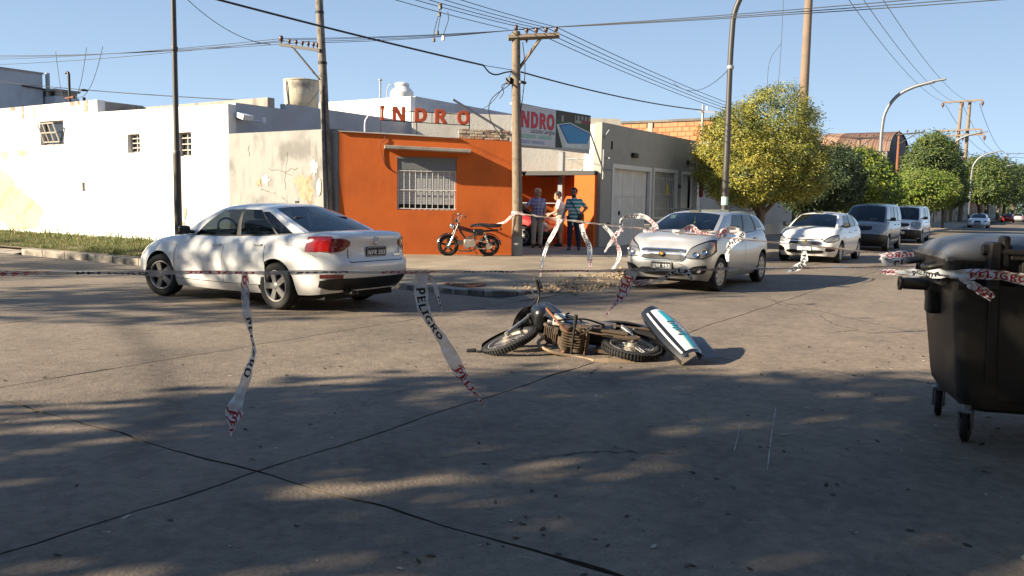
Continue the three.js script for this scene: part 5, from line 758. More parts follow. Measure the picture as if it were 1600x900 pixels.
// street trees behind the camera that throw the dappled shade
const dense = { clumps: 420, per: 24, cs: 0.34, leaf: 0.34, tones: dark, fill: 0.35, wide: 0.6 }, shade = { ...dense, clumps: 430, per: 14, cs: 0.24, leaf: 0.27, fill: 0.3 }, airy = { ...dense, clumps: 400, per: 9, cs: 0.17, leaf: 0.25, fill: 0.3 };
for (const [x, z, h, w, hh, o, l] of [[-10.6, 6.6, 5.7, 2.2, 1.9, shade, 'leafy tree on the near pavement left of the camera'], [-21.7, 6.5, 8.6, 2.9, 2.4, airy, 'tall airy tree on near pavement opposite the white saloon'], [-30.5, 6.8, 9.0, 3.2, 2.4, airy, 'tall airy tree on near pavement opposite the grass verge'], [-39, 7, 7.5, 3.2, 2.4, airy, 'leafy near pavement tree furthest to the left'],
  [-3.4, 7.8, 5.6, 3.3, 2.0, dense, 'broad leafy tree just behind the camera'], [4.6, 5.5, 6.2, 3.8, 2.3, dense, 'broad leafy tree behind the camera to its right'], [4.8, -3.5, 6.0, 4.0, 2.4, dense, 'broad leafy tree on the right pavement beside the camera'], [5.0, -12.5, 6.2, 4.0, 2.4, dense, 'broad leafy tree on the right pavement past the bin']]) tree('shade_tree', l, x, z, Math.round(200 - x * 10), h - 1.6, 0.22, [[0, h, 0, w, hh, w], [0.6, h + 1.0, -0.4, w * 0.7, hh * 0.7, w * 0.7]], o);
{ // houses across the street, behind the camera
  for (const [x0, x1, z0, z1, h, m, l] of [[-48, -26, 9.5, 18, 4.2, mCream, 'plain cream house across the street behind the camera left'], [-25.5, -3, 10.2, 20, 5.2, mGreyWall, 'long grey house across the street behind the camera'], [8.5, 22, -40, 2, 6.5, mCream, 'tall cream building on the right side of the right street'], [-2.5, 20, 11, 24, 6.5, mConc, 'concrete corner building right behind the camera']]) {
    const b = thing('near_building', l, 'building'); boxIn('wall', m, b, x0, x1, 0, h, z0, z1); boxIn('roof', mRoofTar, b, x0 - 0.1, x1 + 0.1, h, h + 0.12, z0 - 0.1, z1 + 0.1); const f = x0 > 0 ? null : z0; if (f) for (let x = x0 + 2; x < x1 - 2; x += 4) boxIn('window', mGlassDark, b, x, x + 1.2, 1.1, 2.4, f - 0.03, f - 0.001); }
  const hm = [mCream, plaster([0.5, 0.36, 0.24], [0.3, 0.22, 0.15], 4.1, 0.6, 80), mGreige, plaster([0.42, 0.22, 0.14], [0.3, 0.17, 0.11], 3.7, 0.6, 81), mGreyWall];
  const names = ['low far house just past the rusty warehouse', 'far house behind the layered tree', 'far house front behind the tiny red car', 'more distant house front beyond the red car', 'last house front before the end of the street']; let z = -86;
  for (let i = 0; i < 5; i++) { const L = [22, 26, 30, 40, 60][i], h = [4.2, 5.0, 4.4, 6.0, 5.2][i], b = thing('far_house', names[i], 'building'); boxIn('wall', hm[i], b, -24, -11.8 - i * 0.1, -0.1, h, z - L, z - 0.1); for (let q = z - 4; q > z - L + 3; q -= 6) boxIn('window', mGlassDark, b, -11.8 - i * 0.1, -11.76 - i * 0.1, 1.0, 2.5, q - 1.4, q); boxIn('door', mx.black, b, -11.8 - i * 0.1, -11.75 - i * 0.1, 0, 2.3, z - 2.2, z - 1.1); z -= L; }
  tag(part('far_wood', crownGeo(91, [[-9, 5, -330, 9, 6, 10], [2, 6, -345, 10, 7, 10], [-22, 5, -340, 10, 7, 10]], { clumps: 700, per: 22, cs: 0.9, leaf: 0.9, tones: dark }), mLeaf), 'dark mass of far trees closing the end of the street', 'trees', null, 'stuff');
}
// ---------- poles and lamps ----------
const mWood = plaster([0.21, 0.165, 0.12], [0.10, 0.08, 0.06], 0.7, 1, 52), mWoodGrey = plaster([0.22, 0.195, 0.165], [0.11, 0.095, 0.08], 0.7, 1, 53), mLampPole = mat([0.07, 0.066, 0.062], 0.5, { metalness: 0.4 }), mLampGalv = mat([0.21, 0.22, 0.23], 0.45, { metalness: 0.5 });
{
  const t = thing('street_lamp', 'dark straight lamp post standing on the verge left of the white saloon', 'street lamp', [-16.62, 0.13, -11.75]);
  part('lower_tube', lathe([[0.085, 0], [0.085, 2.35], [0.075, 2.42], [0.062, 2.44]], 18), mLampPole, t); part('upper_tube', rod([0, 2.4, 0], [0, 7.5, 0], 0.062, 0.052, 16), mLampPole, t);
  part('base_plate', lathe([[0.16, -0.02], [0.16, 0.03], [0.09, 0.06]], 18), mLampPole, t); part('collar', [lathe([[0.07, 4.62], [0.075, 4.64], [0.075, 4.7], [0.066, 4.72]], 16)], mLampPole, t); part('arm', tube([[0, 7.5, 0], [0.05, 8, 0.3], [0.1, 8.3, 1.0], [0.1, 8.4, 2.2]], 0.045, 20, 10), mLampPole, t); part('lantern', box(0.18, 0.09, 0.6, 0.1, 8.34, 2.4, 0.04), mLampGalv, t);
}
{
  const t = thing('street_lamp', 'dark curved lamp post rising behind the silver hatchback in front of the tree', 'street lamp', [-7.72, 0.13, -22.8]);
  part('tube', tube([[0, 0, 0], [0, 3, 0], [0, 6.0, 0], [0.06, 6.7, 0], [0.35, 7.25, 0], [1.0, 7.6, 0], [2.4, 7.85, 0]], 0.075, 50, 14), mLampPole, t); part('lower_tube', rod([0, 0, 0], [0, 3.6, 0], 0.092, 0.09, 16), mLampPole, t); part('lantern', box(0.7, 0.1, 0.22, 2.6, 7.82, 0, 0.04), mLampGalv, t);
  part('sticker', lathe([[0.094, 1.45], [0.094, 1.68]], 16), mat([0.45, 0.62, 0.55], 0.6), t); part('clamp', lathe([[0.08, 5.16], [0.095, 5.17], [0.095, 5.25], [0.08, 5.26]], 14), mx.galv, t);
}
for (const [z, s, l] of [[-46.8, 1, 'tall curved grey street lamp above the lime tree'], [-78, 1, 'curved grey street lamp behind the tall green tree'], [-103, 1, 'curved grey street lamp beside the far white car'], [-133, 1, 'small far curved street lamp above the layered tree']]) {
  const t = thing('street_lamp', l, 'street lamp', [-7.72, 0.1, z], 0, 'curved street lamps along the right-hand street');
  part('tube', tube([[0, 0, 0], [0, 3.5, 0], [0, 5.6, 0], [0.12, 6.45, 0], [0.6, 7.2, 0], [1.3, 7.6, 0], [2.3, 7.85, 0]], 0.085, 50, 12), mLampGalv, t); part('lantern', box(0.6, 0.09, 0.22, 2.5, 7.84, 0, 0.03, [0, 0, 0.12]), mLampGalv, t); part('base_tube', rod([0, 0, 0], [0, 2.4, 0], 0.115, 0.11, 14), mLampPole, t);
}
function poleGeo(pts, r0, r1) { const out = []; for (let i = 0; i < pts.length - 1; i++) { const a = i / (pts.length - 1), b = (i + 1) / (pts.length - 1); out.push(rod(pts[i], pts[i + 1], lerp(r0, r1, a), lerp(r0, r1, b), 14, true)); } return boxUV(join(out)); }
function insulatorGeo(x, y, z, s = 1) { return lathe([[0.0001, 0], [0.016 * s, 0], [0.016 * s, 0.05 * s], [0.045 * s, 0.06 * s], [0.04 * s, 0.10 * s], [0.05 * s, 0.11 * s], [0.035 * s, 0.16 * s], [0.0001, 0.17 * s]], 10).translate(x, y, z); }
{
  const t = thing('wooden_pole', 'weathered wooden utility pole with one-sided dark crossarm left of the orange shop', 'utility pole');
  part('shaft', poleGeo([[-14.63, 0.1, -14.46], [-14.65, 1.5, -14.46], [-14.70, 3.0, -14.45], [-14.78, 4.4, -14.45], [-14.88, 6.0, -14.44], [-14.96, 8.2, -14.42]], 0.115, 0.085), mWoodGrey, t);
  part('crossarm', [bar([-14.75, 5.02, -14.36], [-16.15, 5.28, -14.36], 0.07, 0.09)], mx.iron, t); part('brace', bar([-14.8, 4.36, -14.34], [-15.7, 5.18, -14.34], 0.03, 0.05), mx.iron, t);
  for (const [i, k] of [0.04, 0.14, 0.27, 0.42, 0.58, 0.76, 0.97].entries()) part('insulator', insulatorGeo(lerp(-14.82, -16.15, k), lerp(5.07, 5.31, k), -14.36, i === 6 ? 1.15 : 0.8), mx.insulator, t);
  part('strap', [lathe([[0.105, 0], [0.108, 0.06]], 14).translate(-14.8, 4.72, -14.45), lathe([[0.1, 0], [0.104, 0.05]], 14).translate(-14.875, 5.9, -14.44)], mx.iron, t); part('conduit', rod([-14.53, 0.2, -14.40], [-14.68, 4.2, -14.36], 0.02), mx.iron, t);
}
{
  const t = thing('wooden_pole', 'pale wooden utility pole with four-insulator crossarm at the right end of the orange wall', 'utility pole');
  part('shaft', poleGeo([[-11.05, 0.05, -17.3], [-11.08, 1.5, -17.32], [-11.14, 3.0, -17.34], [-11.2, 4.3, -17.36], [-11.24, 5.66, -17.38]], 0.135, 0.1), mWood, t); part('foot_paint', poleGeo([[-11.05, 0.06, -17.3], [-11.062, 0.72, -17.307]], 0.139, 0.1375), mat([0.2, 0.2, 0.2], 0.9), t);
  const A = V(-11.36, 5.50, -17.22), B = V(-10.38, 5.60, -17.98), at = k => A.clone().lerp(B, k); part('crossarm', [bar(A.toArray(), B.toArray(), 0.11, 0.1)], mWood, t); part('brace', bar([-11.19, 4.72, -17.38], at(0.66).toArray(), 0.06, 0.05), mWood, t);
  for (const k of [0.36, 0.55, 0.74, 0.94]) { const p = at(k); part('insulator', insulatorGeo(p.x, p.y + 0.05, p.z), mx.insulator, t); } { const p = at(0.36); part('insulator', insulatorGeo(p.x, p.y - 0.15, p.z, 0.7), mx.insulator, t); } part('insulator', insulatorGeo(-11.24, 5.66, -17.38), mx.insulator, t);
  part('junction_box', [box(0.12, 0.16, 0.1, -11.32, 4.4, -17.22), box(0.06, 0.06, 0.25, -11.05, 4.42, -17.42)], mx.black, t); part('loose_cable', [tube([[-11.28, 4.45, -17.2], [-11.45, 4.35, -17.1], [-11.4, 4.2, -17.12], [-11.5, 4.05, -17.1]], 0.01, 16, 5), tube([[-11.05, 5.4, -17.38], [-10.98, 4.8, -17.4], [-11.02, 4.2, -17.4], [-11.08, 3.6, -17.36]], 0.012, 20, 5), tube([[-11.26, 4.4, -17.2], [-11.7, 4.0, -17.0], [-11.75, 3.6, -17.05], [-11.55, 3.1, -17.3]], 0.012, 24, 5)], mx.wire, t);
}
{ const t = thing('tall_mast', 'thick tall pale concrete mast rising out of frame behind the yellow tree', 'mast', [-10.6, 0.1, -42.2]); part('shaft', boxUV(rod([0, 0, 0], [0.02, 13.5, 0], 0.27, 0.17, 20)), plaster([0.22, 0.16, 0.115], [0.15, 0.11, 0.08], 2, 0.6, 54), t);
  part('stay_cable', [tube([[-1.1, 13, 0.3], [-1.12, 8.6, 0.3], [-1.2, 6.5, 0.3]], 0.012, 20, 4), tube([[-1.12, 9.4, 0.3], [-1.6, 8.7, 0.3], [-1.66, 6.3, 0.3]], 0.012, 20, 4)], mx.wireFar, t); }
{ const t = thing('double_pole', 'tall twin-post wooden power pole with three crossarms above the green trees', 'utility pole', [-11.3, 0, -128]);
  const H = 16.4; part('post', boxUV(rod([-0.55, 0, 0], [-0.1, H, 0], 0.3, 0.2, 12)), mWood, t); part('post', boxUV(rod([0.65, 0, -0.4], [0.85, H - 0.1, -0.4], 0.3, 0.2, 12)), mWood, t);
  for (const [y, x0, x1, n] of [[16.2, -2.3, 2.4, 3], [12.4, -2.8, 2.5, 3], [11.7, -2.2, 2.9, 3], [8.6, -3.2, 2.8, 6]]) { part('crossarm', bar([x0, y, 0.3], [x1, y + 0.1, 0.3], 0.22, 0.22), mWood, t); for (let i = 0; i < n; i++) part('insulator', insulatorGeo(lerp(x0, x1, i / (n - 1)), y - 0.75, 0.3, 4), mx.insulator, t); }
  part('transformer', [rod([1.6, 4.8, 0], [1.6, 5.7, 0], 0.3)], mx.greyMetal, t); }
for (const [x, y, z, w, l] of [[-10.9, 6.2, -58, 1.3, 'small roadside pole with crossarm above the warehouse roof left end'], [-10.3, 7.4, -70, 1.7, 'rusty lattice pole with crossarm in front of warehouse roof'], [-10.5, 7.9, -93, 2.0, 'arched wooden pole top right of the warehouse gable'], [-10.8, 7.6, -112, 2.0, 'distant crossarm pole peeking above the tall green tree'], [-9.4, 14.5, -215, 3.2, 'far wooden pole with crossarm near the right edge']]) {
  const t = thing('far_pole', l, 'utility pole', [x, 0, z]); part('shaft', rod([0, 0, 0], [0, y, 0], 0.12 * Math.sqrt(w / 1.3), 0.09 * Math.sqrt(w / 1.3)), l.includes('rusty') ? mx.rust : mWood, t); part('crossarm', bar([-w * 0.1, y - 0.12, 0.1], [w, y, 0.1], 0.1, 0.1), mx.iron, t); part('brace', bar([0, y - w * 0.5, 0.1], [w * 0.7, y - 0.05, 0.1], 0.05, 0.05), mx.iron, t);
  for (let i = 0; i < 4; i++) part('insulator', insulatorGeo(lerp(0, w, i / 3), y, 0.1, 1.3), mx.insulator, t); if (l.includes('arched')) part('arch', tube([[0, y - 0.3, 0.1], [0.4, y + 0.3, 0.1], [1.2, y + 0.4, 0.1], [1.8, y - 0.1, 0.1]], 0.05), mx.iron, t); }
{ const t = thing('service_mast', 'slim grey twin service mast at the far corner of the grey house', 'mast', [-11.5, 2.5, -31.0]); part('pole', [rod([0, 0, 0], [0, 2.9, 0], 0.045)], mx.galv, t); part('crossbar', bar([-0.2, 2.65, 0], [0.8, 2.55, 0.3], 0.05, 0.05), mx.galv, t); part('insulator', insulatorGeo(0.2, 2.65, 0.08), mx.white, t); }
// ---------- wires ----------
function wire(label, a, b, sag, r, group, name = 'overhead_wire', m = mx.wire) {
  a = V(...a); b = V(...b); const pts = []; for (let i = 0; i <= 14; i++) { const u = i / 14, p = a.clone().lerp(b, u); p.y -= sag * 4 * u * (1 - u); pts.push(p); }
  return tag(part(name, tube(pts, r, 40, 5), m), label, 'wire', group);
}
const ORD = ['first', 'second', 'third', 'fourth', 'fifth'];
{
  const G1 = 'wires running between the wooden poles';
  wire('thick black cable sagging from top left to the pale pole', [-13.4, 5.25, -7.2], [-11.75, 4.81, -16.74], 0.05, 0.022); tag(part('cable_joint', tube([[-11.75, 4.81, -16.74], [-11.68, 4.66, -16.9], [-11.6, 4.62, -17.05], [-11.45, 4.70, -17.28], [-11.3, 4.72, -17.35]], 0.018, 24, 6), mx.wire), 'looped end of the thick black cable beside pale pole', 'wire');
  wire('thin stay wire continuing the thick cable to the pale pole', [-11.75, 4.81, -16.74], [-11.3, 4.75, -17.36], 0, 0.008);
  wire('black cable descending from the pale pole to the slim mast on grey house', [-11.1, 4.70, -17.42], [-11.55, 5.2, -31.0], 0.12, 0.02);
  const A = V(-11.36, 5.56, -17.22), B = V(-10.38, 5.66, -17.98), at = k => A.clone().lerp(B, k).add(V(0, 0.14, 0)).toArray();
  [[-0.7, 0], [-0.45, 0.36], [-0.2, 0.55], [0.1, 0.74], [0.45, 0.94]].forEach(([dx, k], i) => wire(ORD[i] + ' wire from the left of five running from upper left to pale pole', [-10.9 + dx + 0.15, 5.55, -8.9 - i * 0.15], at(k), 0.08, 0.008, 0, 'overhead_wire').userData.group = 'parallel wires from upper left to the pale pole crossarm');
  [[0.36, 0.0], [0.55, 0.12], [0.74, 0.2], [0.94, 0.32]].forEach(([k, dx], i) => wire(ORD[i] + ' wire from the pole of four leaving pale pole crossarm towards yellow tree', at(k), [-10.4 + dx * 3.3, 6.1, -57.9], 0.75, 0.010).userData.group = 'parallel wires from the pale pole along the right street');
  [[0.55, 0.02, 5.18], [0.74, 0, 5.10], [0.94, 0, 5.03]].forEach(([k, dz, y], i) => wire(ORD[i] + ' wire from the top of three crossing the sky right of pale pole', at(k), [0.8, y + 0.02, -16.7 + dz], 0.05, 0.009).userData.group = 'wires crossing the sky to the right edge');
  [[0.14, 0.02, 0.36], [0.42, 0.03, 0.55], [0.76, 0.04, 0.74], [0.97, 0.05, 0.94]].forEach(([k, s, q], i) => wire(ORD[i] + ' wire from the front of four strung between the two wooden poles', [lerp(-14.82, -16.15, k), lerp(5.19, 5.43, k), -14.36], at(q), 0.06, 0.007).userData.group = 'wires between the two wooden poles');
  [[0.27, 6.78], [0.58, 6.72], [0.97, 6.62], [0.76, 6.4]].forEach(([k, y], i) => wire(ORD[i] + ' wire from the top of four running left from the dark crossarm', [lerp(-14.82, -16.15, k), lerp(5.19, 5.43, k), -14.36], [-35, y - 0.05, -15.6], 0.12, 0.008).userData.group = 'wires running left from the dark crossarm');
  wire('thin cable across the white roof at far left', [-40, 6.55, -17.8], [-19.5, 4.33, -16.4], 0.1, 0.014, 0, 'overhead_wire');
  wire('slack service wire from the top down to the dark crossarm', [-15.6, 6.2, -10.6], [-16.5, 5.32, -14.36], 0.35, 0.008); wire('thin wire from the grey wall pole down to concrete tank', [-14.82, 4.25, -14.45], [-20.2, 4.5, -18.5], 0.25, 0.008);
  wire('sagging wire from the pale pole down to white wall behind', [-11.3, 4.7, -17.3], [-16.2, 4.62, -22.5], 0.35, 0.009); wire('slack wire from the curved lamp post to street wires', [-7.74, 5.32, -22.8], [-11.3, 5.75, -27.5], 0.42, 0.009);
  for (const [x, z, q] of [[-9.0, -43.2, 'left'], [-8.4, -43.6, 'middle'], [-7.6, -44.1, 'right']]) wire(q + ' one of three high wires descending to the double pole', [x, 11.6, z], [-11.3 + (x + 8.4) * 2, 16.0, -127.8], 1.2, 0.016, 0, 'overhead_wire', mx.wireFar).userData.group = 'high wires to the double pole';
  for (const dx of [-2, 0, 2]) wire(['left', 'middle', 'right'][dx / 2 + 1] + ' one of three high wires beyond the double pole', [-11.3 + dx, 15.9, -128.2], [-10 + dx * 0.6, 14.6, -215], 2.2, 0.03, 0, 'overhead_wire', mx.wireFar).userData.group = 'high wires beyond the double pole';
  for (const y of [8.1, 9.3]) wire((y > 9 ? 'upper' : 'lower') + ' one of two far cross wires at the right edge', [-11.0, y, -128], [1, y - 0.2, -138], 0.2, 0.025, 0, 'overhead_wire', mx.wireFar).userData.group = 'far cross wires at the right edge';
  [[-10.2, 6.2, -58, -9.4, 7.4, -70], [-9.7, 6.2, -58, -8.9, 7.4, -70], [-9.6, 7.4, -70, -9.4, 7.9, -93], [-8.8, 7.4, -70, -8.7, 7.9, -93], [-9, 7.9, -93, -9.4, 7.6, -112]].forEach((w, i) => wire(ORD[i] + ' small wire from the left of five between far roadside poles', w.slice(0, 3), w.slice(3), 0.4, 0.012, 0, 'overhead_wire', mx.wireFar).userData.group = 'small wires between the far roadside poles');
  const sp = thing('wire_spreader', 'tangled connectors and loops hanging from wires above the orange shop', 'cable fitting'); part('clamp', [box(0.06, 0.12, 0.06, -10.82, 5.44, -13.85), box(0.05, 0.08, 0.05, -10.83, 5.3, -13.84), box(0.05, 0.07, 0.05, -10.85, 4.93, -13.8), box(0.05, 0.07, 0.05, -10.9, 4.78, -13.75)], mx.black, sp);
  part('loop', [tube([[-10.82, 5.44, -13.85], [-10.88, 5.2, -13.82], [-10.92, 4.95, -13.78], [-10.9, 4.8, -13.75]], 0.008, 20, 5), tube([[-10.8, 5.4, -13.86], [-10.84, 5.15, -13.84], [-10.85, 4.95, -13.8]], 0.008, 20, 5), tube([[-10.7, 5.4, -13.95], [-10.68, 5.25, -13.95], [-10.74, 5.0, -13.9], [-10.76, 4.9, -13.88]], 0.008, 20, 5)], mx.wire, sp); part('fuse', [box(0.05, 0.09, 0.05, -10.76, 4.82, -13.88)], mx.white, sp);
  for (const [a, b, l] of [[[-25.4, 6.2, -15.4], [-26.9, 4.75, -15.3], 'slack service drop nearest the thin roof mast'], [[-26.3, 6.25, -15.4], [-27.2, 4.7, -15.3], 'slack service drop just left of the thin roof mast'], [[-28.3, 6.3, -15.5], [-27.4, 4.6, -15.3], 'longest slack service drop left of the roof mast']]) wire(l, a, b, 0.55, 0.009);
}
// ---------- motorcycles ----------
const mDust = mat([0.10, 0.07, 0.045], 0.8, { metalness: 0.25 }), mAlu = mat([0.42, 0.38, 0.33], 0.5, { metalness: 0.6 }), mBlackPaint = phys([0.008, 0.009, 0.011], 0.35, { clearcoat: 0.7, clearcoatRoughness: 0.1 });
function bikeWheel(parent, r, tr, spokes, rimM) {
  const w = new THREE.Group(); w.name = 'wheel'; parent.add(w);
  const tread = []; for (let i = 0; i < 56; i++) { const a = i / 56 * 2 * PI; tread.push(box(0.012, 0.012, tr * 1.5, 0, r - 0.006, 0).rotateZ(a)); }
  part('tyre', [new THREE.TorusGeometry(r - tr, tr, 14, 48), ...tread], mTyre, w); part('rim', [lathe([[r - tr * 2 + 0.004, -tr * 0.75], [r - tr * 1.7, -tr * 0.8], [r - tr * 2.05, -tr * 0.2], [r - tr * 2.05, tr * 0.2], [r - tr * 1.7, tr * 0.8], [r - tr * 2 + 0.004, tr * 0.75]], 48).rotateX(PI / 2)], rimM, w);
  part('hub', [rod([0, 0, -0.06], [0, 0, 0.06], 0.05, 0.05, 20), rod([0, 0, -0.10], [0, 0, 0.10], 0.012), rod([0, 0, -0.03], [0, 0, 0.045], 0.075, 0.07, 24)], rimM, w);
  if (spokes > 8) part('spokes', Array.from({ length: spokes }, (_, i) => { const a = i / spokes * 2 * PI, b = a + (i % 2 ? 0.35 : -0.35), s = i % 4 < 2 ? 0.03 : -0.03; return rod([0.05 * Math.cos(b), 0.05 * Math.sin(b), s], [(r - tr * 2) * Math.cos(a), (r - tr * 2) * Math.sin(a), 0], 0.0028, 0.0028, 5); }), mx.steel, w);
  else part('spokes', Array.from({ length: spokes }, (_, i) => box(0.05, r - tr * 2 - 0.02, 0.03, 0, 0.02, 0, 0.01).rotateZ(i / spokes * 2 * PI)), mx.blackPlastic, w);
  return w;
}
function arcGuard(cx, cy, r, a0, a1, w, t = 0.02) { return grid(24, 6, (u, v) => { const a = lerp(a0, a1, u), k = 1 - Math.pow(2 * v - 1, 2), rr = r + t * k; return [cx + Math.cos(a) * rr, cy + Math.sin(a) * rr, (v - 0.5) * w]; }); }
function moto(t, o) {
  const r = o.r, ax = o.front, bx = o.rear, hy = o.head[1], hx = o.head[0];
  const rear = bikeWheel(t, r, o.tr, o.spokes, o.rimM); rear.position.set(bx, r, 0);
  // steered front end: pivot on the steering head
  const fork = new THREE.Group(); fork.name = 'front_fork'; t.add(fork); fork.position.set(hx, hy, 0);
  const L = p => [p[0] - hx, p[1] - hy, p[2]];
  const fw = bikeWheel(fork, r, o.tr, o.spokes, o.rimM); fw.position.set(ax - hx, r - hy, 0);
  part('fork_leg', [0.085, -0.085].map(z => [rod(L([ax, r, z]), L([lerp(ax, hx, 0.45), lerp(r, hy, 0.45), z]), 0.022), rod(L([lerp(ax, hx, 0.42), lerp(r, hy, 0.42), z]), L([hx + 0.02, hy + 0.04, z]), 0.016)]), o.forkM, fork);
  part('yoke', [box(0.06, 0.03, 0.22, 0.0, 0.03, 0, 0.01), box(0.06, 0.03, 0.22, 0.06, -0.12, 0, 0.01)], mx.iron, fork);
  part('front_mudguard', arcGuard(ax - hx, r - hy, r + 0.02, 0.3, 2.5, 0.11, 0.03), o.guardM || mBlackPaint, fork);
  const hb = o.bar; part('handlebar', tube([[-0.10, hb - 0.02, -0.36], [-0.06, hb, -0.2], [0.02, 0.06, -0.07], [0.02, 0.06, 0.07], ...(o.bent ? [[-0.1, hb, 0.11], [-0.3, hb + 0.02, 0.09]] : [[-0.06, hb, 0.2], [-0.10, hb - 0.02, 0.36]])], 0.011, 50, 8), o.barM || mx.iron, fork);
  for (const s of o.bent ? [-1] : [1, -1]) { part('grip', rod([-0.085, hb - 0.005, s * 0.26], [-0.102, hb - 0.022, s * 0.385], 0.018), mx.rubber, fork); part('lever', tube([[-0.05, hb + 0.005, s * 0.2], [-0.01, hb, s * 0.26], [-0.03, hb - 0.015, s * 0.37]], 0.006, 12, 5), mx.steel, fork); }
  if (o.mirrors) part('mirror', [-1].map(s => [tube([[-0.06, hb, s * 0.2], [-0.06, hb + 0.12, s * 0.24], [-0.08, hb + 0.2, s * 0.27]], 0.006, 12, 5), box(0.02, 0.08, 0.11, -0.08, hb + 0.18, s * 0.28, 0.01)]), mx.blackPlastic, fork);
  part('headlamp', [lathe([[0.0001, 0.06], [0.05, 0.055], [0.075, 0.02], [0.08, 0], [0.06, -0.06], [0.0001, -0.09]], 24).rotateZ(-PI / 2).translate(0.16, o.lampY ?? -0.02, 0)], o.lampM || mx.chrome, fork);
  part('instrument', [box(0.06, 0.07, 0.10, 0.06, 0.08, 0, 0.015, [0, 0, 0.4])], mx.blackPlastic, fork); part('brake_cable', [tube([[-0.05, hb, 0.2], [0.12, hb - 0.02, 0.1], [0.12, -0.1, 0.06], L([ax, r + 0.05, 0.08])], 0.006, 20, 5), tube([[-0.05, hb, -0.2], [0.13, hb - 0.04, -0.1], [0.06, -0.14, -0.04]], 0.006, 20, 5)], mx.rubber, fork);
  if (o.steer) fork.rotation.y = o.steer;
  part('frame', [rod([hx, hy, 0], [hx - 0.08, hy - 0.18, 0], 0.03), rod([hx - 0.03, hy - 0.05, 0], [bx + 0.4, o.seat - 0.12, 0], o.spine || 0.03), rod([hx - 0.06, hy - 0.14, 0], [hx - 0.22, r + 0.1, 0], 0.022), ...[0.1, -0.1].flatMap(z => [rod([bx + 0.42, o.seat - 0.14, z], [bx - 0.22, o.seat - 0.08, z], 0.014), rod([bx + 0.36, r + 0.05, z], [bx + 0.30, o.seat - 0.12, z], 0.016)])], o.frameM, t);
  part('swingarm', [0.09, -0.09].map(z => [bar([bx + 0.38, r + 0.03, z], [bx - 0.04, r, z], 0.024, 0.034)]), o.frameM, t);
  for (const z of [0.115, -0.115]) part('shock_absorber', [rod([bx, r + 0.03, z], [bx + 0.12, o.seat - 0.12, z], 0.012), ...Array.from({ length: 9 }, (_, i) => new THREE.TorusGeometry(0.024, 0.005, 6, 14).rotateX(PI / 2 - 0.0).rotateZ(-0.3).translate(bx + 0.03 + i * 0.009, r + 0.1 + i * 0.02, z))], mx.steel, t);
  const ex = lerp(ax, bx, 0.52), ey = r + 0.04, sY = o.silY ?? r, sZ = o.silZ ?? 0.15;
  const eng = part('engine', [box(0.28, 0.18, 0.2, ex, ey - 0.06, 0, 0.04), rod([ex - 0.06, ey + 0.02, -0.13], [ex - 0.06, ey + 0.02, 0.13], 0.085, 0.085, 22), rod([ex + 0.06, ey, -0.12], [ex + 0.06, ey, 0.12], 0.075, 0.075, 22)], o.engM, t);
  part('cylinder', Array.from({ length: 7 }, (_, i) => box(0.012, 0.12, 0.13, ex + 0.16 + i * 0.02, ey - 0.04 + i * 0.004, 0, 0.004)), o.engM, eng); part('carburettor', [rod([ex + 0.04, ey + 0.13, 0], [ex - 0.1, ey + 0.2, 0], 0.028), box(0.07, 0.09, 0.07, ex + 0.02, ey + 0.1, 0, 0.015)], o.engM, eng);
  part('exhaust_pipe', tube([[ex + 0.28, ey - 0.02, 0.03], [ex + 0.32, ey - 0.12, 0.07], [ex + 0.2, ey - 0.19, 0.11], [ex - 0.12, ey - 0.17, 0.14], [bx + 0.32, sY - 0.08, sZ]], 0.018, 40, 8), o.pipeM, t);
  part('silencer', [rod([bx + 0.36, sY - 0.085, sZ], [bx + 0.22, sY - 0.05, sZ + 0.01], 0.022, 0.05, 16), rod([bx + 0.22, sY - 0.05, sZ + 0.01], [bx - 0.28, sY + 0.08 - (o.silDrop || 0), sZ + 0.02], 0.05, 0.056, 18), rod([bx - 0.28, sY + 0.08 - (o.silDrop || 0), sZ + 0.02], [bx - 0.33, sY + 0.095 - (o.silDrop || 0), sZ + 0.02], 0.03, 0.02, 14)], o.pipeM, t);
  part('footrest', [rod([ex - 0.02, ey - 0.13, -0.26], [ex - 0.02, ey - 0.13, o.pegR ?? 0.26], 0.013), rod([ex - 0.02, ey - 0.13, -0.18], [ex - 0.02, ey - 0.13, -0.28], 0.02)], mx.rubber, t); part('pedal', [tube([[ex - 0.05, ey - 0.11, 0.14], [ex + 0.08, ey - 0.12, 0.17], [ex + 0.14, ey - 0.1, 0.19]], 0.008, 14, 6), tube([[ex - 0.0, ey - 0.06, -0.14], [ex + 0.1, ey - 0.1, -0.17], [ex + 0.16, ey - 0.09, -0.18]], 0.008, 14, 6)], mx.steel, t);
  part('side_stand', [rod([ex - 0.12, ey - 0.12, -0.1], [ex - 0.2, o.standY ?? 0.02, -0.2], 0.01)], mx.iron, t); part('chain_guard', [tube([[ex - 0.1, ey + 0.07, -0.11], [bx, r + 0.07, -0.11], [bx - 0.07, r, -0.11], [bx, r - 0.06, -0.11], [ex - 0.1, ey - 0.05, -0.11]], 0.01, 40, 5, true), rod([bx, r, -0.115], [bx, r, -0.105], 0.075, 0.075, 24)], o.engM, t);
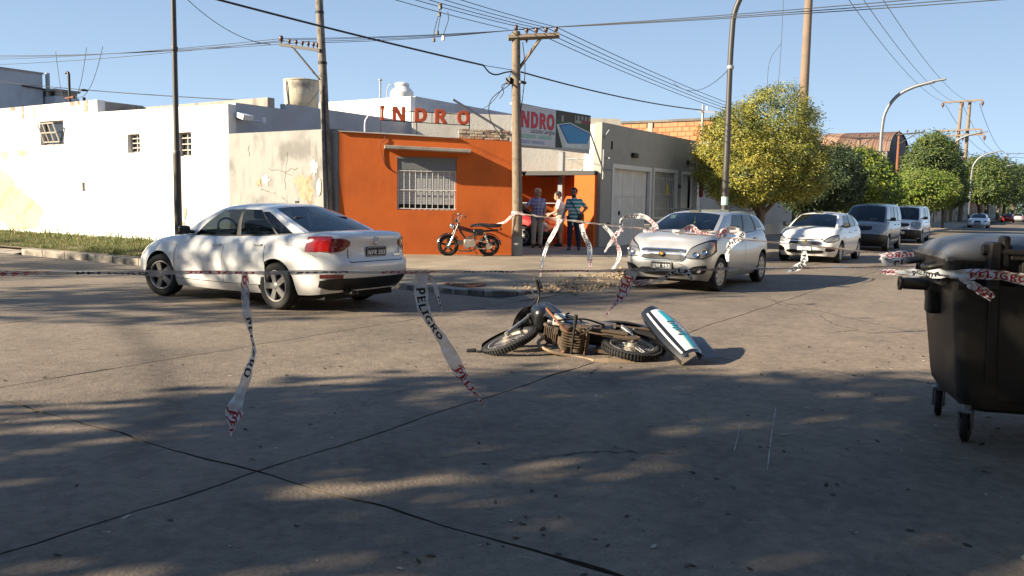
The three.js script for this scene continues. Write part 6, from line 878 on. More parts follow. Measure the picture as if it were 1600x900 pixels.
  const sy = o.seat; part('seat', grid(18, 10, (u, v) => { const x = lerp(bx + 0.46, bx - 0.26, u), a = (v - 0.5) * PI * 1.25, w = 0.11 * (0.75 + 0.4 * Math.sin(Math.min(1, u * 1.3) * PI * 0.6)) * Math.pow(Math.sin(clamp(0.04 + u * 0.94) * PI), 0.25); return [x, sy + Math.cos(a) * 0.055 * Math.pow(Math.sin(clamp(0.03 + u * 0.95) * PI), 0.2) + 0.02 * Math.sin(u * 5) + 0.03 * u, Math.sin(a) * w]; }), mat([0.018, 0.018, 0.019], 0.6), t);
  part('rear_mudguard', arcGuard(bx, r, r + 0.025, PI * 0.35, PI * 0.98, 0.12, 0.025), o.guardM || mBlackPaint, t); part('tail_lamp', box(0.05, 0.07, 0.10, bx - 0.28, sy - 0.09, 0, 0.015), mTail, t);
  return { fork, ex, ey };
}
{
  const t = thing('parked_motorcycle', 'small black and red motorcycle parked upright against the orange wall', 'motorcycle');
  moto(t, { r: 0.255, tr: 0.045, front: 0.52, rear: -0.47, head: [0.28, 0.74], seat: 0.72, bar: 0.26, spokes: 5, rimM: mat([0.25, 0.24, 0.23], 0.4, { metalness: 0.6 }), forkM: mx.chrome, frameM: mBlackPaint, engM: mAlu, pipeM: mx.steel, spine: 0.05, guardM: mBlackPaint, barM: mx.chrome, steer: 0.12 });
  part('tank_stripe', [box(0.36, 0.02, 0.115, 0.05, 0.655, 0, 0.008, [0, 0, 0.12])], mat([0.3, 0.01, 0.01], 0.3), t); part('side_cover', [box(0.26, 0.16, 0.16, -0.2, 0.5, 0, 0.05)], mBlackPaint, t); part('rack', [bar([-0.5, 0.78, 0.08], [-0.78, 0.78, 0.08], 0.012, 0.012), bar([-0.5, 0.78, -0.08], [-0.78, 0.78, -0.08], 0.012, 0.012), bar([-0.78, 0.78, 0.09], [-0.78, 0.78, -0.09], 0.012, 0.012), box(0.2, 0.06, 0.15, -0.66, 0.72, 0, 0.02)], mx.blackPlastic, t);
  const p = CH0.clone().addScaledVector(CHD, 3.11).addScaledVector(CHN, 0.42); t.position.set(p.x, sh(p.x, p.z), p.z); t.rotation.y = CHA + PI - 0.05; t.rotation.order = 'YXZ'; t.rotation.x = -0.08;
}
{
  const t = thing('fallen_motorcycle', 'wrecked black motorcycle lying on its side in the middle of the road', 'motorcycle');
  const m = moto(t, { r: 0.295, tr: 0.042, front: 0.66, rear: -0.60, head: [0.40, 0.86], seat: 0.76, bar: 0.14, spokes: 36, rimM: mAlu, forkM: mx.greyMetal, frameM: mDust, engM: mDust, pipeM: mat([0.30, 0.22, 0.14], 0.6, { metalness: 0.3 }), steer: -0.5, mirrors: true, lampM: mBlackPaint, standY: 0.12, pegR: 0.12, bent: true, silY: 0.04, silZ: 0.08, silDrop: 0.02 });
  part('front_cowl', grid(14, 12, (u, v) => { const a = (v - 0.5) * PI * 1.1, k = Math.sin(clamp(0.08 + u * 0.86) * PI); return [lerp(-0.02, 0.26, u) , lerp(0.16, -0.22, u) + Math.cos(a) * 0.05 * k, Math.sin(a) * 0.17 * Math.pow(k, 0.6)]; }), mBlackPaint, m.fork);
  part('fairing', new RoundedBoxGeometry(0.30, 0.26, 0.30, 4, 0.09).rotateZ(-0.5).translate(0.34, 0.80, -0.02), mBlackPaint, t);
  for (const s of [1, -1]) part('leg_shield', grid(12, 8, (u, v) => [lerp(0.46, 0.12, u) - 0.05 * v, lerp(0.82, 0.36, u) + 0.12 * v, s * (0.10 + 0.11 * Math.sin(v * PI * 0.6) * Math.sin(clamp(0.2 + u * 0.7) * PI))]), mBlackPaint, t);
  part('fuel_tank', grid(20, 12, (u, v) => { const a = v * 2 * PI, k = Math.pow(Math.sin(clamp(0.05 + u * 0.9) * PI), 0.5); return [lerp(0.36, -0.14, u), 0.74 - 0.04 * u + Math.cos(a) * 0.10 * k, Math.sin(a) * 0.125 * k]; }), mBlackPaint, t);
  for (const s of [1, -1]) part('side_cover', grid(8, 8, (u, v) => [lerp(0.0, -0.42, u), lerp(0.50, 0.70, v) + 0.05 * u, s * (0.10 + 0.03 * Math.sin(u * PI) * Math.sin(v * PI))]), mat([0.16, 0.14, 0.12], 0.6), t);
  part('engine_guard', [new RoundedBoxGeometry(0.34, 0.16, 0.24, 3, 0.05).translate(0.06, 0.52, 0.0)], mBlackPaint, t); part('tool_box', new RoundedBoxGeometry(0.30, 0.18, 0.22, 3, 0.04).translate(-0.26, 0.60, 0), mx.blackPlastic, t); part('chain_case', box(0.5, 0.07, 0.03, -0.3, 0.30, -0.125, 0.012), mDust, t);
  part('battery', box(0.12, 0.15, 0.1, 0.16, 0.40, -0.13, 0.015), mat([0.55, 0.5, 0.42], 0.6), t); part('crash_bar', tube([[0.24, 0.62, -0.14], [0.30, 0.42, -0.24], [0.18, 0.22, -0.2], [0.05, 0.18, -0.1]], 0.012, 24, 7), mx.rust, t); part('crash_bar', tube([[0.24, 0.62, 0.14], [0.30, 0.42, 0.22], [0.18, 0.22, 0.2], [0.05, 0.18, 0.1]], 0.012, 24, 7), mx.rust, t);
  part('sump', [...Array.from({ length: 6 }, (_, i) => box(0.2, 0.03, 0.008, m.ex, m.ey - 0.085, -0.07 + i * 0.028, 0.002)), rod([m.ex, m.ey - 0.1, 0], [m.ex, m.ey - 0.06, 0], 0.018, 0.018, 6), rod([m.ex - 0.1, m.ey - 0.09, 0.05], [m.ex - 0.1, m.ey - 0.05, 0.05], 0.012, 0.012, 6), box(0.05, 0.08, 0.06, m.ex + 0.16, m.ey - 0.08, -0.06, 0.01), rod([m.ex - 0.16, m.ey - 0.04, -0.14], [m.ex - 0.16, m.ey - 0.04, 0.14], 0.022)], mDust, t); part('hoses', [tube([[0.1, 0.5, -0.1], [0.2, 0.44, -0.18], [0.3, 0.5, -0.15], [0.34, 0.7, -0.06]], 0.008, 20, 5), tube([[-0.1, 0.62, -0.08], [-0.02, 0.5, -0.16], [0.1, 0.52, -0.16]], 0.008, 20, 5), tube([[-0.3, 0.55, -0.12], [-0.1, 0.45, -0.18], [0.05, 0.4, -0.17], [0.2, 0.3, -0.16]], 0.01, 20, 5)], mx.rubber, t); part('rear_rack', [0.1, -0.1].map(z => [rod([-0.35, 0.80, z], [-0.95, 0.84, z], 0.01), rod([-0.6, 0.62, z], [-0.8, 0.82, z], 0.01)]), mx.steel, t);
  // lay it down: right side to the ground, front to the left of the picture
  const f = V(-0.91, 0.0, 0.41).normalize(), rgt = new THREE.Vector3().crossVectors(f, V(0, 1, 0)), al = 82 * PI / 180;
  const up = V(0, Math.cos(al), 0).addScaledVector(rgt, Math.sin(al)), rr = rgt.clone().multiplyScalar(Math.cos(al)).add(V(0, -Math.sin(al), 0));
  t.quaternion.setFromRotationMatrix(new THREE.Matrix4().makeBasis(f, up, rr)); t.position.set(-3.86, 0, -7.02); t.rotateY(0.11); t.updateMatrixWorld(true);
  t.position.y += 0.0 - new THREE.Box3().setFromObject(t.children[0], true).min.y - 0.005; t.updateMatrixWorld(true);
  // torn-off looking tail cowl standing against the ground at the back
  const A = V(-3.42, 0.43, -7.92), B = V(-2.79, 0.085, -7.48), ax = B.clone().sub(A), L = ax.length(); ax.normalize(); const nrm = V(0.42, 0.72, 0.55); nrm.addScaledVector(ax, -nrm.dot(ax)).normalize(); const sd = new THREE.Vector3().crossVectors(ax, nrm).normalize();
  const wl = (u, s, h) => t.worldToLocal(A.clone().addScaledVector(ax, u * L).addScaledVector(sd, s).addScaledVector(nrm, h)).toArray();
  const wd = u => 0.07 + 0.085 * Math.sin(clamp(0.1 + u * 0.75) * PI) ** 0.8;
  const shell = (h, s0, s1, u0 = 0, u1 = 1) => grid(22, 8, (u, v) => { const U = lerp(u0, u1, u), q = lerp(s0, s1, v); return wl(U, q * wd(U), h + 0.06 * (1 - q * q) + 0.02 * Math.sin(U * PI)); });
  const cowl = part('tail_cowl', [shell(0, -1, 1), grid(22, 2, (u, v) => wl(u, (1 - 0.15 * v) * wd(u), -0.075 * v + 0.02 * Math.sin(u * PI))), grid(22, 2, (u, v) => wl(u, -(1 - 0.15 * v) * wd(u), -0.075 * v + 0.02 * Math.sin(u * PI)))], mBlackPaint, t);
  part('white_panel', shell(0.004, -0.8, 0.72, 0.10, 0.95), phys([0.62, 0.62, 0.60], 0.3, { clearcoat: 0.6 }), cowl); const tq = phys([0.015, 0.34, 0.42], 0.3, { clearcoat: 0.6 });
  part('turquoise_stripe', [shell(0.008, -0.58, -0.12, 0.14, 0.40), shell(0.008, -0.66, -0.30, 0.62, 0.93), shell(0.008, -0.35, -0.12, 0.44, 0.60)], tq, cowl);
  part('stripe_lettering', Array.from({ length: 7 }, (_, i) => { const u = 0.40 + i * 0.045; return shell(0.011, -0.55 + (i % 2) * 0.08, 0.02 - (i % 3) * 0.08, u, u + 0.022); }), mat([0.03, 0.12, 0.16], 0.4), cowl);
  part('black_edge', [shell(0.010, 0.40, 0.62, 0.08, 0.96)], mBlackPaint, cowl); part('plate_bracket', grid(10, 4, (u, v) => wl(0.55 + u * 0.42, -wd(0.6) - 0.02 - v * 0.16, -0.06 - 0.05 * v + 0.02 * Math.sin(u * 4))), mat([0.18, 0.18, 0.18], 0.5), cowl); part('mount', [rod(wl(0.1, 0, -0.02), wl(0.1, -0.25, -0.15), 0.012), rod(wl(0.6, 0, -0.03), wl(0.5, -0.3, -0.2), 0.012)], mx.greyMetal, cowl);
}
{ const t = thing('mirror_fragment', 'small broken mirror piece on road just left of the fallen front wheel', 'debris', [-4.86, 0, -6.78], 0.5); part('shell', [box(0.1, 0.035, 0.05, 0, 0, 0, 0.012, [0, 0, 0.1]), box(0.05, 0.02, 0.04, 0.08, 0, 0.01, 0.008)], mx.blackPlastic, t); part('stalk', rod([0.04, 0.012, 0], [0.17, 0.01, 0.02], 0.006), mx.black, t); }
// ---------- bin ----------
{
  const t = thing('wheeled_bin', 'big black four wheeled rubbish container with grey domed lid at right', 'bin', [-0.03, 0, -6.6], 0.32);
  const mBin = new THREE.MeshStandardMaterial({ map: colorTex(512, 0, (u, v) => { const g = 0.75 + 0.5 * fbm(N1, u, v, 5, 5) + 0.25 * (fbm(N2, u, v * 0.2, 20, 3) - 0.5); return [0.024 * g, 0.0205 * g, 0.0175 * g]; }), roughness: 0.5 }); const mLid = new THREE.MeshStandardMaterial({ map: colorTex(512, 0, (u, v) => { const g = 0.8 + 0.4 * fbm(N2, u, v, 6, 5); return [0.10 * g, 0.102 * g, 0.107 * g]; }), roughness: 0.4 });
  const hw = (y) => lerp(0.555, 0.665, clamp((y - 0.2) / 0.95)), hd = (y) => lerp(0.40, 0.485, clamp((y - 0.2) / 0.95));
  const ring = (y, k = 1, n = 8) => { const o = [], a = hw(y) * k, b = hd(y) * k, r = 0.07; for (const [sx, sz, a0] of [[1, 1, 0], [-1, 1, 1], [-1, -1, 2], [1, -1, 3]]) for (let i = 0; i <= n; i++) { const q = (a0 + i / n) * PI / 2; o.push([sx * (a - r) + Math.cos(q) * r, y, sz * (b - r) + Math.sin(q) * r]); } return o; };
  const loft = rows => { const n = rows[0].length; return grid(n, rows.length - 1, (u, v) => rows[Math.round(v * (rows.length - 1))][Math.round(u * n) % n]); };
  const body = part('body', toCreasedNormals(loft([ring(0.2, 0.02), ring(0.2, 0.80), ring(0.23, 0.92), ring(0.3, 0.99), ring(0.36), ring(0.6), ring(0.9), ring(1.12), ring(1.12, 1.06), ring(1.2, 1.075), ring(1.2, 0.98), ring(0.9, 0.94)]), 0.5), mBin, t);
  const ribs = []; for (const x of [-0.40, -0.1, 0.1, 0.40]) ribs.push(bar([x, 0.42, hd(0.42) + 0.002], [x * 1.08, 1.1, hd(1.1) + 0.002], 0.05, 0.025)); part('rib', ribs, mBin, t);
  part('front_panel', [grid(10, 8, (u, v) => { const y = lerp(0.3, 1.05, v); return [lerp(-0.36, 0.36, u) * hw(y) / 0.6, y, hd(y) + 0.004 + 0.018 * Math.sin(u * PI) ** 0.4 * Math.sin(v * PI) ** 0.4]; })], mBin, t);
  for (const s of [1, -1]) { part('trunnion', [rod([s * 0.63, 1.0, 0], [s * 0.86, 1.0, 0], 0.045, 0.04, 16), rod([s * 0.60, 0.98, 0], [s * 0.70, 0.98, 0], 0.085, 0.06, 16), box(0.1, 0.2, 0.12, s * 0.66, 0.80, 0, 0.03), lathe([[0.02, 0], [0.048, 0], [0.048, 0.02], [0.02, 0.02]], 14).rotateZ(PI / 2).translate(s * 0.87, 1.0, 0)], mBin, t);
    part('hinge_bracket', [box(0.07, 0.30, 0.16, s * 0.46, 1.02, 0.52, 0.02), box(0.05, 0.2, 0.1, s * 0.40, 1.16, 0.53, 0.02), rod([s * 0.36, 1.27, 0.53], [s * 0.52, 1.27, 0.53], 0.035, 0.035, 14)], mBin, t); part('side_handle', [tube([[s * 0.7, 1.16, 0.38], [s * 0.78, 1.14, 0.36], [s * 0.78, 1.14, 0.2], [s * 0.7, 1.16, 0.18]], 0.016, 20, 8), tube([[s * 0.7, 1.16, -0.38], [s * 0.78, 1.14, -0.36], [s * 0.78, 1.14, -0.2], [s * 0.7, 1.16, -0.18]], 0.016, 20, 8)], mBin, t); }
  for (let i = 0; i < 13; i++) { const x = -0.6 + i * 0.1; if (Math.abs(Math.abs(x) - 0.45) > 0.06) part('gusset', box(0.016, 0.15, 0.06, x, 1.03, 0.505, 0.004), mBin, t); }
  for (let i = 0; i < 8; i++) for (const s of [1, -1]) part('gusset', box(0.05, 0.14, 0.016, s * 0.685, 1.04, -0.38 + i * 0.108, 0.004), mBin, t);
  part('rim_rail', [bar([-0.64, 1.03, 0.525], [0.64, 1.03, 0.525], 0.03, 0.02), bar([-0.705, 1.04, 0.44], [-0.705, 1.04, -0.44], 0.03, 0.02), bar([0.705, 1.04, 0.44], [0.705, 1.04, -0.44], 0.03, 0.02)].flat(), mBin, t);
  part('push_bar', [rod([-0.46, 1.26, 0.57], [0.46, 1.26, 0.57], 0.02), box(0.6, 0.16, 0.05, 0, 1.06, 0.525, 0.015), box(0.74, 0.03, 0.08, 0, 1.21, 0.53, 0.01)], mBin, t);
  const lid = part('lid', grid(30, 24, (u, v) => { const a = v * PI, q = Math.abs(2 * u - 1), x = (2 * u - 1) * 0.70, k = 0.22 + 0.78 * Math.pow(Math.max(0, 1 - Math.pow(q, 5)), 0.45); const z = Math.cos(a) * 0.50, h = 0.155 * Math.pow(Math.sin(a), 0.75) * k; return [x, 1.205 + h, z]; }), mLid, t);
  part('lid_edge', [box(0.012, 0.035, 1.02, -0.705, 1.185, 0, 0.005), box(0.012, 0.035, 1.02, 0.705, 1.185, 0, 0.005), box(1.42, 0.035, 0.012, 0, 1.185, 0.508, 0.005), box(1.42, 0.035, 0.012, 0, 1.185, -0.508, 0.005), ...[1, -1].map(s => grid(12, 4, (u, v) => { const a = u * PI; return [s * 0.70, 1.2 + 0.18 * 0.22 * Math.pow(Math.sin(a), 0.75) * v, Math.cos(a) * 0.5]; }))], mLid, lid);
  for (const [x, z, tr] of [[-0.50, 0.36, 1.15], [-0.5, -0.36, 1.3], [0.45, 0.34, 0.9], [0.45, -0.34, -0.3]]) {
    const c = new THREE.Group(); c.name = 'caster'; t.add(c); c.position.set(x, 0, z); c.rotation.y = tr; part('wheel', lathe([[0.03, -0.02], [0.085, -0.024], [0.1, -0.014], [0.1, 0.014], [0.085, 0.024], [0.03, 0.02]], 28).rotateX(PI / 2).translate(0.03, 0.1, 0), mx.rubber, c); part('fork', [box(0.07, 0.14, 0.012, 0.015, 0.08, 0.036, 0, [0, 0, 0.2]), box(0.07, 0.14, 0.012, 0.015, 0.08, -0.036, 0, [0, 0, 0.2]), rod([0, 0.19, 0], [0, 0.25, 0], 0.03), box(0.10, 0.02, 0.09, 0, 0.2, 0, 0.005)], mx.greyMetal, c);
  }
}
// ---------- danger tape ----------
const texTape = canvasTex(1024, 96, (c, w, h) => {
  c.fillStyle = '#f6f6f6'; c.fillRect(0, 0, w, h); c.textBaseline = 'middle';
  c.fillStyle = '#b3122e'; c.font = 'bold 80px sans-serif'; c.fillText('PELIGRO', 20, 52, 400); c.strokeStyle = '#b3122e'; c.lineWidth = 7; for (let i = 0; i < 9; i++) { c.beginPath(); c.moveTo(10 + i * 48, 96); c.lineTo(50 + i * 48, 66); c.stroke(); c.beginPath(); c.moveTo(10 + i * 48, 30); c.lineTo(50 + i * 48, 0); c.stroke(); }
  { const r = rng(3); c.fillStyle = '#f6f6f6'; for (let i = 0; i < 90; i++) c.fillRect(r() * 1024, r() * 96, 2 + r() * 10, 1 + r() * 3); }
  c.fillStyle = '#15151a'; c.font = 'bold 84px sans-serif'; c.fillText('PELIGRO', 520, 52, 340);
});
const mTape = phys([1, 1, 1], 0.32, { map: texTape, side: THREE.DoubleSide, transmission: 0.3, thickness: 0 });
const L0 = [-4.21, 1.14, -1.78], L1 = [-0.86, 1.08, -6.99], U0 = [-11.0, 1.28, -17.16], U1 = [-0.81, 1.15, -7.03];
const T385 = [[-3.51, 1.12, -2.87], [-3.50, 0.97, -2.86], [-3.47, 0.84, -2.86], [-3.45, 0.73, -2.87], [-3.46, 0.61, -2.84], [-3.49, 0.51, -2.82], [-3.51, 0.41, -2.79], [-3.52, 0.27, -2.77]];
const T660 = [[-2.99, 1.11, -3.68], [-2.99, 1.02, -3.67], [-2.96, 0.87, -3.68], [-2.89, 0.76, -3.71], [-2.83, 0.66, -3.73], [-2.76, 0.53, -3.76], [-2.70, 0.44, -3.79], [-2.64, 0.35, -3.82]];
const T660b = [[-2.98, 1.11, -3.69], [-2.93, 1.05, -3.71], [-2.90, 0.96, -3.72], [-2.88, 0.88, -3.73]], T985 = [[-2.23, 1.09, -4.86], [-2.25, 1.02, -4.83], [-2.28, 0.92, -4.80], [-2.32, 0.85, -4.76], [-2.35, 0.80, -4.74]];
const T985b = [[-2.22, 1.02, -4.85], [-2.15, 1.02, -4.90], [-2.05, 1.05, -4.97], [-2.00, 1.09, -5.0], [-1.95, 1.10, -5.03], [-1.90, 1.04, -5.06]];
function ribbon(pts, ws, tws, u0 = 0, n = 60, crinkle = 0.15) { // pts: centre line, ws: widths, tws: turn about the line (0 = width upright)
  const cv = new THREE.CatmullRomCurve3(pts.map(p => V(...p))), at = (a, u) => { if (!Array.isArray(a)) return a; const f = u * (a.length - 1), i = Math.min(a.length - 2, Math.floor(f)); return lerp(a[i], a[i + 1], f - i); }, L = cv.getLength(), M = 6, rows = [];
  for (let i = 0; i <= n; i++) { const u = i / n, p = cv.getPointAt(u), t = cv.getTangentAt(u); let up = V(0, 1, 0); if (Math.abs(t.y) > 0.75) up = V(0.8389, 0, -0.5443); up.addScaledVector(t, -up.dot(t)).normalize(); const sd = new THREE.Vector3().crossVectors(t, up), a = at(tws, u), d = up.clone().multiplyScalar(Math.cos(a)).addScaledVector(sd, Math.sin(a)), e = new THREE.Vector3().crossVectors(t, d);
    rows.push([p, d, e, at(ws, u)]); }
  const g = grid(n, M, (u, v) => { const i = Math.round(u * n), [p, d, e, w] = rows[i], k = v - 0.5, f = crinkle * w * (Math.sin(v * 9 + i * 0.35) * 0.4 + (N1(i * 0.33, v * 3) - 0.5)); return [p.x + d.x * k * w + e.x * f, p.y + d.y * k * w + e.y * f, p.z + d.z * k * w + e.z * f]; });
  const uv = g.attributes.uv; for (let i = 0; i < uv.count; i++) uv.setXY(i, u0 + uv.getX(i) * L / 1.0, uv.getY(i)); return g;
}
{ // lower tape, tied to the bin, with hanging torn ends
  const t = thing('danger_tape', 'lower white danger tape stretched across the road in front of the cars', 'barrier tape');
  part('strip', [ribbon([L0, [lerp(L0[0], L1[0], 0.5), lerp(L0[1], L1[1], 0.5) - 0.012, lerp(L0[2], L1[2], 0.5)], L1], 0.072, [1.28, 1.2, 1.32, 1.24, 1.36, 1.3], 0, 160, 0.1)], mTape, t);
  part('torn_end', ribbon(T385, [0.034, 0.05, 0.055, 0.03, 0.055, 0.05, 0.095, 0.008], [0.2, 0.2, 0.5, 0.9, 0.4, 0.2, 0.1, 0.3], 0.28, 90, 0.22), mTape, t);
  part('torn_end', ribbon(T660, [0.065, 0.085, 0.065, 0.055, 0.08, 0.07, 0.045, 0.008], [0.2, 0.1, 0.4, 0.6, 0.2, 0.1, 0.4, 0.6], 0.42, 90, 0.22), mTape, t);
  part('torn_end', ribbon(T660b, [0.04, 0.038, 0.026, 0.008], [0.8, 0.6, 0.9, 0.5], 0.35, 40, 0.2), mTape, t);
  part('torn_end', ribbon(T985, [0.075, 0.085, 0.06, 0.02, 0.012], [0.2, 0.0, 0.1, 0.5, 0.3], 0.98, 40, 0.15), mTape, t);
  part('torn_end', ribbon(T985b, [0.03, 0.045, 0.05, 0.035, 0.05, 0.02], [0.6, 0.4, 0.9, 0.5, 0.2, 0.4], 0.3, 50, 0.25), mTape, t);
}
{ // upper tape from the pole to the bin
  const t = thing('danger_tape', 'upper white danger tape running from the pale pole past silver car to bin', 'barrier tape');
  part('strip', [ribbon([U0, [lerp(U0[0], U1[0], 0.5), lerp(U0[1], U1[1], 0.5) - 0.03, lerp(U0[2], U1[2], 0.5)], U1], 0.07, [0.9, 1.1, 1.0, 1.2, 1.25, 1.3], 0, 160, 0.1)], mTape, t);
  const E = [['875', [[-8.05, 1.22, -14.16], [-8.14, 0.98, -14.08], [-8.26, 0.63, -13.96], [-8.3, 0.26, -13.89], [-8.3, 0.06, -13.85]], [0.09, 0.09, 0.07, 0.06, 0.03]], ['910', [[-7.03, 1.17, -13.12], [-6.99, 1.0, -13.13], [-6.89, 0.78, -13.16], [-6.85, 0.4, -13.14]], [0.09, 0.08, 0.10, 0.07]], ['955', [[-6.02, 1.19, -11.98], [-5.91, 1.06, -12.04], [-5.83, 0.91, -12.07], [-5.78, 0.76, -12.09], [-5.79, 0.62, -12.06], [-5.87, 0.45, -11.99]], [0.05, 0.07, 0.06, 0.07, 0.06, 0.04]], ['955b', [[-5.77, 1.14, -12.14], [-5.86, 1.01, -12.06], [-5.92, 0.89, -12.01], [-5.98, 0.76, -11.96]], [0.07, 0.08, 0.06, 0.02]],
    ['loop', [[-5.27, 1.19, -11.01], [-5.23, 1.33, -11.05], [-5.1, 1.36, -11.14], [-4.96, 1.34, -11.23], [-4.82, 1.18, -11.3], [-4.98, 1.14, -11.19]], [0.05, 0.07, 0.075, 0.06, 0.07, 0.04]], ['crump', [[-4.05, 1.20, -9.99], [-3.97, 1.18, -10.04], [-3.85, 1.24, -10.13], [-3.78, 1.19, -10.17], [-3.64, 1.18, -10.25], [-3.54, 1.20, -10.32]], [0.04, 0.08, 0.09, 0.06, 0.05, 0.03]], ['1140', [[-3.16, 1.17, -9.16], [-3.12, 1.23, -9.19], [-2.99, 1.24, -9.27], [-2.93, 1.19, -9.31], [-3.03, 1.1, -9.23], [-3.06, 0.97, -9.2], [-3.05, 0.90, -9.2]], [0.06, 0.09, 0.09, 0.07, 0.08, 0.06, 0.03]], ['1245', [[-1.69, 1.19, -6.99], [-1.68, 1.06, -6.96], [-1.72, 1.03, -6.93], [-1.80, 0.99, -6.9]], [0.03, 0.055, 0.06, 0.02]]];
  E.forEach(([k, p, w], i) => part('torn_end', ribbon(p, w, [0.3, 0.6, 0.1, 0.5, 0.2, 0.7], i * 0.37, 50, 0.2), mTape, t));
  part('bow', [ribbon([[-0.84, 1.14, -7.05], [-0.95, 1.165, -7.0], [-1.10, 1.14, -6.94], [-1.05, 1.10, -6.92], [-0.97, 1.11, -6.95], [-0.82, 1.15, -7.05]], [0.04, 0.07, 0.05, 0.06, 0.07, 0.05], [0.5, 0.2, 0.9, 0.4, 0.2, 0.6], 0.1, 60, 0.25), ribbon([[-0.83, 1.14, -7.03], [-0.80, 1.21, -7.03], [-0.77, 1.20, -7.05], [-0.82, 1.13, -7.04], [-0.74, 1.06, -6.98], [-0.70, 1.03, -6.95]], [0.05, 0.06, 0.05, 0.05, 0.06, 0.02], [0.2, 0.6, 0.3, 0.8, 0.2, 0.3], 0.4, 50, 0.25)], mTape, t);
}
{ const t = thing('danger_tape', 'twisted white and red danger tape wrapped across the front of black bin', 'barrier tape');
  const bp = (l, y, o) => [-0.03 + 0.949 * l + 0.315 * o, y, -6.6 - 0.315 * l + 0.949 * o];
  part('strip', ribbon([bp(-1.0, 1.07, -0.1), bp(-0.84, 1.085, 0.16), bp(-0.76, 1.10, 0.40), bp(-0.64, 1.115, 0.58), bp(-0.45, 1.12, 0.63), bp(-0.25, 1.09, 0.63), bp(-0.02, 1.055, 0.62), bp(0.3, 1.0, 0.62)], [0.03, 0.05, 0.055, 0.06, 0.065, 0.07, 0.07, 0.07], [0.4, 0.2, 0.7, 0.4, 0.2, 0.6, 0.3, 0.5], 0.2, 120, 0.42), mTape, t);
  part('torn_end', ribbon([bp(-0.66, 1.10, 0.60), bp(-0.60, 1.06, 0.62), bp(-0.53, 1.02, 0.62), bp(-0.46, 0.98, 0.60)], [0.02, 0.05, 0.06, 0.055], [0.7, 0.2, 0.4, 0.1], 0.9, 60, 0.4), mTape, t); }
{ const t = thing('danger_tape', 'short white tape tied from the parked motorcycle seat to pale pole', 'barrier tape'); const p = CH0.clone().addScaledVector(CHD, 3.72).addScaledVector(CHN, 0.42); part('strip', ribbon([[-11.06, 1.28, -17.16], [lerp(-11.06, p.x, 0.5), 1.06, lerp(-17.16, p.z, 0.5)], [p.x, 0.98, p.z]], 0.07, [0.3, 0.7, 0.5], 0, 40, 0.15), mTape, t); part('knot', [lathe([[0.142, 0], [0.15, 0.035], [0.142, 0.07]], 16).translate(-11.068, 1.25, -17.31)], mTape, t); }
// ---------- people ----------
const mSkin = mat([0.42, 0.24, 0.16], 0.55), mSkinDark = mat([0.33, 0.18, 0.115], 0.55);
function field(bones, half, res, centre, k = 0.03) { // smooth union of tapered capsules, meshed
  const mc = new MarchingCubes(res, mSkin, false, false, 400000); mc.isolation = 0; const n = mc.size, hs = mc.halfsize;
  const B = bones.map(([a, b, ra, rb]) => { const d = [b[0] - a[0], b[1] - a[1], b[2] - a[2]]; return { a, d, l2: Math.max(1e-9, d[0] * d[0] + d[1] * d[1] + d[2] * d[2]), ra, rb }; });
  for (let z = 0; z < n; z++) for (let y = 0; y < n; y++) for (let x = 0; x < n; x++) {
    const px = (x - hs) / hs * half + centre[0], py = (y - hs) / hs * half + centre[1], pz = (z - hs) / hs * half + centre[2]; let D = 1e3;
    for (const s of B) { const wx = px - s.a[0], wy = py - s.a[1], wz = pz - s.a[2]; let t = (wx * s.d[0] + wy * s.d[1] + wz * s.d[2]) / s.l2; t = t < 0 ? 0 : t > 1 ? 1 : t; const ex = wx - s.d[0] * t, ey = wy - s.d[1] * t, ez = wz - s.d[2] * t; const d = Math.sqrt(ex * ex + ey * ey + ez * ez) - s.ra - (s.rb - s.ra) * t; if (D - d > k) D = d; else if (d - D < k) { const h = Math.max(k - Math.abs(D - d), 0) / k; D = Math.min(D, d) - h * h * k * 0.25; } }
    mc.field[x + y * n + z * n * n] = -D;
  }
  mc.update(); const g = new THREE.BufferGeometry(), c = mc.count, P = new Float32Array(c * 3); for (let i = 0; i < c; i++) for (let j = 0; j < 3; j++) P[i * 3 + j] = mc.positionArray[i * 3 + j] * half + centre[j];
  g.setAttribute('position', new THREE.BufferAttribute(P, 3)); const h = mergeVertices(g, 1e-5); h.computeVertexNormals(); return flat(h);
}
const sub = (a, b) => [a[0] - b[0], a[1] - b[1], a[2] - b[2]], mixp = (a, b, t) => [lerp(a[0], b[0], t), lerp(a[1], b[1], t), lerp(a[2], b[2], t)];
function handBones(w, dir, palmN, curl) { // wrist, direction of fingers, palm normal
  const D = V(...dir).normalize(), Nn = V(...palmN); Nn.addScaledVector(D, -Nn.dot(D)).normalize(); const S = new THREE.Vector3().crossVectors(D, Nn), W = V(...w), p = (a, b, c) => W.clone().addScaledVector(D, a).addScaledVector(S, b).addScaledVector(Nn, c).toArray(), o = [];
  for (let i = 0; i < 4; i++) { const s = (i - 1.5) * 0.021, len = [0.07, 0.082, 0.078, 0.06][i]; o.push([p(0, s * 0.5, 0), p(0.085, s, 0), 0.017, 0.012]); const c1 = curl * (0.8 + i * 0.1), k1 = p(0.085 + len * 0.5 * Math.cos(c1), s * 1.1, len * 0.5 * Math.sin(c1)), k2 = p(0.085 + len * (0.5 * Math.cos(c1) + 0.45 * Math.cos(c1 * 2)), s * 1.12, len * (0.5 * Math.sin(c1) + 0.45 * Math.sin(c1 * 2))); o.push([p(0.085, s, 0), k1, 0.0105, 0.0095], [k1, k2, 0.0095, 0.0078]); }
  o.push([p(0.02, -0.02, 0), p(0.055, -0.055, 0.012), 0.015, 0.0115], [p(0.055, -0.055, 0.012), p(0.085, -0.062, 0.025), 0.0115, 0.009]); return o;
}
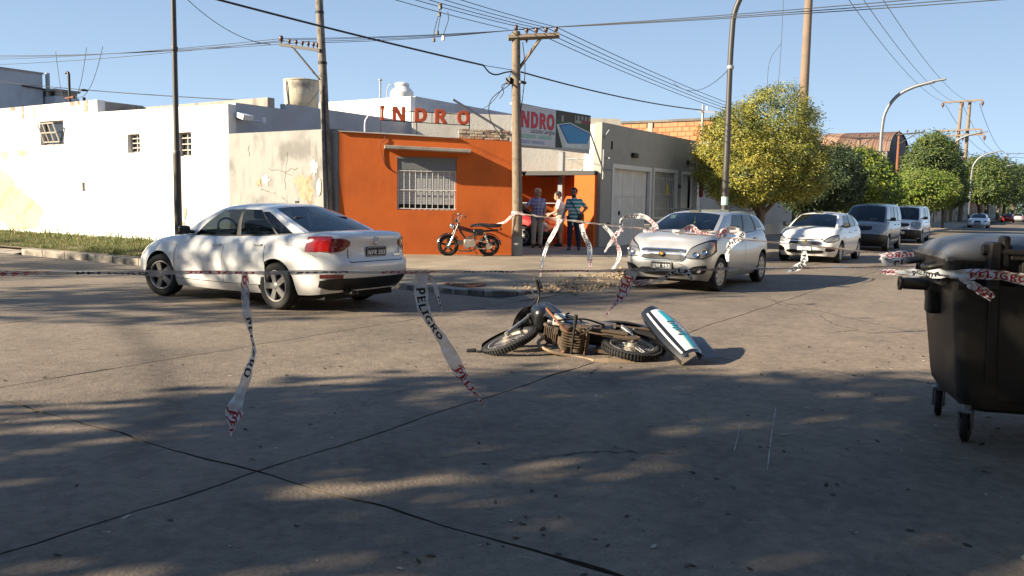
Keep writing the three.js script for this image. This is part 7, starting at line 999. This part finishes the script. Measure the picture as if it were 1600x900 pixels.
function person(name, label, pos, turn, J, o) {
  const t = thing(name, label, 'person', pos, turn);
  const H = J.head, f = o.face || [0, 0, 1], F = V(...f).normalize(), R = new THREE.Vector3().crossVectors(V(0, 1, 0), F).normalize(), hp = (x, y, z) => V(...H).addScaledVector(R, x).add(V(0, y, 0)).addScaledVector(F, z).toArray();
  const limb = (a, b, c, r1, r2, r3) => [[a, b, r1, r2], [b, c, r2 * 0.98, r3]];
  const arms = [...limb(J.sL, J.eL, J.wL, 0.052, 0.041, 0.028), ...limb(J.sR, J.eR, J.wR, 0.052, 0.041, 0.028)], legs = [...limb(J.hL, J.kL, J.aL, 0.088, 0.058, 0.042), ...limb(J.hR, J.kR, J.aR, 0.088, 0.058, 0.042)];
  const b = o.belly || 0.12, torso = [[J.pelvis, J.waist, 0.135, b], [J.waist, J.chest, b, 0.125], [J.chest, J.neck, 0.11, 0.058], [mixp(J.chest, J.sL, 0.3), J.sL, 0.10, 0.05], [mixp(J.chest, J.sR, 0.3), J.sR, 0.10, 0.05], [mixp(J.waist, J.sL, 0.55), mixp(J.waist, J.sR, 0.55), 0.1, 0.1], [J.hL, J.hR, 0.105, 0.105], [J.neck, [H[0], H[1] - 0.05, H[2]], 0.058, 0.055]];
  const c = [0, 0.92, 0];
  const head = field([[hp(0, 0.05, -0.025), hp(0, 0.05, 0.015), 0.088, 0.085], [hp(0, -0.02, 0.02), hp(0, -0.075, 0.045), 0.072, 0.045], [hp(0, 0.005, 0.085), hp(0, -0.02, 0.108), 0.010, 0.017], [hp(0.085, 0.0, -0.01), hp(0.09, -0.03, -0.01), 0.014, 0.010], [hp(-0.085, 0.0, -0.01), hp(-0.09, -0.03, -0.01), 0.014, 0.010], [hp(-0.03, 0.028, 0.088), hp(0.03, 0.028, 0.088), 0.012, 0.012], [hp(-0.02, -0.062, 0.082), hp(0.02, -0.062, 0.082), 0.012, 0.012], [hp(0, -0.06, -0.02), sub(J.neck, [0, 0.03, 0]), 0.056, 0.06]], 0.2, 56, [H[0], H[1] - 0.02, H[2]], 0.025);
  const dL = sub(J.wL, J.eL), dR = sub(J.wR, J.eR), hand = (w, e, d, n) => field([[mixp(e, w, 0.8), w, 0.031, 0.026], ...handBones(w, d, n, o.curl ?? 0.5)], 0.19, 56, V(...w).addScaledVector(V(...d).normalize(), 0.07).toArray(), 0.012);
  part('body', [field([...torso, ...arms, ...legs], 1.0, 92, c, 0.045), head, hand(J.wL, J.eL, o.handL || dL, [-1, 0, -0.3]), hand(J.wR, J.eR, o.handR || dR, [1, 0, -0.3])], o.skin || mSkin, t);
  const g = 0.014, fat = (B, e) => B.map(([a, b2, r, s]) => [a, b2, r + e, s + e]);
  const sleeve = (s, e) => [[s, mixp(s, e, 0.72), 0.056, 0.060]];
  const shirt = field([...fat(torso.slice(0, 6), g), [J.pelvis, [J.pelvis[0], J.pelvis[1] + 0.02, J.pelvis[2]], 0.15, 0.15], ...sleeve(J.sL, J.eL), ...sleeve(J.sR, J.eR)], 1.0, 92, c, 0.045);
  if (o.shirtColor) { const p = shirt.attributes.position, col = new Float32Array(p.count * 3); for (let i = 0; i < p.count; i++) col.set(o.shirtColor(p.getX(i), p.getY(i), p.getZ(i)), i * 3); shirt.setAttribute('color', new THREE.BufferAttribute(col, 3)); }
  part('shirt', shirt, o.shirtColor ? mat([1, 1, 1], 0.9, { vertexColors: true }) : o.shirtM, t);
  const cuff = o.shorts ? 0.25 : 0.9, tr = [[J.hL, J.hR, 0.118, 0.118], [J.pelvis, J.hL, 0.13, 0.108], [J.pelvis, J.hR, 0.13, 0.108]]; for (const [h, k, a] of [[J.hL, J.kL, J.aL], [J.hR, J.kR, J.aR]]) { tr.push([h, k, 0.105, 0.075]); if (!o.shorts) tr.push([k, mixp(k, a, cuff), 0.075, 0.062]); }
  part('trousers', field(tr, 1.0, 92, c, 0.03), o.trousersM, t);
  for (const [a, s] of [[J.aL, 1], [J.aR, -1]]) part('shoe', field([[[a[0], 0.045, a[2] - 0.03], [a[0] + s * 0.02, 0.035, a[2] + 0.15], 0.048, 0.036], [[a[0], 0.06, a[2]], a, 0.045, 0.042]], 0.2, 36, [a[0], 0.06, a[2] + 0.05], 0.03), o.shoeM || mx.black, t);
  if (o.hair) part('hair', field(o.hair === 'thin' ? [[hp(0, 0.02, -0.06), hp(0, 0.06, -0.045), 0.068, 0.068], [hp(0.06, 0.01, -0.03), hp(-0.06, 0.01, -0.03), 0.04, 0.04]] : [[hp(0, 0.085, -0.03), hp(0, 0.085, 0.03), 0.075, 0.066], [hp(0, 0.03, -0.055), hp(0, 0.07, -0.045), 0.07, 0.075], [hp(0.05, 0.06, 0.0), hp(-0.05, 0.06, 0.0), 0.06, 0.06]], 0.2, 48, [H[0], H[1] + 0.03, H[2]], 0.02), o.hairM, t);
  const e = []; for (const s of [1, -1]) { const q = hp(s * 0.034, 0.008, 0.094); e.push(new THREE.SphereGeometry(0.010, 8, 6).translate(...q)); } part('eyes', e, mx.black, t); part('mouth', rod(hp(-0.022, -0.058, 0.098), hp(0.022, -0.058, 0.098), 0.005), mat([0.2, 0.07, 0.06], 0.6), t);
  if (o.beard) part('beard', field([[hp(-0.03, -0.085, 0.06), hp(0.03, -0.085, 0.06), 0.036, 0.036], [hp(-0.025, -0.045, 0.098), hp(0.025, -0.045, 0.098), 0.010, 0.010]], 0.2, 44, H, 0.015), o.hairM, t);
  return { t, hp };
}
{ // striped polo, hand on hip, looking towards the road
  const J = { pelvis: [0, 0.94, 0], waist: [0, 1.08, 0.02], chest: [0, 1.30, 0.0], neck: [0, 1.47, 0.0], head: [-0.01, 1.62, 0.03], sL: [0.165, 1.39, -0.02], eL: [0.34, 1.20, -0.12], wL: [0.21, 1.03, 0.0], sR: [-0.165, 1.39, 0], eR: [-0.24, 1.13, 0.0], wR: [-0.31, 0.93, 0.12], hL: [0.09, 0.90, 0], kL: [0.13, 0.50, 0.02], aL: [0.16, 0.10, -0.02], hR: [-0.09, 0.90, 0], kR: [-0.10, 0.50, 0.03], aR: [-0.11, 0.10, 0.0] };
  const bands = y => { const k = ((y + 0.02) / 0.105) % 1; return k < 0.45; };
  const { t } = person('person', 'bearded person in teal and white striped polo with hand on hip', [-11.45, sh(-11.45, -20.9), -20.9], 0.42, J, { face: [-0.15, 0, 1], belly: 0.145, handL: [-0.6, -0.5, 0.4], shirtColor: (x, y) => bands(y) ? [0.55, 0.62, 0.64] : [0.018, 0.27, 0.26], trousersM: mat([0.022, 0.03, 0.055], 0.9), hair: 'full', hairM: mat([0.015, 0.012, 0.01], 0.7), beard: true, skin: mSkinDark, shoeM: mat([0.08, 0.08, 0.09], 0.7) });
  part('strap', tube([[-0.14, 1.42, 0.09], [-0.05, 1.33, 0.158], [0.06, 1.17, 0.185], [0.15, 1.0, 0.15]], 0.014, 24, 6), mx.black, t); part('waist_bag', box(0.16, 0.14, 0.06, 0.19, 0.9, 0.07, 0.02, [0, 0.6, 0]), mx.black, t); part('trouser_badge', box(0.03, 0.09, 0.01, -0.02, 0.70, 0.112), mx.white, t); part('sunglasses', box(0.13, 0.03, 0.02, -0.025, 1.628, 0.125, 0.008, [0, -0.15, 0]), mx.black, t);
}
{ // grey haired man in plaid shirt reaching to the left
  const J = { pelvis: [0, 0.95, 0], waist: [0, 1.1, 0.01], chest: [0, 1.32, 0.0], neck: [0, 1.48, 0.02], head: [0, 1.62, 0.06], sL: [0.155, 1.39, 0], eL: [0.215, 1.14, 0.0], wL: [0.20, 0.92, 0.10], sR: [-0.16, 1.39, 0], eR: [-0.36, 1.20, 0.10], wR: [-0.52, 1.34, 0.16], hL: [0.09, 0.92, 0], kL: [0.10, 0.50, 0.02], aL: [0.09, 0.10, -0.01], hR: [-0.09, 0.92, 0], kR: [-0.10, 0.50, 0.03], aR: [-0.11, 0.10, 0.02] };
  person('person', 'grey haired person in purple plaid shirt and pale trousers reaching left', [-12.75, sh(-12.75, -21.05), -21.05], 0.55, J, { face: [0.8, 0, 0.6], belly: 0.135, shirtColor: (x, y, z) => { const a = Math.abs(((x * 1 + z * 0.5) / 0.10 + 20) % 1 - 0.5) < 0.16, b = Math.abs((y / 0.10) % 1 - 0.5) < 0.16; return a && b ? [0.07, 0.06, 0.16] : a || b ? [0.2, 0.19, 0.36] : [0.36, 0.36, 0.52]; }, trousersM: mat([0.42, 0.38, 0.32], 0.9), hair: 'thin', hairM: mat([0.35, 0.33, 0.30], 0.8) });
}
{ // younger man in white behind the car's nose
  const J = { pelvis: [0, 0.90, 0], waist: [0, 1.04, 0.0], chest: [0, 1.24, 0.02], neck: [0, 1.40, 0.06], head: [0, 1.53, 0.11], sL: [0.15, 1.32, 0.04], eL: [0.22, 1.08, 0.10], wL: [0.12, 0.98, 0.32], sR: [-0.15, 1.32, 0.04], eR: [-0.22, 1.08, 0.1], wR: [-0.12, 1.0, 0.33], hL: [0.09, 0.87, 0], kL: [0.10, 0.48, 0.02], aL: [0.10, 0.10, -0.01], hR: [-0.09, 0.87, 0], kR: [-0.10, 0.48, 0.03], aR: [-0.10, 0.10, 0.02] };
  person('person', 'person in white T-shirt and khaki shorts turned left between the other two', [-12.7, sh(-12.7, -22.35), -22.35], -1.15, J, { face: [0, -0.15, 1], shirtM: mat([0.72, 0.70, 0.66], 0.9), trousersM: mat([0.30, 0.24, 0.16], 0.9), shorts: true, hair: 'full', hairM: mat([0.03, 0.022, 0.018], 0.7) });
}
renderer.render(scene, camera);
